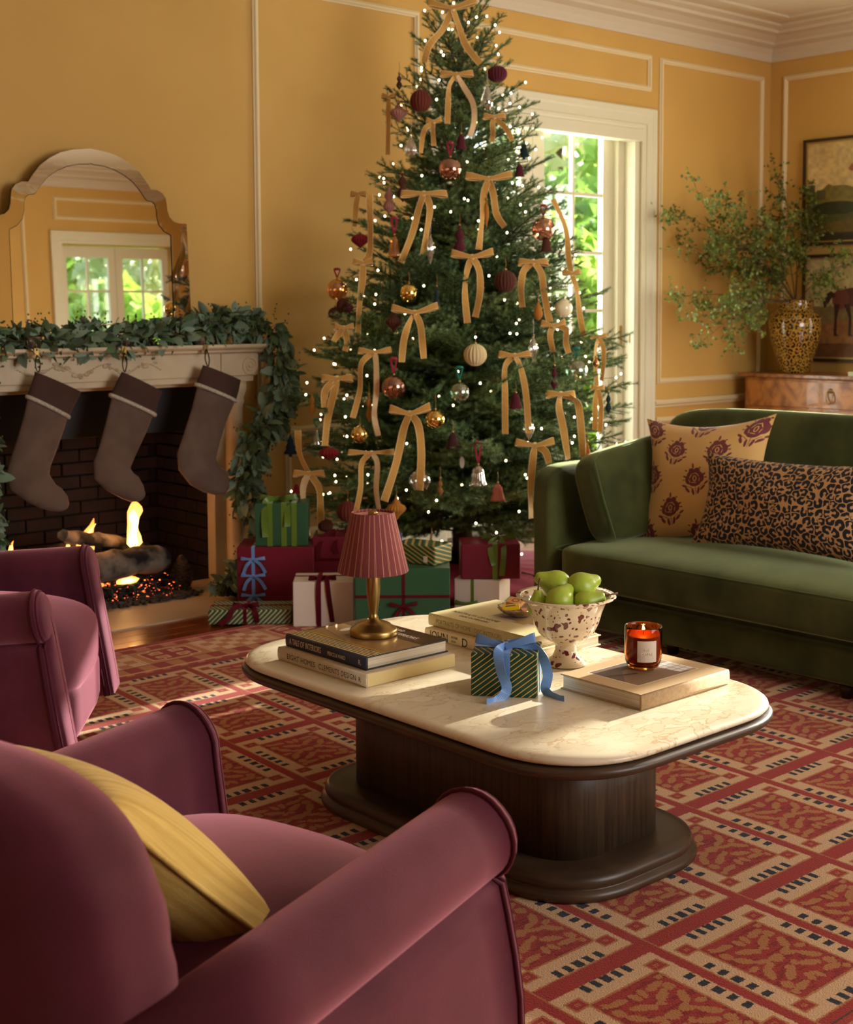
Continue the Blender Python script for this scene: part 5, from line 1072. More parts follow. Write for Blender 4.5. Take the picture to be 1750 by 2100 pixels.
# ================================================================== STOCKINGS ON THE MANTEL
m_sock = V_('taupe_velvet', S(104, 84, 72), S(90, 70, 60), S(205, 180, 160), sw=0.5, scale=9)
m_sockd = V_('taupe_velvet_cuff', S(70, 50, 42), S(62, 44, 36), S(160, 130, 110), sw=0.25, scale=9)
m_fleece = mat('cream_fleece', S(214, 202, 186), rough=1.0, col2=S(180, 168, 150), scale=90, bump=1.0, bscale=220)
def stocking(label, pairs, cuff, loop, hook, yb):
    t = thing('stocking', label, 'stocking', group='taupe velvet stockings hanging from the mantel')
    Z = lambda q, y=yb: on(q[0]/2.823, 700+q[1]/2.823, 1, y)
    def tubeof(prs, th0, th1, grow=1.0):
        V = []; N = 20
        prs2 = []
        for i in range(len(prs)-1):
            for j in range(3):
                s = j/3; prs2.append(((1-s)*np.array(prs[i][0])+s*np.array(prs[i+1][0]), (1-s)*np.array(prs[i][1])+s*np.array(prs[i+1][1])))
        prs2.append((np.array(prs[-1][0]), np.array(prs[-1][1])))
        for k, (L_, R_) in enumerate(prs2):
            a, b = Z(L_), Z(R_); c = (a+b)/2; h = (b-a)/2*grow; th = th0+(th1-th0)*k/(len(prs2)-1)
            th = min(th, np.linalg.norm(h)*0.9)
            for i in range(N):
                an = 2*PI*i/N; V.append(c+h*math.cos(an)+np.array((0, -th*math.sin(an), 0)))
        return V, grid_faces(len(prs2), N, cv=True), N
    v, f_, N = tubeof(pairs, 0.022, 0.034); k = len(v)//N
    v.append(sum(v[-N:])/N); f_ += [((k-1)*N+i, (k-1)*N+(i+1) % N, k*N) for i in range(N)]
    b_ = mk('boot', v, f_, m_sock, parent=t, smooth=True)
    v, f_, N = tubeof(cuff, 0.024, 0.028, 1.03); mk('cuff', v, f_, m_sockd, parent=t, smooth=True)
    ring = v[-N:]; mk('fleece_trim', *tube([tuple(q) for q in ring], 0.010, 8, closed=True), m_fleece, parent=t, smooth=True)
    a = Z(loop[1]); c = Z(loop[0], YW-0.232)
    P = [c+np.array((-0.002, 0, 0)), (c+a)/2+np.array((-0.012, 0, -0.005)), a, (c+a)/2+np.array((0.012, 0, -0.005)), c+np.array((0.002, 0, 0))]
    mk('hanging_loop', *strip(smooth_path([tuple(q) for q in P], 5), [(0, 0.010, 0)]*21, 0.001), m_sockd, parent=t, smooth=True)
    h_ = thing('stocking_hook', label.replace('taupe velvet stocking', 'brass hook').replace('Taupe', 'brass')[:90], 'hook', (c[0], YW-0.222, 1.252), group='brass stocking hooks on the mantel edge')
    mk('clip', *join([bbox_(-0.012, 0.012, -0.006, -0.002, -0.045, 0.003, 0.001, 1), bbox_(-0.012, 0.012, -0.006, 0.03, 0.001, 0.004, 0.001, 1), bbox_(-0.006, 0.006, -0.016, -0.006, -0.045, -0.040, 0.001, 1)]), m_brass, parent=h_)
    return t, h_
_, h_ = stocking('leftmost and longest taupe velvet stocking, hanging lowest over the left of the fire', [((160, 330), (392, 440)), ((138, 430), (372, 505)), ((100, 560), (325, 640)), ((60, 680), (292, 725)), ((34, 775), (286, 770)), ((60, 865), (322, 828)), ((150, 925), (358, 852)), ((235, 968), (388, 892)), ((300, 984), (398, 935)), ((345, 985), (388, 962))],
         [((208, 178), (466, 292)), ((190, 235), (432, 360)), ((160, 322), (395, 438))], ((215, 80), (222, 180)), None, 5.86)
h_['label'] = 'brass hook carrying the leftmost and longest stocking'
_, h_ = stocking('middle taupe velvet stocking of the three, toe right above the tall flame', [((645, 330), (885, 425)), ((612, 470), (850, 520)), ((575, 610), (785, 660)), ((540, 700), (755, 735)), ((545, 800), (775, 765)), ((620, 865), (803, 785)), ((700, 908), (828, 830)), ((760, 930), (838, 880)), ((795, 928), (828, 905))],
         [((708, 178), (936, 290)), ((680, 235), (915, 345)), ((642, 312), (895, 425))], ((722, 65), (722, 178)), None, 5.86)
h_['label'] = 'brass hook carrying the middle stocking'
_, h_ = stocking('rightmost taupe velvet stocking, hanging beside the marble column', [((1140, 270), (1360, 350)), ((1108, 400), (1320, 440)), ((1062, 540), (1275, 580)), ((1026, 650), (1252, 680)), ((1034, 745), (1268, 725)), ((1100, 830), (1310, 750)), ((1175, 872), (1325, 790)), ((1240, 890), (1325, 835)), ((1285, 886), (1312, 865))],
         [((1178, 138), (1392, 225)), ((1160, 195), (1378, 290)), ((1138, 250), (1362, 345))], ((1195, 45), (1205, 145)), None, 5.86)
h_['label'] = 'brass hook carrying the stocking beside the marble column'

# ================================================================== EUCALYPTUS GARLANDS
m_euc = [mat('eucalyptus_leaf_grey', S(124, 144, 122), rough=0.6, col2=S(104, 126, 102), scale=5), mat('eucalyptus_leaf_green', S(88, 114, 76), rough=0.6, col2=S(72, 98, 62), scale=5), mat('eucalyptus_leaf_olive', S(84, 96, 44), rough=0.65, col2=S(70, 80, 36), scale=5)]
m_twig = mat('garland_twig', S(74, 62, 34), rough=0.8)
def leaf_mesh(name, L_, W_, m, round_=0.6):
    me = bpy.data.meshes.new(name); V = []; n_ = 6
    for i in range(n_+1):
        s = i/n_; w_ = W_*(math.sin(PI*min(1, s*0.97+0.02))**round_)*(1-0.25*s); z = -0.25*L_*s*s
        V += [(L_*s, -w_/2, z+0.12*w_), (L_*s, 0, z), (L_*s, w_/2, z+0.12*w_)]
    Fc = []
    for i in range(n_): a = i*3; Fc += [(a, a+3, a+4, a+1), (a+1, a+4, a+5, a+2)]
    me.from_pydata(V, [], Fc); me.materials.append(m); me.polygons.foreach_set('use_smooth', [True]*len(me.polygons)); me.update(); return me, np.array(V), Fc
LM = [leaf_mesh('leaf', 0.088, 0.054, m_euc[0]), leaf_mesh('leaf', 0.072, 0.048, m_euc[0]), leaf_mesh('leaf', 0.08, 0.034, m_euc[1], 0.9), leaf_mesh('leaf', 0.07, 0.046, m_euc[1]), leaf_mesh('leaf', 0.05, 0.018, m_euc[2], 1.0)]
def garland(label, path, r, n_leaf, n_stuff, seed, wall_y=None, group=None, down=0.3, floor=None, name='garland'):
    rr = np.random.default_rng(seed); P = smooth_path(path, 10); t = thing(name, label, 'garland', group=group)
    mk('stem', *tube([tuple(p) for p in P], 0.006, 6), m_twig, parent=t, smooth=True)
    st = [[], [], []]; tw = []
    for k in range(n_leaf+n_stuff):
        i = int(rr.integers(0, len(P)-1)); p = P[i].lerp(P[i+1], rr.random()); big = k < n_leaf
        a = rr.uniform(0, 2*PI); rad = r*(0.75+0.4*rr.random() if big else rr.uniform(0.1, 0.95)); tn = (P[i+1]-P[i]).normalized(); s = tn.cross(Vector((0.3, 0.2, 1))).normalized(); q = tn.cross(s)
        o = s*math.cos(a)+q*math.sin(a); base_ = p+o*rad*0.7; d = (o*rr.uniform(0.2, 1.0)+tn*rr.uniform(-1, 1)*0.9+Vector((0, -0.15, -down*rr.uniform(0, 2.0)))).normalized()
        if wall_y and (base_.y > wall_y-0.03 or (base_+d*0.08).y > wall_y): base_.y = wall_y-0.05; d.y = -abs(d.y)
        if floor is not None and (base_.z+d.z*0.08) < floor+0.015: base_.z = max(base_.z, floor+0.03); d.z = abs(d.z)*0.4
        mi = int(rr.choice(5, p=[.26, .2, .24, .16, .14])); sc = rr.uniform(0.7, 1.15)
        if big:
            o_ = bpy.data.objects.new('leaf', LM[mi][0]); COL.objects.link(o_); o_.parent = t; o_.location = base_; o_.rotation_mode = 'QUATERNION'
            o_.rotation_quaternion = d.to_track_quat('X', 'Z') @ Matrix.Rotation(rr.uniform(-1.6, 1.6), 3, 'X').to_quaternion(); o_.scale = (sc, sc, sc)
        else:
            R_ = np.array((d.to_track_quat('X', 'Z').to_matrix() @ Matrix.Rotation(rr.uniform(-2, 2), 3, 'X'))); st[0 if mi < 2 else (1 if mi < 4 else 2)].append((LM[mi][1]*sc@R_.T+np.array(base_), LM[mi][2]))
        if k % 3 == 0: tw.append(tube([tuple(p), tuple(base_), tuple(base_+d*0.02)], 0.0016, 3, cap=False))
        if k % 5 == 0:                                                 # seeded sprigs
            for j in range(5):
                c_ = base_+d*(0.02+0.018*j)+Vector(rr.normal(0, 0.008, 3)); v, f_ = puff(0.0045, 0.0045, 0.0055, 2, 1); st[2].append((np.array(v)+np.array(c_), f_))
    mk('twigs', *join(tw), m_twig, parent=t)['kind'] = 'stuff'
    for k, nm in enumerate(('inner_leaves', 'inner_leaves', 'seed_sprigs')):
        if st[k]: mk(nm, *join(st[k]), m_euc[k], parent=t, smooth=True)['kind'] = 'stuff'
    return t
garland('eucalyptus garland heaped along the mantel shelf under the mirror', [(2.22, 5.93, 1.31), (2.6, 5.93, 1.295), (2.9, 5.94, 1.285), (3.2, 5.93, 1.29), (3.5, 5.94, 1.30), (3.72, 5.95, 1.33), (3.92, 5.95, 1.37), (4.08, 5.92, 1.33)], 0.062, 300, 500, 5, wall_y=6.08, down=0.0)
garland('eucalyptus garland trailing down the right side of the fireplace to the hearth', [(4.12, 5.93, 1.34), (4.19, 5.90, 1.2), (4.19, 5.86, 1.02), (4.13, 5.85, 0.9), (4.02, 5.84, 0.8), (3.95, 5.84, 0.68), (3.93, 5.86, 0.5), (4.01, 5.80, 0.36), (3.98, 5.76, 0.25), (3.88, 5.72, 0.15), (3.78, 5.66, 0.085), (3.68, 5.60, 0.06), (3.60, 5.55, 0.05)], 0.085, 300, 800, 6, wall_y=6.08, floor=0.006, down=0.6)
garland('short eucalyptus sprays hanging at the left edge of the fireplace', [(2.43, 5.84, 1.25), (2.46, 5.82, 1.0), (2.50, 5.82, 0.8), (2.49, 5.82, 0.6), (2.51, 5.80, 0.4), (2.49, 5.78, 0.15)], 0.075, 110, 300, 9, wall_y=6.05, floor=0.006, down=0.6)
# votive cups half hidden in the garland
m_cup = mat('mercury_glass', S(150, 128, 116), rough=0.25, metal=0.7, col2=S(96, 76, 72), scale=30)
for k, (px, py, lb_) in enumerate(((68, 708, 'wide mercury glass votive in the garland above the leftmost stocking'), (258, 706, 'mercury glass votive in the garland above the middle stocking'), (412, 703, 'mercury glass votive in the garland above the stocking by the column'))):
    p = on(px, py, 1, 5.915); t = thing('votive_cup', lb_, 'votive', (p[0], 5.915, 1.252), group='mercury glass votives on the mantel')
    mk('cup', *lathe([(0, 0), (0.028, 0), (0.034, 0.004), (0.042, 0.055), (0.040, 0.057), (0.033, 0.01), (0, 0.008)], 20, flute=0.06, nf=10), m_cup, parent=t, smooth=True)
    mk('wax', *lathe([(0, 0.009), (0.033, 0.010), (0.038, 0.04), (0, 0.04)], 16), mat('votive_wax', S(220, 205, 180), rough=0.5), parent=t, smooth=True)

# ================================================================== COMMODE, VASE, PAINTINGS
m_burl = mat('burl_walnut', S(182, 118, 54), rough=0.35, col2=S(124, 70, 30), scale=5, detail=9, distort=2.2, contrast=(0.4, 0.68), coat=0.3)
m_burlf = mat('burl_edge', S(168, 110, 60), rough=0.3, col2=S(110, 62, 28), scale=30, coat=0.3)
cm_ = thing('commode', 'burr walnut chest of drawers against the right wall, behind the sofa', 'chest of drawers')
CX0, CX1, CY0, CY1 = 8.42, XR-0.045, 4.30, 5.97
mk('carcass', *bbox_(CX0+0.02, CX1, CY0+0.02, CY1-0.02, 0.10, 0.925, 0.01), m_burl, parent=cm_)
mk('top', *bbox_(CX0-0.015, CX1, CY0-0.015, CY1+0.015, 0.925, 0.952, 0.006), m_burlf, parent=cm_)
m_gap = mat('dark_gap', S(36, 20, 12), rough=0.8)
for j, (za, zb) in enumerate(((0.715, 0.905), (0.43, 0.70), (0.13, 0.415))):
    dr = mk('drawer', *bbox_(CX0+0.004, CX0+0.03, CY0+0.05, CY1-0.05, za, zb, 0.006), m_burl, parent=cm_)
    for yc in (5.22, 5.22-0.42*2):
        zc = (za+zb)/2; V1 = lathe([(0, 0), (0.018, 0), (0.014, 0.006), (0, 0.009)], 14)
        mk('escutcheon', *mv((rot_z(xf(V1[0], Matrix.Rotation(-PI/2, 3, 'Y')), 0), V1[1]), (CX0+0.003, yc, zc+0.035)), m_brass, parent=dr, smooth=True)
        mk('bail_handle', *tube(smooth_path([(CX0+0.002, yc+0.022, zc+0.03), (CX0-0.014, yc+0.026, zc-0.02), (CX0-0.018, yc, zc-0.055), (CX0-0.014, yc-0.026, zc-0.02), (CX0+0.002, yc-0.022, zc+0.03)], 4), 0.0045, 6), m_brass, parent=dr, smooth=True)
for (x, y_) in ((CX0+0.05, CY0+0.06), (CX0+0.05, CY1-0.06), (CX1-0.05, CY0+0.06), (CX1-0.05, CY1-0.06)): mk('foot', *mv(lathe([(0, 0), (0.03, 0), (0.036, 0.04), (0.026, 0.06), (0.034, 0.10), (0, 0.101)], 16), (x, y_, 0)), m_burlf, parent=cm_, smooth=True)
m_vase = image_mat('leopard_glaze', leopard(1100, 900, 40, 12, np.array([178, 134, 46])/255, np.array([30, 18, 10])/255, 0.41, open_=0.4), rough=0.10, coat=0.8)
vp = on(1631, 764, 2, 0.953); VX, VY = 8.66, on(1631, 700, 0, 8.66)[1]
vs = thing('vase', 'glossy leopard print ceramic vase holding leafy branches, on the chest of drawers', 'vase', (VX, VY, 0.9525))
vpf = [(0, 0), (0.098, 0), (0.104, 0.008), (0.108, 0.03), (0.125, 0.10), (0.152, 0.19), (0.174, 0.28), (0.182, 0.35), (0.176, 0.40), (0.155, 0.435), (0.128, 0.452), (0.121, 0.458), (0.121, 0.52), (0.124, 0.532), (0.119, 0.536), (0.114, 0.53), (0.114, 0.46), (0.14, 0.42), (0.165, 0.34), (0.0, 0.02)]
V, Fc = lathe(vpf, 49); V = np.array(V).reshape(49, len(vpf), 3); V[48] = V[0]; 
L_ = np.concatenate([[0], np.cumsum([math.hypot(vpf[i+1][0]-vpf[i][0], vpf[i+1][1]-vpf[i][1]) for i in range(len(vpf)-1)])]); V = np.array([[(r*math.cos(2*PI*i/48), r*math.sin(2*PI*i/48), z) for (r, z) in vpf] for i in range(49)]).reshape(-1, 3)
V[:, :2] *= 1.07
uv = [(i/48*1.0, 0.02+L_[j]/1.0) for i in range(49) for j in range(len(vpf))]
mk('body', V, grid_faces(49, len(vpf)), m_vase, parent=vs, smooth=True, uv=uv)
m_vl = [leafmat('branch_leaf_light', S(112, 128, 48), S(132, 144, 64), 0.4), leafmat('branch_leaf_dark', S(76, 88, 30), S(96, 108, 44), 0.35)]
br = thing('leafy_branches', 'airy spray of small-leaved green branches standing in the leopard vase', 'branches', (VX, VY, 0.9525+0.50))
rr = np.random.default_rng(77); st_ = []; lf = [[], []]
def spray(p, d, L, depth, r):
    P = [Vector(p)]; d = Vector(d).normalized(); n_ = 8
    for i in range(n_):
        d = (d+Vector(rr.normal(0, (0.05, 0.12, 0.16)[depth], 3))+Vector((0, 0, -0.03))).normalized(); P.append(P[-1]+d*L/n_)
    for q in P: q.x = min(q.x, 0.20); q.y = min(q.y, 6.04-VY)
    st_.append(tube([tuple(q) for q in P], [r*(1-0.8*i/n_) for i in range(n_+1)], 4, cap=False))
    if depth < 2:
        for i in range(3 if depth == 0 else 2, n_+1):
            for s in range(2 if depth == 0 else 1):
                q = (d*(0.55 if depth == 0 else 0.4)+Vector(rr.normal(0, 0.5, 3))).normalized(); spray(P[i], q, (0.20 if depth == 0 else 0.09)*rr.uniform(0.6, 1.25), depth+1, r*0.45)
    if depth >= 1:
        for i in range(2, n_+1):
            for s in range(1):
                if rr.random() < 0.25: continue
                c = P[i]+Vector(rr.normal(0, 0.010, 3)); a = Vector(rr.normal(0, 1, 3)).normalized()*0.015; b = a.cross(Vector(rr.normal(0, 1, 3))).normalized()*0.010; k = 0 if rr.random() < 0.5 else 1
                c.x = min(c.x, 0.22); c.y = min(c.y, 6.05-VY); lf[k].append(([tuple(c-a), tuple(c+b), tuple(c+a), tuple(c-b)], [(0, 1, 2, 3)]))
def tdir(px, py, w_):
    q = on(px, py, *w_); return Vector(q)-Vector((VX, VY, 1.46))
for (px, py, w_) in ((1385, 365, (1, 5.85)), (1405, 375, (1, 5.6)), (1350, 605, (1, 5.8)), (1440, 490, (1, 5.7)), (1400, 590, (1, 5.5)), (1475, 400, (1, 5.9)), (1590, 350, (0, 8.8)), (1648, 340, (0, 8.75)), (1530, 440, (1, 5.6)), (1470, 580, (1, 5.4)), (1745, 500, (0, 8.5)), (1620, 430, (0, 8.6)), (1550, 500, (0, 8.2)), (1380, 520, (1, 5.9))):
    q = tdir(px, py, w_); spray((0, 0, 0), q+Vector((0, 0, q.length*0.11)), q.length*0.84, 0, 0.005)
mk('stems', *join(st_), mat('branch_bark', S(86, 66, 40), rough=0.8), parent=br)['kind'] = 'stuff'
for k in (0, 1): mk('leaves', *join(lf[k]), m_vl[k], parent=br)['kind'] = 'stuff'
# paintings: generic country scenes with a chestnut horse
def noise2(H, W, s, r):
    g = r.random((H//s+2, W//s+2)); yi = np.arange(H)/s; xi = np.arange(W)/s; y0 = yi.astype(int); x0 = xi.astype(int); fy = (yi-y0)[:, None]; fx = (xi-x0)[None]
    return (g[y0][:, x0]*(1-fy)*(1-fx)+g[y0+1][:, x0]*fy*(1-fx)+g[y0][:, x0+1]*(1-fy)*fx+g[y0+1][:, x0+1]*fy*fx)
def ell(A, xx, yy, cx, cy, ra, rb, th, c):
    cc, ss = math.cos(th), math.sin(th); dx, dy = xx-cx, yy-cy; A[((cc*dx+ss*dy)/ra)**2+((-ss*dx+cc*dy)/rb)**2 < 1] = np.array(c)/255
def poly(A, xx, yy, P, c):
    m = np.zeros(xx.shape, bool); n_ = len(P)
    for i in range(n_):
        x1, y1 = P[i]; x2, y2 = P[(i+1) % n_]
        if y1 == y2: continue
        m ^= ((yy > min(y1, y2)) & (yy <= max(y1, y2)) & (xx < (x2-x1)*(yy-y1)/(y2-y1)+x1))
    A[m] = np.array(c)/255
def painting1():
    H, W = 520, 640; r = np.random.default_rng(1); yy, xx = np.mgrid[0:H, 0:W].astype(float); A = np.ones((H, W, 3))
    A[:] = np.array([196, 170, 112])/255; A -= (noise2(H, W, 90, r)[:, :, None]-0.5)*0.10
    hz = 265-34*np.exp(-((xx-190)/90)**2)-18*np.exp(-((xx-110)/20)**2)-10*np.sin(xx/60); g = yy > hz
    A[g] = np.array([116, 104, 46])/255; A[yy > 330] = np.array([76, 76, 28])/255; A[yy > 400+20*np.sin(xx/70)] = np.array([96, 78, 26])/255; A[yy > 470] = np.array([52, 44, 18])/255
    A[(abs(xx-30) < 16) & (yy > 215) & g | (abs(xx-30) < 15) & (yy > 220) & (yy < 300)] = np.array([88, 84, 44])/255; A[(abs(xx-75) < 22) & (yy > 248) & (yy < 300)] = np.array([84, 80, 40])/255; A[(((xx-150)/120)**2+((yy-345)/34)**2 < 1)] = np.array([48, 52, 22])/255
    A *= 0.9+0.22*noise2(H, W, 14, r)[:, :, None]
    c = (150, 92, 54); poly(A, xx, yy, [(206, 150), (222, 128), (262, 92), (300, 66), (340, 60), (420, 120), (520, 260), (420, 300), (330, 190), (290, 140), (250, 152), (222, 164)], c); ell(A, xx, yy, 480, 260, 120, 80, 0.1, c)
    for x in (400, 440, 540, 575): A[(abs(xx-x) < 9) & (yy > 300) & (yy < 455)] = np.array([110, 62, 36])/255
    return np.clip(A, 0, 1)
def painting2():
    H, W = 520, 640; r = np.random.default_rng(2); yy, xx = np.mgrid[0:H, 0:W].astype(float); A = np.ones((H, W, 3))
    A[:] = np.array([176, 160, 112])/255; A -= (noise2(H, W, 100, r)[:, :, None]-0.5)*0.12; A[yy > 250] = np.array([120, 102, 60])/255; A[yy > 330+8*np.sin(xx/50)] = np.array([138, 96, 54])/255; A[yy > 440] = np.array([104, 66, 34])/255
    A *= 0.88+0.24*noise2(H, W, 16, r)[:, :, None]; b = (84, 46, 30); dk = (58, 34, 28)
    ell(A, xx, yy, 250, 205, 95, 48, 0.05, b); ell(A, xx, yy, 176, 214, 42, 52, 0.1, (104, 56, 40)); ell(A, xx, yy, 330, 200, 52, 50, 0, b)
    poly(A, xx, yy, [(350, 190), (400, 110), (440, 70), (480, 84), (500, 120), (460, 130), (430, 170), (380, 235)], b)
    poly(A, xx, yy, [(148, 186), (128, 172), (100, 190), (88, 230), (96, 262), (116, 236), (132, 208), (150, 204)], dk)
    for (x, s) in ((158, -6), (205, 18), (318, 0), (350, 10)): poly(A, xx, yy, [(x-14, 240), (x+16, 240), (x+8+s, 310), (x+6+s, 392), (x+18+s, 402), (x-8+s, 402), (x-5+s, 310)], dk)
    return np.clip(A, 0, 1)
m_pf = mat('dark_gilt_frame', S(58, 40, 22), rough=0.45, metal=0.2); m_slip = mat('gilt_slip', S(170, 140, 74), rough=0.4, metal=0.5)
for lb_, img, z0, z1, y1 in (('upper framed oil painting of a chestnut horse over a green valley, right wall', painting1(), 1.888, 2.672, 5.775), ('lower framed oil painting of a brown horse seen side-on, behind the vase', painting2(), 1.03, 1.822, 5.765)):
    t = thing('painting', lb_, 'painting', group='pair of framed horse paintings over the chest of drawers'); y0 = y1-1.12; x = XR-0.002; fw_ = 0.022
    P = [box(x-0.045, x, y0, y0+fw_, z0, z1), box(x-0.045, x, y1-fw_, y1, z0, z1), box(x-0.045, x, y0+fw_, y1-fw_, z0, z0+fw_), box(x-0.045, x, y0+fw_, y1-fw_, z1-fw_, z1)]
    mk('frame', *join(P), m_pf, parent=t)
    P = [box(x-0.035, x-0.01, y0+fw_, y0+fw_+0.012, z0+fw_, z1-fw_), box(x-0.035, x-0.01, y1-fw_-0.012, y1-fw_, z0+fw_, z1-fw_), box(x-0.035, x-0.01, y0+fw_+0.012, y1-fw_-0.012, z0+fw_, z0+fw_+0.012), box(x-0.035, x-0.01, y0+fw_+0.012, y1-fw_-0.012, z1-fw_-0.012, z1-fw_)]
    mk('gilt_slip', *join(P), m_slip, parent=t)
    V = [(x-0.028, y1-fw_, z0+fw_), (x-0.028, y0+fw_, z0+fw_), (x-0.028, y0+fw_, z1-fw_), (x-0.028, y1-fw_, z1-fw_)]; V += [(x-0.012, b, c) for _, b, c in V]
    mk('canvas', V, [(0, 1, 2, 3), (7, 6, 5, 4)], image_mat('oil_'+t.name, img, rough=0.55), parent=t, uv=[(0, 0), (1, 0), (1, 1), (0, 1)]*2)
# books on the commode at the right edge
zb = 0.9525
for lb_, c_, y0, y1, h in (('pale green book at the bottom of the small pile on the chest of drawers', S(196, 190, 150), 4.86, 5.10, 0.03), ('coral red book in the middle of the small pile on the chest of drawers', S(196, 72, 52), 4.84, 5.055, 0.026), ('ochre box on top of the small book pile on the chest of drawers', S(214, 150, 84), 4.84, 4.985, 0.06)):
    t = thing('book' if h < 0.05 else 'box', lb_, 'book' if h < 0.05 else 'box'); mc = mat('pile_'+lb_[:6].strip().replace(' ', '_'), c_, rough=0.5)
    if h < 0.05:
        mk('pages', *box(8.455, 8.65, y0+0.006, y1-0.006, zb+0.003, zb+h-0.003), m_page, parent=t); mk('cover', *join([bbox_(8.45, 8.656, y0, y1, zb, zb+0.003, 0.001, 1), bbox_(8.45, 8.656, y0, y1, zb+h-0.003, zb+h, 0.001, 1)]), mc, parent=t); mk('spine', *box(8.447, 8.452, y0, y1, zb, zb+h), mc, parent=t)
    else: mk('body', *bbox_(8.46, 8.62, y0, y1, zb, zb+h*0.6, 0.002), mc, parent=t); mk('lid', *bbox_(8.458, 8.622, y0-0.002, y1+0.002, zb+h*0.6, zb+h, 0.002), mc, parent=t)
    zb += h+0.0005
# ================================================================== CHRISTMAS TREE
TXC, TYC = 4.86, 5.20
RAD = [(0.12, 0.72), (0.25, 0.84), (0.45, 0.90), (0.65, 0.90), (0.85, 0.88), (1.05, 0.84), (1.25, 0.78), (1.41, 0.71), (1.65, 0.61), (1.93, 0.52), (2.2, 0.44), (2.45, 0.375), (2.65, 0.31), (2.84, 0.245), (3.0, 0.17), (3.15, 0.09), (3.28, 0.02)]
def rad(z):
    z = min(max(z, RAD[0][0]), RAD[-1][0]); return float(np.interp(z, [a for a, _ in RAD], [b for _, b in RAD]))
def needlemat(name, c, c2):
    m = bpy.data.materials.new(name); m.use_nodes = True; n = m.node_tree.nodes; l = m.node_tree.links; p = n['Principled BSDF']
    p.inputs['Roughness'].default_value = 0.5; p.inputs['Specular IOR Level'].default_value = 0.4
    oi = n.new('ShaderNodeObjectInfo'); r = n.new('ShaderNodeValToRGB'); r.color_ramp.elements[0].color = c; r.color_ramp.elements[1].color = c2; l.new(oi.outputs['Random'], r.inputs[0]); l.new(r.outputs[0], p.inputs['Base Color'])
    return m
m_needle = needlemat('fir_needles', S(82, 112, 66), S(122, 146, 88)); m_fbark = mat('fir_twig', S(66, 48, 30), rough=0.85)
def frond(L, seed):
    """one fir branch along +x with side twigs and needles; needles face up and outwards"""
    r = np.random.default_rng(seed); tw = []                            # twigs as (start, direction, length, radius)
    main = [np.zeros(3)]; d = np.array((1, 0, 0.0)); n_ = 10
    for i in range(n_): d = d+np.array((0, r.normal(0, 0.05), r.normal(0, 0.04)+0.01)); d /= np.linalg.norm(d); main.append(main[-1]+d*L/n_)
    main = np.array(main); segs = [(main, 0.006)]
    def side(p0, dr, l_, lvl):
        k = max(3, int(l_/0.03)); P = [p0]; d_ = dr/np.linalg.norm(dr)
        for i in range(k): d_ = d_+np.array((0.03, 0, 0.015))+r.normal(0, 0.05, 3); d_ /= np.linalg.norm(d_); P.append(P[-1]+d_*l_/k)
        P = np.array(P); segs.append((P, 0.0022))
        if lvl == 0 and l_ > 0.11:
            for q in np.arange(0.25, 0.95, 0.045/l_):
                for s in (-1, 1):
                    i = min(int(q*k), k-1); t = P[i+1]-P[i]; t /= np.linalg.norm(t); u = np.cross((0, 0, 1.0), t); dd = t*0.75+u*s*0.75+np.array((0, 0, r.normal(0, 0.18))); side(P[i], dd, l_*(0.42*(1-q)+0.10)*r.uniform(0.8, 1.2), 1)
    for q in np.arange(0.12, 0.97, 0.050/L*1.0):
        for s in (-1, 1):
            qq = q+r.uniform(-.01, .01); i = min(int(qq*n_), n_-1); p0 = main[i]+(main[i+1]-main[i])*(qq*n_-i); t = main[i+1]-main[i]; t /= np.linalg.norm(t); u = np.cross((0, 0, 1.0), t)
            l_ = (0.36*(1-qq)**0.8+0.06)*min(L, 0.75)*r.uniform(0.75, 1.15)*(0.55+0.45*min(1, qq/0.25)); side(p0, t*0.72+u*s*0.8+np.array((0, 0, r.normal(0.02, 0.16))), l_, 0)
    NV = []; BV = []
    for P, rr_ in segs:
        BV.append(tube([tuple(q) for q in P], [rr_*(1-0.75*i/(len(P)-1)) for i in range(len(P))], 3, cap=False))
        seg = np.linalg.norm(np.diff(P, axis=0), axis=1); Lt = seg.sum(); n2 = int(Lt*(820 if rr_ > 0.003 else 950)); cs = np.concatenate([[0], np.cumsum(seg)]); s = r.uniform(0.0, Lt, n2)
        i = np.clip(np.searchsorted(cs, s)-1, 0, len(seg)-1); p = P[i]+(P[i+1]-P[i])*((s-cs[i])/seg[i])[:, None]; t = (P[i+1]-P[i])/seg[i][:, None]
        a = r.uniform(-0.35*PI, 1.35*PI, n2); u = np.cross(np.array((0, 0, 1.0)), t); u /= np.linalg.norm(u, axis=1)[:, None]; w_ = np.cross(t, u)
        o = u*np.cos(a)[:, None]+w_*np.sin(a)[:, None]; dn = o*0.85+t*0.62; dn /= np.linalg.norm(dn, axis=1)[:, None]; ln = r.uniform(0.014, 0.023, n2)[:, None]; wd = np.cross(dn, o); wd /= np.linalg.norm(wd, axis=1)[:, None]
        NV.append(np.stack([p-wd*0.0013, p+wd*0.0013, p+dn*ln], 1).reshape(-1, 3))
    NV = np.vstack(NV); nn = len(NV)//3; bv, bf = join(BV)
    V = np.vstack([NV, bv]); Fc = np.arange(nn*3).reshape(-1, 3).tolist()+[tuple(i+len(NV) for i in f_) for f_ in bf]
    me = bpy.data.meshes.new('branch'); me.from_pydata(V.tolist(), [], Fc); me.materials.append(m_needle); me.materials.append(m_fbark); me.polygons.foreach_set('material_index', [0]*nn+[1]*len(bf)); me.update(); return me
FL = [0.20, 0.32, 0.45, 0.58, 0.72, 0.86]; FM = [[frond(L, 100+10*i+j) for j in range(2)] for i, L in enumerate(FL)]
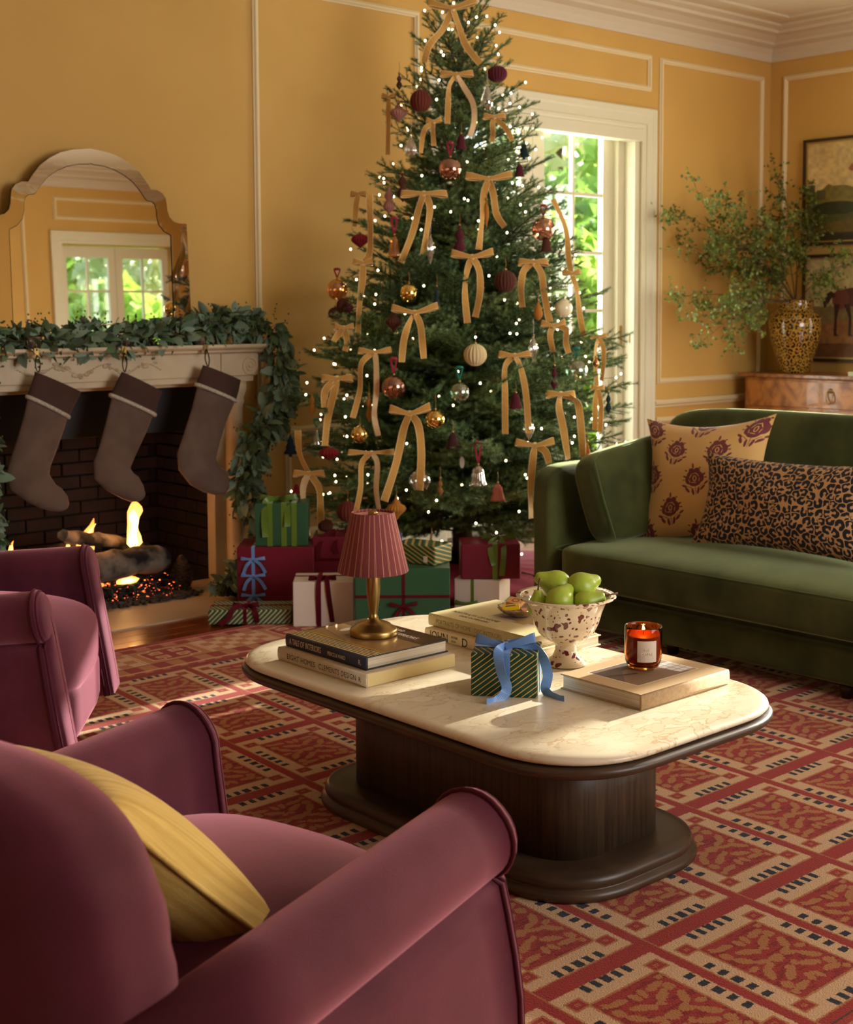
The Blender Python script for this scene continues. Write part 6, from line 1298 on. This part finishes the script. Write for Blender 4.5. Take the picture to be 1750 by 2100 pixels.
tree = thing('christmas_tree', 'tall fir Christmas tree standing between the fireplace and the garden door', 'tree', (TXC, TYC, 0))
mk('trunk', *tube([(0, 0, 0.03), (0.01, 0, 1.0), (-0.01, 0.005, 2.0), (0, 0, 2.9), (0, 0, 3.22)], [0.055, 0.045, 0.028, 0.014, 0.004], 12), m_bark, parent=tree, smooth=True)
mk('stand', *join([lathe([(0, 0.002), (0.20, 0.002), (0.20, 0.02), (0.10, 0.05), (0.085, 0.16), (0.065, 0.16), (0.06, 0.05), (0, 0.05)], 24)]), m_black, parent=tree, smooth=True)
rt = np.random.default_rng(31); NB = 288; tips = []; zs = []
cum = 0; zz = np.linspace(0.24, 3.16, 400); wts = np.array([rad(z)**0.75+0.10 for z in zz]); cdf = np.cumsum(wts)/wts.sum()
camdir = math.atan2(-TYC, -TXC)
for k in range(NB):
    z = float(np.interp((k+0.5)/NB, cdf, zz)); R_ = rad(z); az = k*2.39996+rt.uniform(-.25, .25)
    up = math.radians(np.interp(z, [0.2, 1.0, 2.2, 3.0, 3.2], [-4, 6, 18, 42, 70])+rt.uniform(-9, 9)); L = R_*rt.uniform(0.86, 1.13)/max(math.cos(up), 0.45)
    L = max(L, 0.13); z0 = z-L*math.sin(up)*0.55
    def tip(L): return np.array((TXC+L*math.cos(up)*math.cos(az), TYC+L*math.cos(up)*math.sin(az), z0+L*math.sin(up)))
    for it in range(14):
        q = tip(L)
        if q[1] > 6.02 or (q[0] > 4.22 and q[1] < 4.20+0.06 and q[2] < 0.85) or (z < 0.75 and q[1] < 4.95 and q[0] < 4.75 and z0 < 0.52): L *= 0.93
        else: break
    i = min(range(len(FL)), key=lambda j: abs(FL[j]-L)); me = FM[i][k % 2]; sc = L/FL[i]
    o = bpy.data.objects.new('branch', me); COL.objects.link(o); o.parent = tree; o.location = (0, 0, z0); o.rotation_euler = (rt.uniform(-.5, .5), -up, az); o.scale = (sc, sc*rt.uniform(0.9, 1.1), sc)
    tips.append((az, up, z0, L))
for k in range(3):
    o = bpy.data.objects.new('branch', FM[0][k % 2]); COL.objects.link(o); o.parent = tree; o.location = (0, 0, 3.08); o.rotation_euler = (0, -math.radians(88-k*14), k*2.1); o.scale = (1.1, 0.9, 0.9)
# tree skirt
m_skirt = V_('burgundy_quilted_velvet', S(110, 20, 40), S(92, 14, 32), S(220, 90, 110), sw=0.4, scale=6)
V = []; NS = 96
for i in range(NS):
    a = 2*PI*i/NS
    for (r, z) in ((0.20, 0.10), (0.32, 0.05), (0.5, 0.035), (0.66, 0.03), (0.72, 0.018), (0.725, 0.001)):
        q = r*(1+0.03*math.sin(7*a)*r); x, y_ = TXC-0.0+q*math.cos(a), TYC-0.0+q*math.sin(a); y_ = min(y_, 6.05); V.append((x, y_, 0.013+z+0.012*abs(math.sin(9*a))*r))
tag(mk('tree_skirt', V, grid_faces(NS, 6, cu=True), m_skirt, smooth=True), 'burgundy quilted velvet tree skirt spread on the floor under the Christmas tree', 'tree skirt')
# string lights: every bulb its own part
m_bulb = mat('warm_bulb', (1, 0.85, 0.6, 1), rough=0.3, emit=(1.0, 0.74, 0.42, 1), estr=20.0)
m_wire = mat('green_wire', S(22, 40, 24), rough=0.6)
sl = thing('string_lights', 'string of tiny warm white lights wound all around the Christmas tree', 'string lights', (TXC, TYC, 0))
v, f_ = puff(0.0050, 0.0050, 0.0062, 2, 1); me_bulb = bpy.data.meshes.new('bulb'); me_bulb.from_pydata(v.tolist(), [], [list(q) for q in f_]); me_bulb.materials.append(m_bulb); me_bulb.polygons.foreach_set('use_smooth', [True]*len(me_bulb.polygons)); me_bulb.update()
BP = []
for k in range(300):
    z = float(np.interp((k+0.5)/300, cdf, zz))+rt.uniform(-0.03, 0.03)
    az = camdir+rt.uniform(-1.0, 1.0)*math.radians(112) if k % 6 else rt.uniform(0, 2*PI)
    q = rad(z)*rt.uniform(0.62, 1.02); p = np.array((q*math.cos(az), q*math.sin(az), z)); w_ = p+np.array((TXC, TYC, 0))
    if w_[1] > 6.0: p[1] = 6.0-TYC
    if w_[0] > 4.2 and w_[1] < 4.2 and w_[2] < 0.8: p[:2] *= 0.75
    o = bpy.data.objects.new('bulb', me_bulb); COL.objects.link(o); o.parent = sl; o.location = tuple(p); BP.append(p)
seq = sorted(range(300), key=lambda i: BP[i][2]); W_ = []
for a, b in zip(seq[:-1], seq[1:]):
    A_, B_ = BP[a], BP[b]
    if np.linalg.norm(A_-B_) < 0.30: W_.append(tube([tuple(A_), tuple((A_+B_)/2*np.array((0.93, 0.93, 1))+np.array((0, 0, -0.01))), tuple(B_)], 0.0012, 3, cap=False))
mk('wire', *join(W_), m_wire, parent=sl)['kind'] = 'stuff'

# ------------------------------------------------------------------ ornaments
def on_tree(px, py, k=1.0, push=0.0):
    """where the line of sight through a photo coordinate meets the tree's outer surface (radius k); else the nearest approach"""
    d = ray(px, py); d = d/np.linalg.norm(d); best = None
    for s in np.arange(5.6, 8.6, 0.01):
        p = _C+d*s; g = math.hypot(p[0]-TXC, p[1]-TYC)-rad(p[2])*k
        if best is None or g < best[0]-1e-6: best = (g, s)
        if g <= 0: best = (g, s); break
    return _C+d*(best[1]-push)
def glassm(name, c, rough=0.04, metal=0.0, mix=0.5):
    m = bpy.data.materials.new(name); m.use_nodes = True; n = m.node_tree.nodes; l = m.node_tree.links; n.remove(n['Principled BSDF'])
    t = n.new('ShaderNodeBsdfTransparent'); t.inputs[0].default_value = c; g = n.new('ShaderNodeBsdfGlossy'); g.inputs[0].default_value = c if metal else (1, 1, 1, 1); g.inputs['Roughness'].default_value = rough
    x = n.new('ShaderNodeMixShader'); x.inputs[0].default_value = mix; l.new(t.outputs[0], x.inputs[1]); l.new(g.outputs[0], x.inputs[2]); l.new(x.outputs[0], n['Material Output'].inputs[0]); return m
G = {'clear': glassm('clear_ornament_glass', (0.85, 0.88, 0.86, 1), mix=0.42), 'pink': glassm('blush_ornament_glass', (0.72, 0.46, 0.38, 1), metal=1, mix=0.55), 'green': glassm('green_ornament_glass', (0.55, 0.78, 0.62, 1), mix=0.32),
     'gold': mat('gold_mirror_glass', (0.95, 0.68, 0.22, 1), rough=0.06, metal=1.0), 'amber': glassm('amber_ornament_glass', (0.9, 0.6, 0.36, 1), metal=1, mix=0.5), 'copper': mat('copper_glass', (0.75, 0.26, 0.12, 1), rough=0.15, metal=1.0)}
def paper(nm, c): return mat('paper_'+nm, c, rough=0.85, sheen=0.1)
PC = {'burgundy': paper('burgundy', S(84, 18, 34)), 'brown': paper('brown', S(84, 40, 24)), 'rust': paper('rust', S(104, 40, 24)), 'pink': paper('dusty_pink', S(168, 116, 102)), 'red': paper('red', S(128, 16, 26)), 'navy': paper('navy', S(28, 44, 56)), 'gold': paper('gold', S(176, 116, 40)), 'cream': paper('cream', S(216, 196, 148)), 'ochre': paper('ochre', S(140, 94, 40)), 'teal': paper('teal', S(20, 48, 46)), 'blush': paper('blush', S(186, 112, 92)), 'dark': paper('dark_brown', S(60, 24, 24))}
m_cordg = mat('gold_cord', S(160, 122, 60), rough=0.6); m_cords = mat('silver_cord', S(190, 190, 190), rough=0.5); m_ribr = satin('raspberry_ribbon', S(150, 24, 56)); m_ribg = satin('teal_ribbon', S(16, 112, 92))
SH = {  # unit profiles, radius against height -1..1
 'ball': [(math.sin(PI*i/14), -math.cos(PI*i/14)) for i in range(15)],
 'lantern': [(0.0, -0.85), (0.15, -0.72), (0.5, -0.5), (0.95, -0.15), (1.0, 0.05), (0.8, 0.35), (0.4, 0.55), (0.15, 0.62), (0.05, 0.66)],
 'onion': [(0, -1.0), (0.10, -0.85), (0.35, -0.55), (0.85, -0.15), (0.95, 0.08), (0.75, 0.30), (0.42, 0.44), (0.40, 0.56), (0.22, 0.75), (0.08, 1.0)],
 'drop': [(0, -1.0), (0.35, -0.92), (0.75, -0.62), (0.86, -0.3), (0.7, 0.1), (0.42, 0.5), (0.18, 0.85), (0.06, 1.0)],
 'spindle': [(0, -1.0), (0.08, -0.82), (0.30, -0.5), (0.55, -0.1), (0.60, 0.18), (0.45, 0.5), (0.18, 0.8), (0.1, 0.9), (0.12, 1.0)],
 'finial': [(0, -1.0), (0.12, -0.88), (0.62, -0.55), (0.72, -0.38), (0.5, -0.12), (0.28, 0.05), (0.5, 0.25), (0.55, 0.40), (0.3, 0.66), (0.10, 0.78), (0.22, 0.9), (0.08, 1.0)],
 'bell': [(0.55, -1.0), (0.98, -0.98), (0.92, -0.8), (0.72, -0.35), (0.66, 0.1), (0.58, 0.5), (0.36, 0.8), (0.1, 0.95), (0.0, 1.0)],
 'cone': [(0.0, -0.95), (0.85, -0.95), (0.9, -0.85), (0.5, -0.1), (0.2, 0.6), (0.05, 1.0)],
 'fir': [(0.0, -1.0), (0.22, -1.0), (0.22, -0.78), (0.98, -0.72), (0.55, -0.22), (0.72, -0.2), (0.36, 0.3), (0.48, 0.32), (0.1, 0.95), (0, 1.0)]}
ORN = []
def ornament(kind, px, py, rw, rh, shape, mt, label, cord=24, cm=None, fl=None, tilt=0.0, group=None, push=0.03, ribbon=None, k=1.0):
    """kind: name; rw, rh: half width and half height as seen, in photo pixels"""
    p = on_tree(px, py, k, push); dpt = float((p-_C)@_F); s = dpt/CF; t = thing(kind, label, 'ornament', tuple(p), group=group or ('honeycomb paper ornaments on the tree' if kind == 'paper_ornament' else 'glass ornaments on the tree'))
    if fl is None: fl = (0.16, 18) if kind == 'paper_ornament' else (0.0, 1)
    prof = [(max(r, 0.0)*rw*s, z*rh*s) for (r, z) in SH[shape]]
    nn = fl[1]*4 if fl[0] else 28
    V, Fc = lathe(prof, nn, flute=fl[0], nf=fl[1], twist=(60 if shape == 'spindle' and kind != 'paper_ornament' else 0))
    b = mk('body', V, Fc, mt, parent=t, smooth=True); t.rotation_euler = (tilt, 0, FR)
    top = rh*s
    mk('cap', *mv(lathe([(0, 0), (0.0055, 0), (0.006, 0.006), (0.004, 0.010), (0, 0.011)], 10), (0, 0, top*(1 if shape != 'lantern' else 0.66)-0.002)), m_brass, parent=t, smooth=True)
    if ribbon:
        for sx in (-0.012, 0.012): mk('ribbon_hanger', *strip([(0, 0, top+0.006), (sx*0.8, 0, top+cord*s*0.6), (sx*1.3, 0.004, top+cord*s)], [(0.008, 0, 0.002)]*3, 0.0006), ribbon, parent=t)
        mk('ribbon_knot', *mv(puff(0.016, 0.004, 0.007, 3, 2), (0, 0, top+cord*s)), ribbon, parent=t, smooth=True)
    else: mk('cord', *tube([(0, 0, top+0.006), (0.003, 0, top+cord*s*0.5), (0.0, 0.01, top+cord*s)], 0.0011, 4), cm or m_cordg, parent=t)
    return t
P_, GL = 'paper_ornament', 'glass_ornament'
O = [
 (P_, 1020, 152, 21, 17, 'ball', PC['burgundy'], 'dark burgundy paper ball high on the right side of the tree'),
 (P_, 819, 168, 9, 17, 'finial', PC['brown'], 'small brown paper finial at the upper left edge of the tree'),
 (P_, 863, 207, 22, 23, 'ball', PC['rust'], 'rust brown paper ball near the top of the tree, left of the second bow'),
 (P_, 818, 232, 20, 21, 'onion', PC['pink'], 'dusty pink paper onion ornament below the small brown finial at upper left'),
 (P_, 946, 291, 12, 16, 'bell', PC['burgundy'], 'small burgundy paper bell just above the uppermost blush glass ball'),
 (GL, 924, 347, 24, 24, 'ball', G['pink'], 'blush glass ball hung on a raspberry ribbon under the small burgundy bell', dict(ribbon=m_ribr, cord=30)),
 (GL, 843, 300, 17, 25, 'drop', G['clear'], 'clear ribbed glass drop at the upper left below the pink onion ornament', dict(fl=(0.12, 10), cm=m_cords, cord=30)),
 (GL, 999, 200, 16, 28, 'drop', G['clear'], 'clear glass drop at the upper right below the dark burgundy ball', dict(cm=m_cords, cord=32)),
 (P_, 1075, 307, 13, 20, 'fir', PC['teal'], 'dark teal paper fir tree at the upper right edge by the door pane'),
 (P_, 1066, 349, 11, 13, 'bell', PC['burgundy'], 'small burgundy paper bell below the teal fir at the upper right edge'),
 (P_, 798, 412, 18, 28, 'finial', PC['pink'], 'dusty pink two-tier paper finial on the left of the tree'),
 (P_, 826, 385, 17, 30, 'finial', PC['brown'], 'brown two-tier paper finial tucked behind the dusty pink one'),
 (P_, 739, 492, 19, 20, 'lantern', PC['red'], 'red paper lantern at the left edge beside the long hanging ribbon'),
 (GL, 809, 505, 15, 22, 'bell', G['amber'], 'amber tinted ribbed glass bell on a raspberry ribbon, left half of the tree', dict(fl=(0.14, 9), ribbon=m_ribr, cord=36)),
 (GL, 883, 513, 18, 30, 'spindle', G['clear'], 'clear cut-glass spindle between two long bow tails', dict(fl=(0.2, 8), cm=m_cords, cord=28)),
 (P_, 943, 495, 17, 32, 'finial', PC['burgundy'], 'dark burgundy paper finial above the straight flat bow'),
 (P_, 998, 440, 9, 30, 'spindle', PC['gold'], 'amber gold paper spindle hanging between the tails of the tall centre bow'),
 (GL, 1115, 470, 24, 24, 'ball', G['pink'], 'blush glass ball on a raspberry bow at the right edge over the door panes', dict(ribbon=m_ribr, cord=24)),
 (P_, 1121, 501, 13, 15, 'bell', PC['brown'], 'brown paper bell directly under the blush ball at the right edge'),
 (P_, 1037, 577, 23, 23, 'ball', PC['brown'], 'chestnut brown paper ball right of the straight flat bow'),
 (GL, 839, 601, 18, 19, 'ball', G['gold'], 'gold mirrored glass ball above the bow with the brown onion ornament'),
 (P_, 896, 612, 9, 24, 'finial', PC['navy'], 'slate navy paper finial left of the straight bow tails'),
 (P_, 1104, 637, 11, 20, 'drop', PC['gold'], 'gold brown paper teardrop left of the white ball'),
 (GL, 1156, 632, 19, 19, 'ball', mat('pearl_white_glass', S(232, 222, 184), rough=0.15, coat=0.5), 'pearl white glass ball on the right side of the tree'),
 (GL, 692, 594, 21, 22, 'ball', G['amber'], 'clear amber glass ball at the far left edge above the brown paper balls', dict(ribbon=m_ribr, cord=20)),
 (P_, 705, 626, 15, 15, 'ball', PC['brown'], 'upper of the two brown paper balls clustered at the left edge'),
 (P_, 688, 643, 15, 13, 'ball', PC['brown'], 'lower of the two brown paper balls clustered at the left edge'),
 (P_, 717, 631, 8, 14, 'lantern', PC['burgundy'], 'small burgundy paper lantern beside the two clustered brown balls'),
 (P_, 808, 661, 19, 22, 'onion', PC['brown'], 'brown paper onion ornament half behind the left loop of a gold bow'),
 (P_, 975, 728, 24, 23, 'ball', PC['cream'], 'cream paper honeycomb ball in the middle of the tree'),
 (GL, 1094, 718, 18, 29, 'spindle', G['clear'], 'clear swirled glass spindle below and left of the white ball', dict(fl=(0.16, 8), cm=m_cords, cord=34)),
 (GL, 808, 794, 25, 25, 'ball', G['pink'], 'large smoky pink glass ball on a raspberry ribbon, left of centre', dict(ribbon=m_ribr, cord=34)),
 (GL, 943, 805, 21, 22, 'ball', G['green'], 'green tinted glass ball on a teal ribbon in the middle of the tree', dict(ribbon=m_ribg, cord=30)),
 (GL, 1183, 760, 24, 24, 'ball', G['green'], 'green tinted glass ball on a teal ribbon at the right side', dict(ribbon=m_ribg, cord=22)),
 (P_, 1058, 822, 14, 16, 'bell', PC['burgundy'], 'burgundy paper bell framed by the tails of a gold bow'),
 (P_, 1137, 776, 10, 26, 'finial', PC['burgundy'], 'burgundy double paper finial above the broad right-hand bow'),
 (P_, 1248, 827, 9, 23, 'finial', PC['teal'], 'dark teal double paper finial at the far right edge against the door frame'),
 (GL, 893, 860, 21, 20, 'ball', G['gold'], 'gold mirrored glass ball right of the large low bow', dict(cord=30)),
 (P_, 640, 830, 10, 24, 'finial', PC['gold'], 'gold brown twisted paper finial at the lower left edge'),
 (P_, 757, 838, 9, 29, 'finial', PC['gold'], 'gold brown paper finial between the tails of a small left bow'),
 (GL, 738, 891, 18, 18, 'ball', G['gold'], 'gold mirrored glass ball low on the left of the tree', dict(cord=22)),
 (P_, 675, 929, 22, 19, 'lantern', PC['red'], 'deep red paper lantern low on the left below a long ribbon'),
 (P_, 596, 914, 15, 23, 'fir', PC['navy'], 'navy paper fir tree dangling at the outermost left twig'),
 (P_, 929, 904, 15, 17, 'bell', PC['dark'], 'dark brown paper bell near the trunk in the lower middle'),
 (GL, 981, 975, 20, 22, 'bell', G['clear'], 'clear fluted glass bell with an orange rim on a raspberry ribbon, low centre', dict(fl=(0.14, 9), ribbon=m_ribr, cord=46)),
 (P_, 1021, 1009, 16, 18, 'bell', PC['blush'], 'blush pink paper bell low on the tree near the sofa arm'),
 (P_, 903, 1000, 9, 19, 'finial', PC['ochre'], 'small ochre paper finial low in the middle of the tree'),
 (GL, 862, 985, 23, 23, 'ball', G['clear'], 'clear glass ball behind a low ribbon tail, hung on teal ribbon', dict(ribbon=m_ribg, cord=44)),
 (P_, 813, 1044, 22, 25, 'onion', PC['gold'], 'gold paper onion ornament just right above the lamp shade'),
 (P_, 713, 1049, 22, 22, 'ball', PC['rust'], 'dark russet paper ball just left above the lamp shade'),
 (P_, 885, 1123, 13, 17, 'bell', PC['red'], 'red paper bell hanging in front of the flat striped gift'),
 (GL, 1085, 882, 20, 24, 'spindle', G['clear'], 'clear glass spindle behind the lower tail of a right-hand bow', dict(fl=(0.16, 8), cm=m_cords)),
 (P_, 1205, 925, 12, 20, 'cone', PC['gold'], 'amber paper cone just above the green bolster of the sofa'),
 (GL, 1223, 743, 7, 10, 'drop', G['copper'], 'tiny copper glass drop at the right edge of the tree'),
 (P_, 608, 1002, 8, 10, 'bell', PC['red'], 'tiny dark red paper bell at the lower left edge above the green gift'),
 (P_, 668, 1078, 16, 14, 'ball', PC['brown'], 'brown paper ball behind ribbon tails above the burgundy gifts'),
 (GL, 650, 897, 15, 17, 'cone', G['green'], 'green glass cone behind the deep red paper lantern', dict(ribbon=m_ribg, cord=20)),
]
for it in O:
    kw = it[8] if len(it) > 8 else {}
    ornament(*it[:8], **kw)
t = thing('hang_tag', 'white oval paper tag by the trunk in the lower middle of the tree', 'tag', tuple(on_tree(948, 948, 0.75)), FR); mk('card', *mv(puff(0.012, 0.001, 0.030, 2, 4), (0, 0, 0)), m_wht, parent=t); mk('cord', *tube([(0, 0, 0.028), (0, 0, 0.07)], 0.001, 4), m_cordg, parent=t)
# ------------------------------------------------------------------ velvet ribbon bows
def ribbonmat(name, c, edge):
    m = bpy.data.materials.new(name); m.use_nodes = True; n = m.node_tree.nodes; l = m.node_tree.links; p = n['Principled BSDF']; p.inputs['Roughness'].default_value = 0.8; p.inputs['Sheen Weight'].default_value = 0.6; p.inputs['Sheen Tint'].default_value = (1, 0.85, 0.6, 1)
    tc = n.new('ShaderNodeTexCoord'); sp = n.new('ShaderNodeSeparateXYZ'); l.new(tc.outputs['UV'], sp.inputs[0]); r = n.new('ShaderNodeValToRGB'); r.color_ramp.interpolation = 'CONSTANT'; e = r.color_ramp.elements
    e[0].color = edge; e[1].position = 0.07; e[1].color = c; x = e.new(0.93); x.color = edge; l.new(sp.outputs[0], r.inputs[0]); l.new(r.outputs[0], p.inputs['Base Color']); return m
m_gv = ribbonmat('gold_velvet_ribbon', S(190, 142, 62), S(228, 200, 150))
m_gvc = mat('ribbon_satin_back', S(212, 180, 132), rough=0.6)
def tree_bow(label, px, py, lw, tails, seed, rw=15, back=None, droop=0.0, push=0.07, loops=True):
    """tails: lists of photo coordinates from the knot to the ribbon end"""
    p = on_tree(px, py, 1.0, push); s = float((p-_C)@_F)/CF; t = thing('ribbon_bow', label, 'bow', tuple(p), FR, group='gold velvet bows on the tree'); T_ = []
    for tl in tails:
        P = [(0, 0, 0)]
        for (qx, qy) in tl: P.append(((qx-px)*s, -0.006-0.0004*abs(qy-py), -(qy-py)*s))
        T_.append(P)
    if loops: bow_parts(t, (0, 0, 0), lw*s*1.15, rw*s, m_gv, tails=(), seed=seed, lh=0.16+0.22*math.sin(seed*2.3), drop=droop)
    rr = np.random.default_rng(seed)
    for k, P in enumerate(T_):
        Q = smooth_path([Vector(q) for q in P], 6); N_ = len(Q); W = []; ph = rr.uniform(-0.5, 0.5)
        for i, q in enumerate(Q):
            tn = (Q[min(i+1, N_-1)]-Q[max(i-1, 0)]).normalized(); s_ = tn.cross(Vector((0, 1, 0)))
            if s_.length < 0.05: s_ = Vector((1, 0, 0))
            s_.normalize(); a_ = ph+0.45*math.sin(i*0.33+seed+k); q.y += 0.008*math.sin(i*0.5+seed)
            W.append((s_*math.cos(a_)+Vector((0, 1, 0))*math.sin(a_))*rw*s*(0.65+0.35*min(1, i/3)))
        mk('tail', *strip(Q, W, 0.0009), m_gvc if back == k else m_gv, parent=t, uv=ruv(N_))
    return t
B = [
 ('gold velvet bow crowning the very top of the tree', 928, 18, 44, [[(908, 60), (880, 95), (870, 128)], [(940, 50), (955, 95), (985, 132)]], 14),
 ('gold velvet bow high in the middle of the tree, second from the top', 937, 153, 30, [[(922, 175), (919, 215), (917, 255)], [(952, 180), (970, 215), (972, 250), (963, 282)]], 12),
 ('small gold bow at the upper right beside the clear glass drop', 1014, 240, 20, [[(1010, 258), (1011, 275), (1008, 292)], [(1032, 258), (1044, 275), (1050, 290)]], 11),
 ('small loose gold bow high on the tree under the rust paper ball', 890, 250, 14, [[(872, 265), (866, 285), (863, 315)], [(888, 270), (890, 300)]], 10),
 ('large gold bow left of centre with two long tails above the cut-glass spindle', 870, 397, 42, [[(860, 425), (845, 480), (822, 538)], [(882, 425), (875, 475), (868, 522)]], 14),
 ('tall gold bow right of centre with one long left tail', 1003, 367, 42, [[(992, 400), (988, 450), (981, 512)], [(1012, 400), (1018, 440), (1034, 466)]], 14),
 ('straight flat gold bow in the centre with two parallel hanging tails', 969, 527, 38, [[(958, 555), (953, 600), (958, 662)], [(983, 555), (984, 600), (974, 650)]], 14),
 ('gold bow on the right above the gold brown paper teardrop', 1094, 537, 27, [[(1074, 556), (1068, 590), (1071, 630)], [(1110, 560), (1115, 600), (1126, 660)]], 14),
 ('gold bow left of centre under the gold mirrored ball', 851, 641, 42, [[(838, 665), (828, 700), (824, 742)], [(862, 665), (866, 700), (869, 735)]], 14),
 ('small perky gold bow on the left with one pale tail', 769, 722, 30, [[(742, 745), (738, 800), (724, 855)], [(772, 750), (772, 800), (768, 850), (776, 892)]], 12),
 ('gold bow at the left edge with a single long tail down to the red lantern', 692, 776, 28, [[(684, 810), (672, 860), (667, 912)], [(668, 800), (666, 835)]], 15),
 ('large low gold bow above the lamp with two long tails', 841, 848, 37, [[(828, 880), (812, 950), (788, 1024)], [(858, 872), (864, 930), (860, 1003)]], 16),
 ('droopy gold bow low left above the lamp shade with pale thin tails', 762, 928, 42, [[(742, 950), (740, 1000), (727, 1062)], [(774, 950), (772, 1005), (781, 1062)]], 11),
 ('gold bow on the right whose tails frame the burgundy bell', 1056, 729, 29, [[(1036, 752), (1035, 810), (1035, 888)], [(1068, 755), (1078, 810), (1083, 886)]], 13),
 ('small gold bow at the right under the pearl white ball', 1135, 668, 22, [[(1128, 690), (1134, 722)], [(1160, 675), (1160, 700), (1166, 724)]], 12),
 ('broad gold bow on the right with one very long tail behind the sofa', 1150, 808, 26, [[(1146, 835), (1155, 880), (1163, 940)], [(1172, 816), (1186, 830), (1190, 870), (1194, 935)]], 15),
 ('gold bow just above the sofa arm with a tail falling beside the arm', 1097, 913, 35, [[(1092, 945), (1088, 1000), (1087, 1060)], [(1118, 925), (1126, 950)]], 15),
 ('gold bow at the left edge with one straight ribbon above the brown paper balls', 745, 540, 18, [[(744, 570), (738, 620), (734, 692)], [(758, 520), (761, 470), (760, 402)]], 14),
 ('gold bow at the lower left edge over the green gift', 634, 970, 28, [[(622, 1000), (625, 1050), (632, 1104)], [(654, 1000), (658, 1045), (660, 1100)], [(616, 930), (614, 880)]], 14),
 ('gold bow at the right edge of the tree over the door panes', 1172, 562, 16, [[(1182, 590), (1187, 640), (1196, 690)], [(1166, 530), (1158, 470), (1132, 412)]], 12),
 ('gold bow at the far right edge above the teal finial', 1228, 690, 15, [[(1220, 730), (1222, 790)], [(1238, 720), (1232, 780)]], 10),
 ('twin hanging gold tails at the far right edge beside the teal finial', 1226, 795, 12, [[(1220, 830), (1219, 880)], [(1232, 830), (1229, 885)]], 11),
 ('gold ribbon bow at the upper left edge behind the pink onion ornament', 797, 200, 12, [[(797, 250), (795, 318)]], 11),
 ('gold bow at the left edge above the red paper lantern', 735, 398, 14, [[(730, 425), (727, 465)]], 12),
 ('small gold bow at the left below the clustered brown balls', 706, 672, 18, [[(694, 685), (684, 700)], [(712, 700), (708, 720)]], 12),
]
for k, (lb_, px, py, lw, tl, rw) in enumerate(B): tree_bow(lb_, px, py, lw, tl, 200+k, rw=rw, back=(1 if k in (1, 9, 12) else (0 if k == 18 else None)))
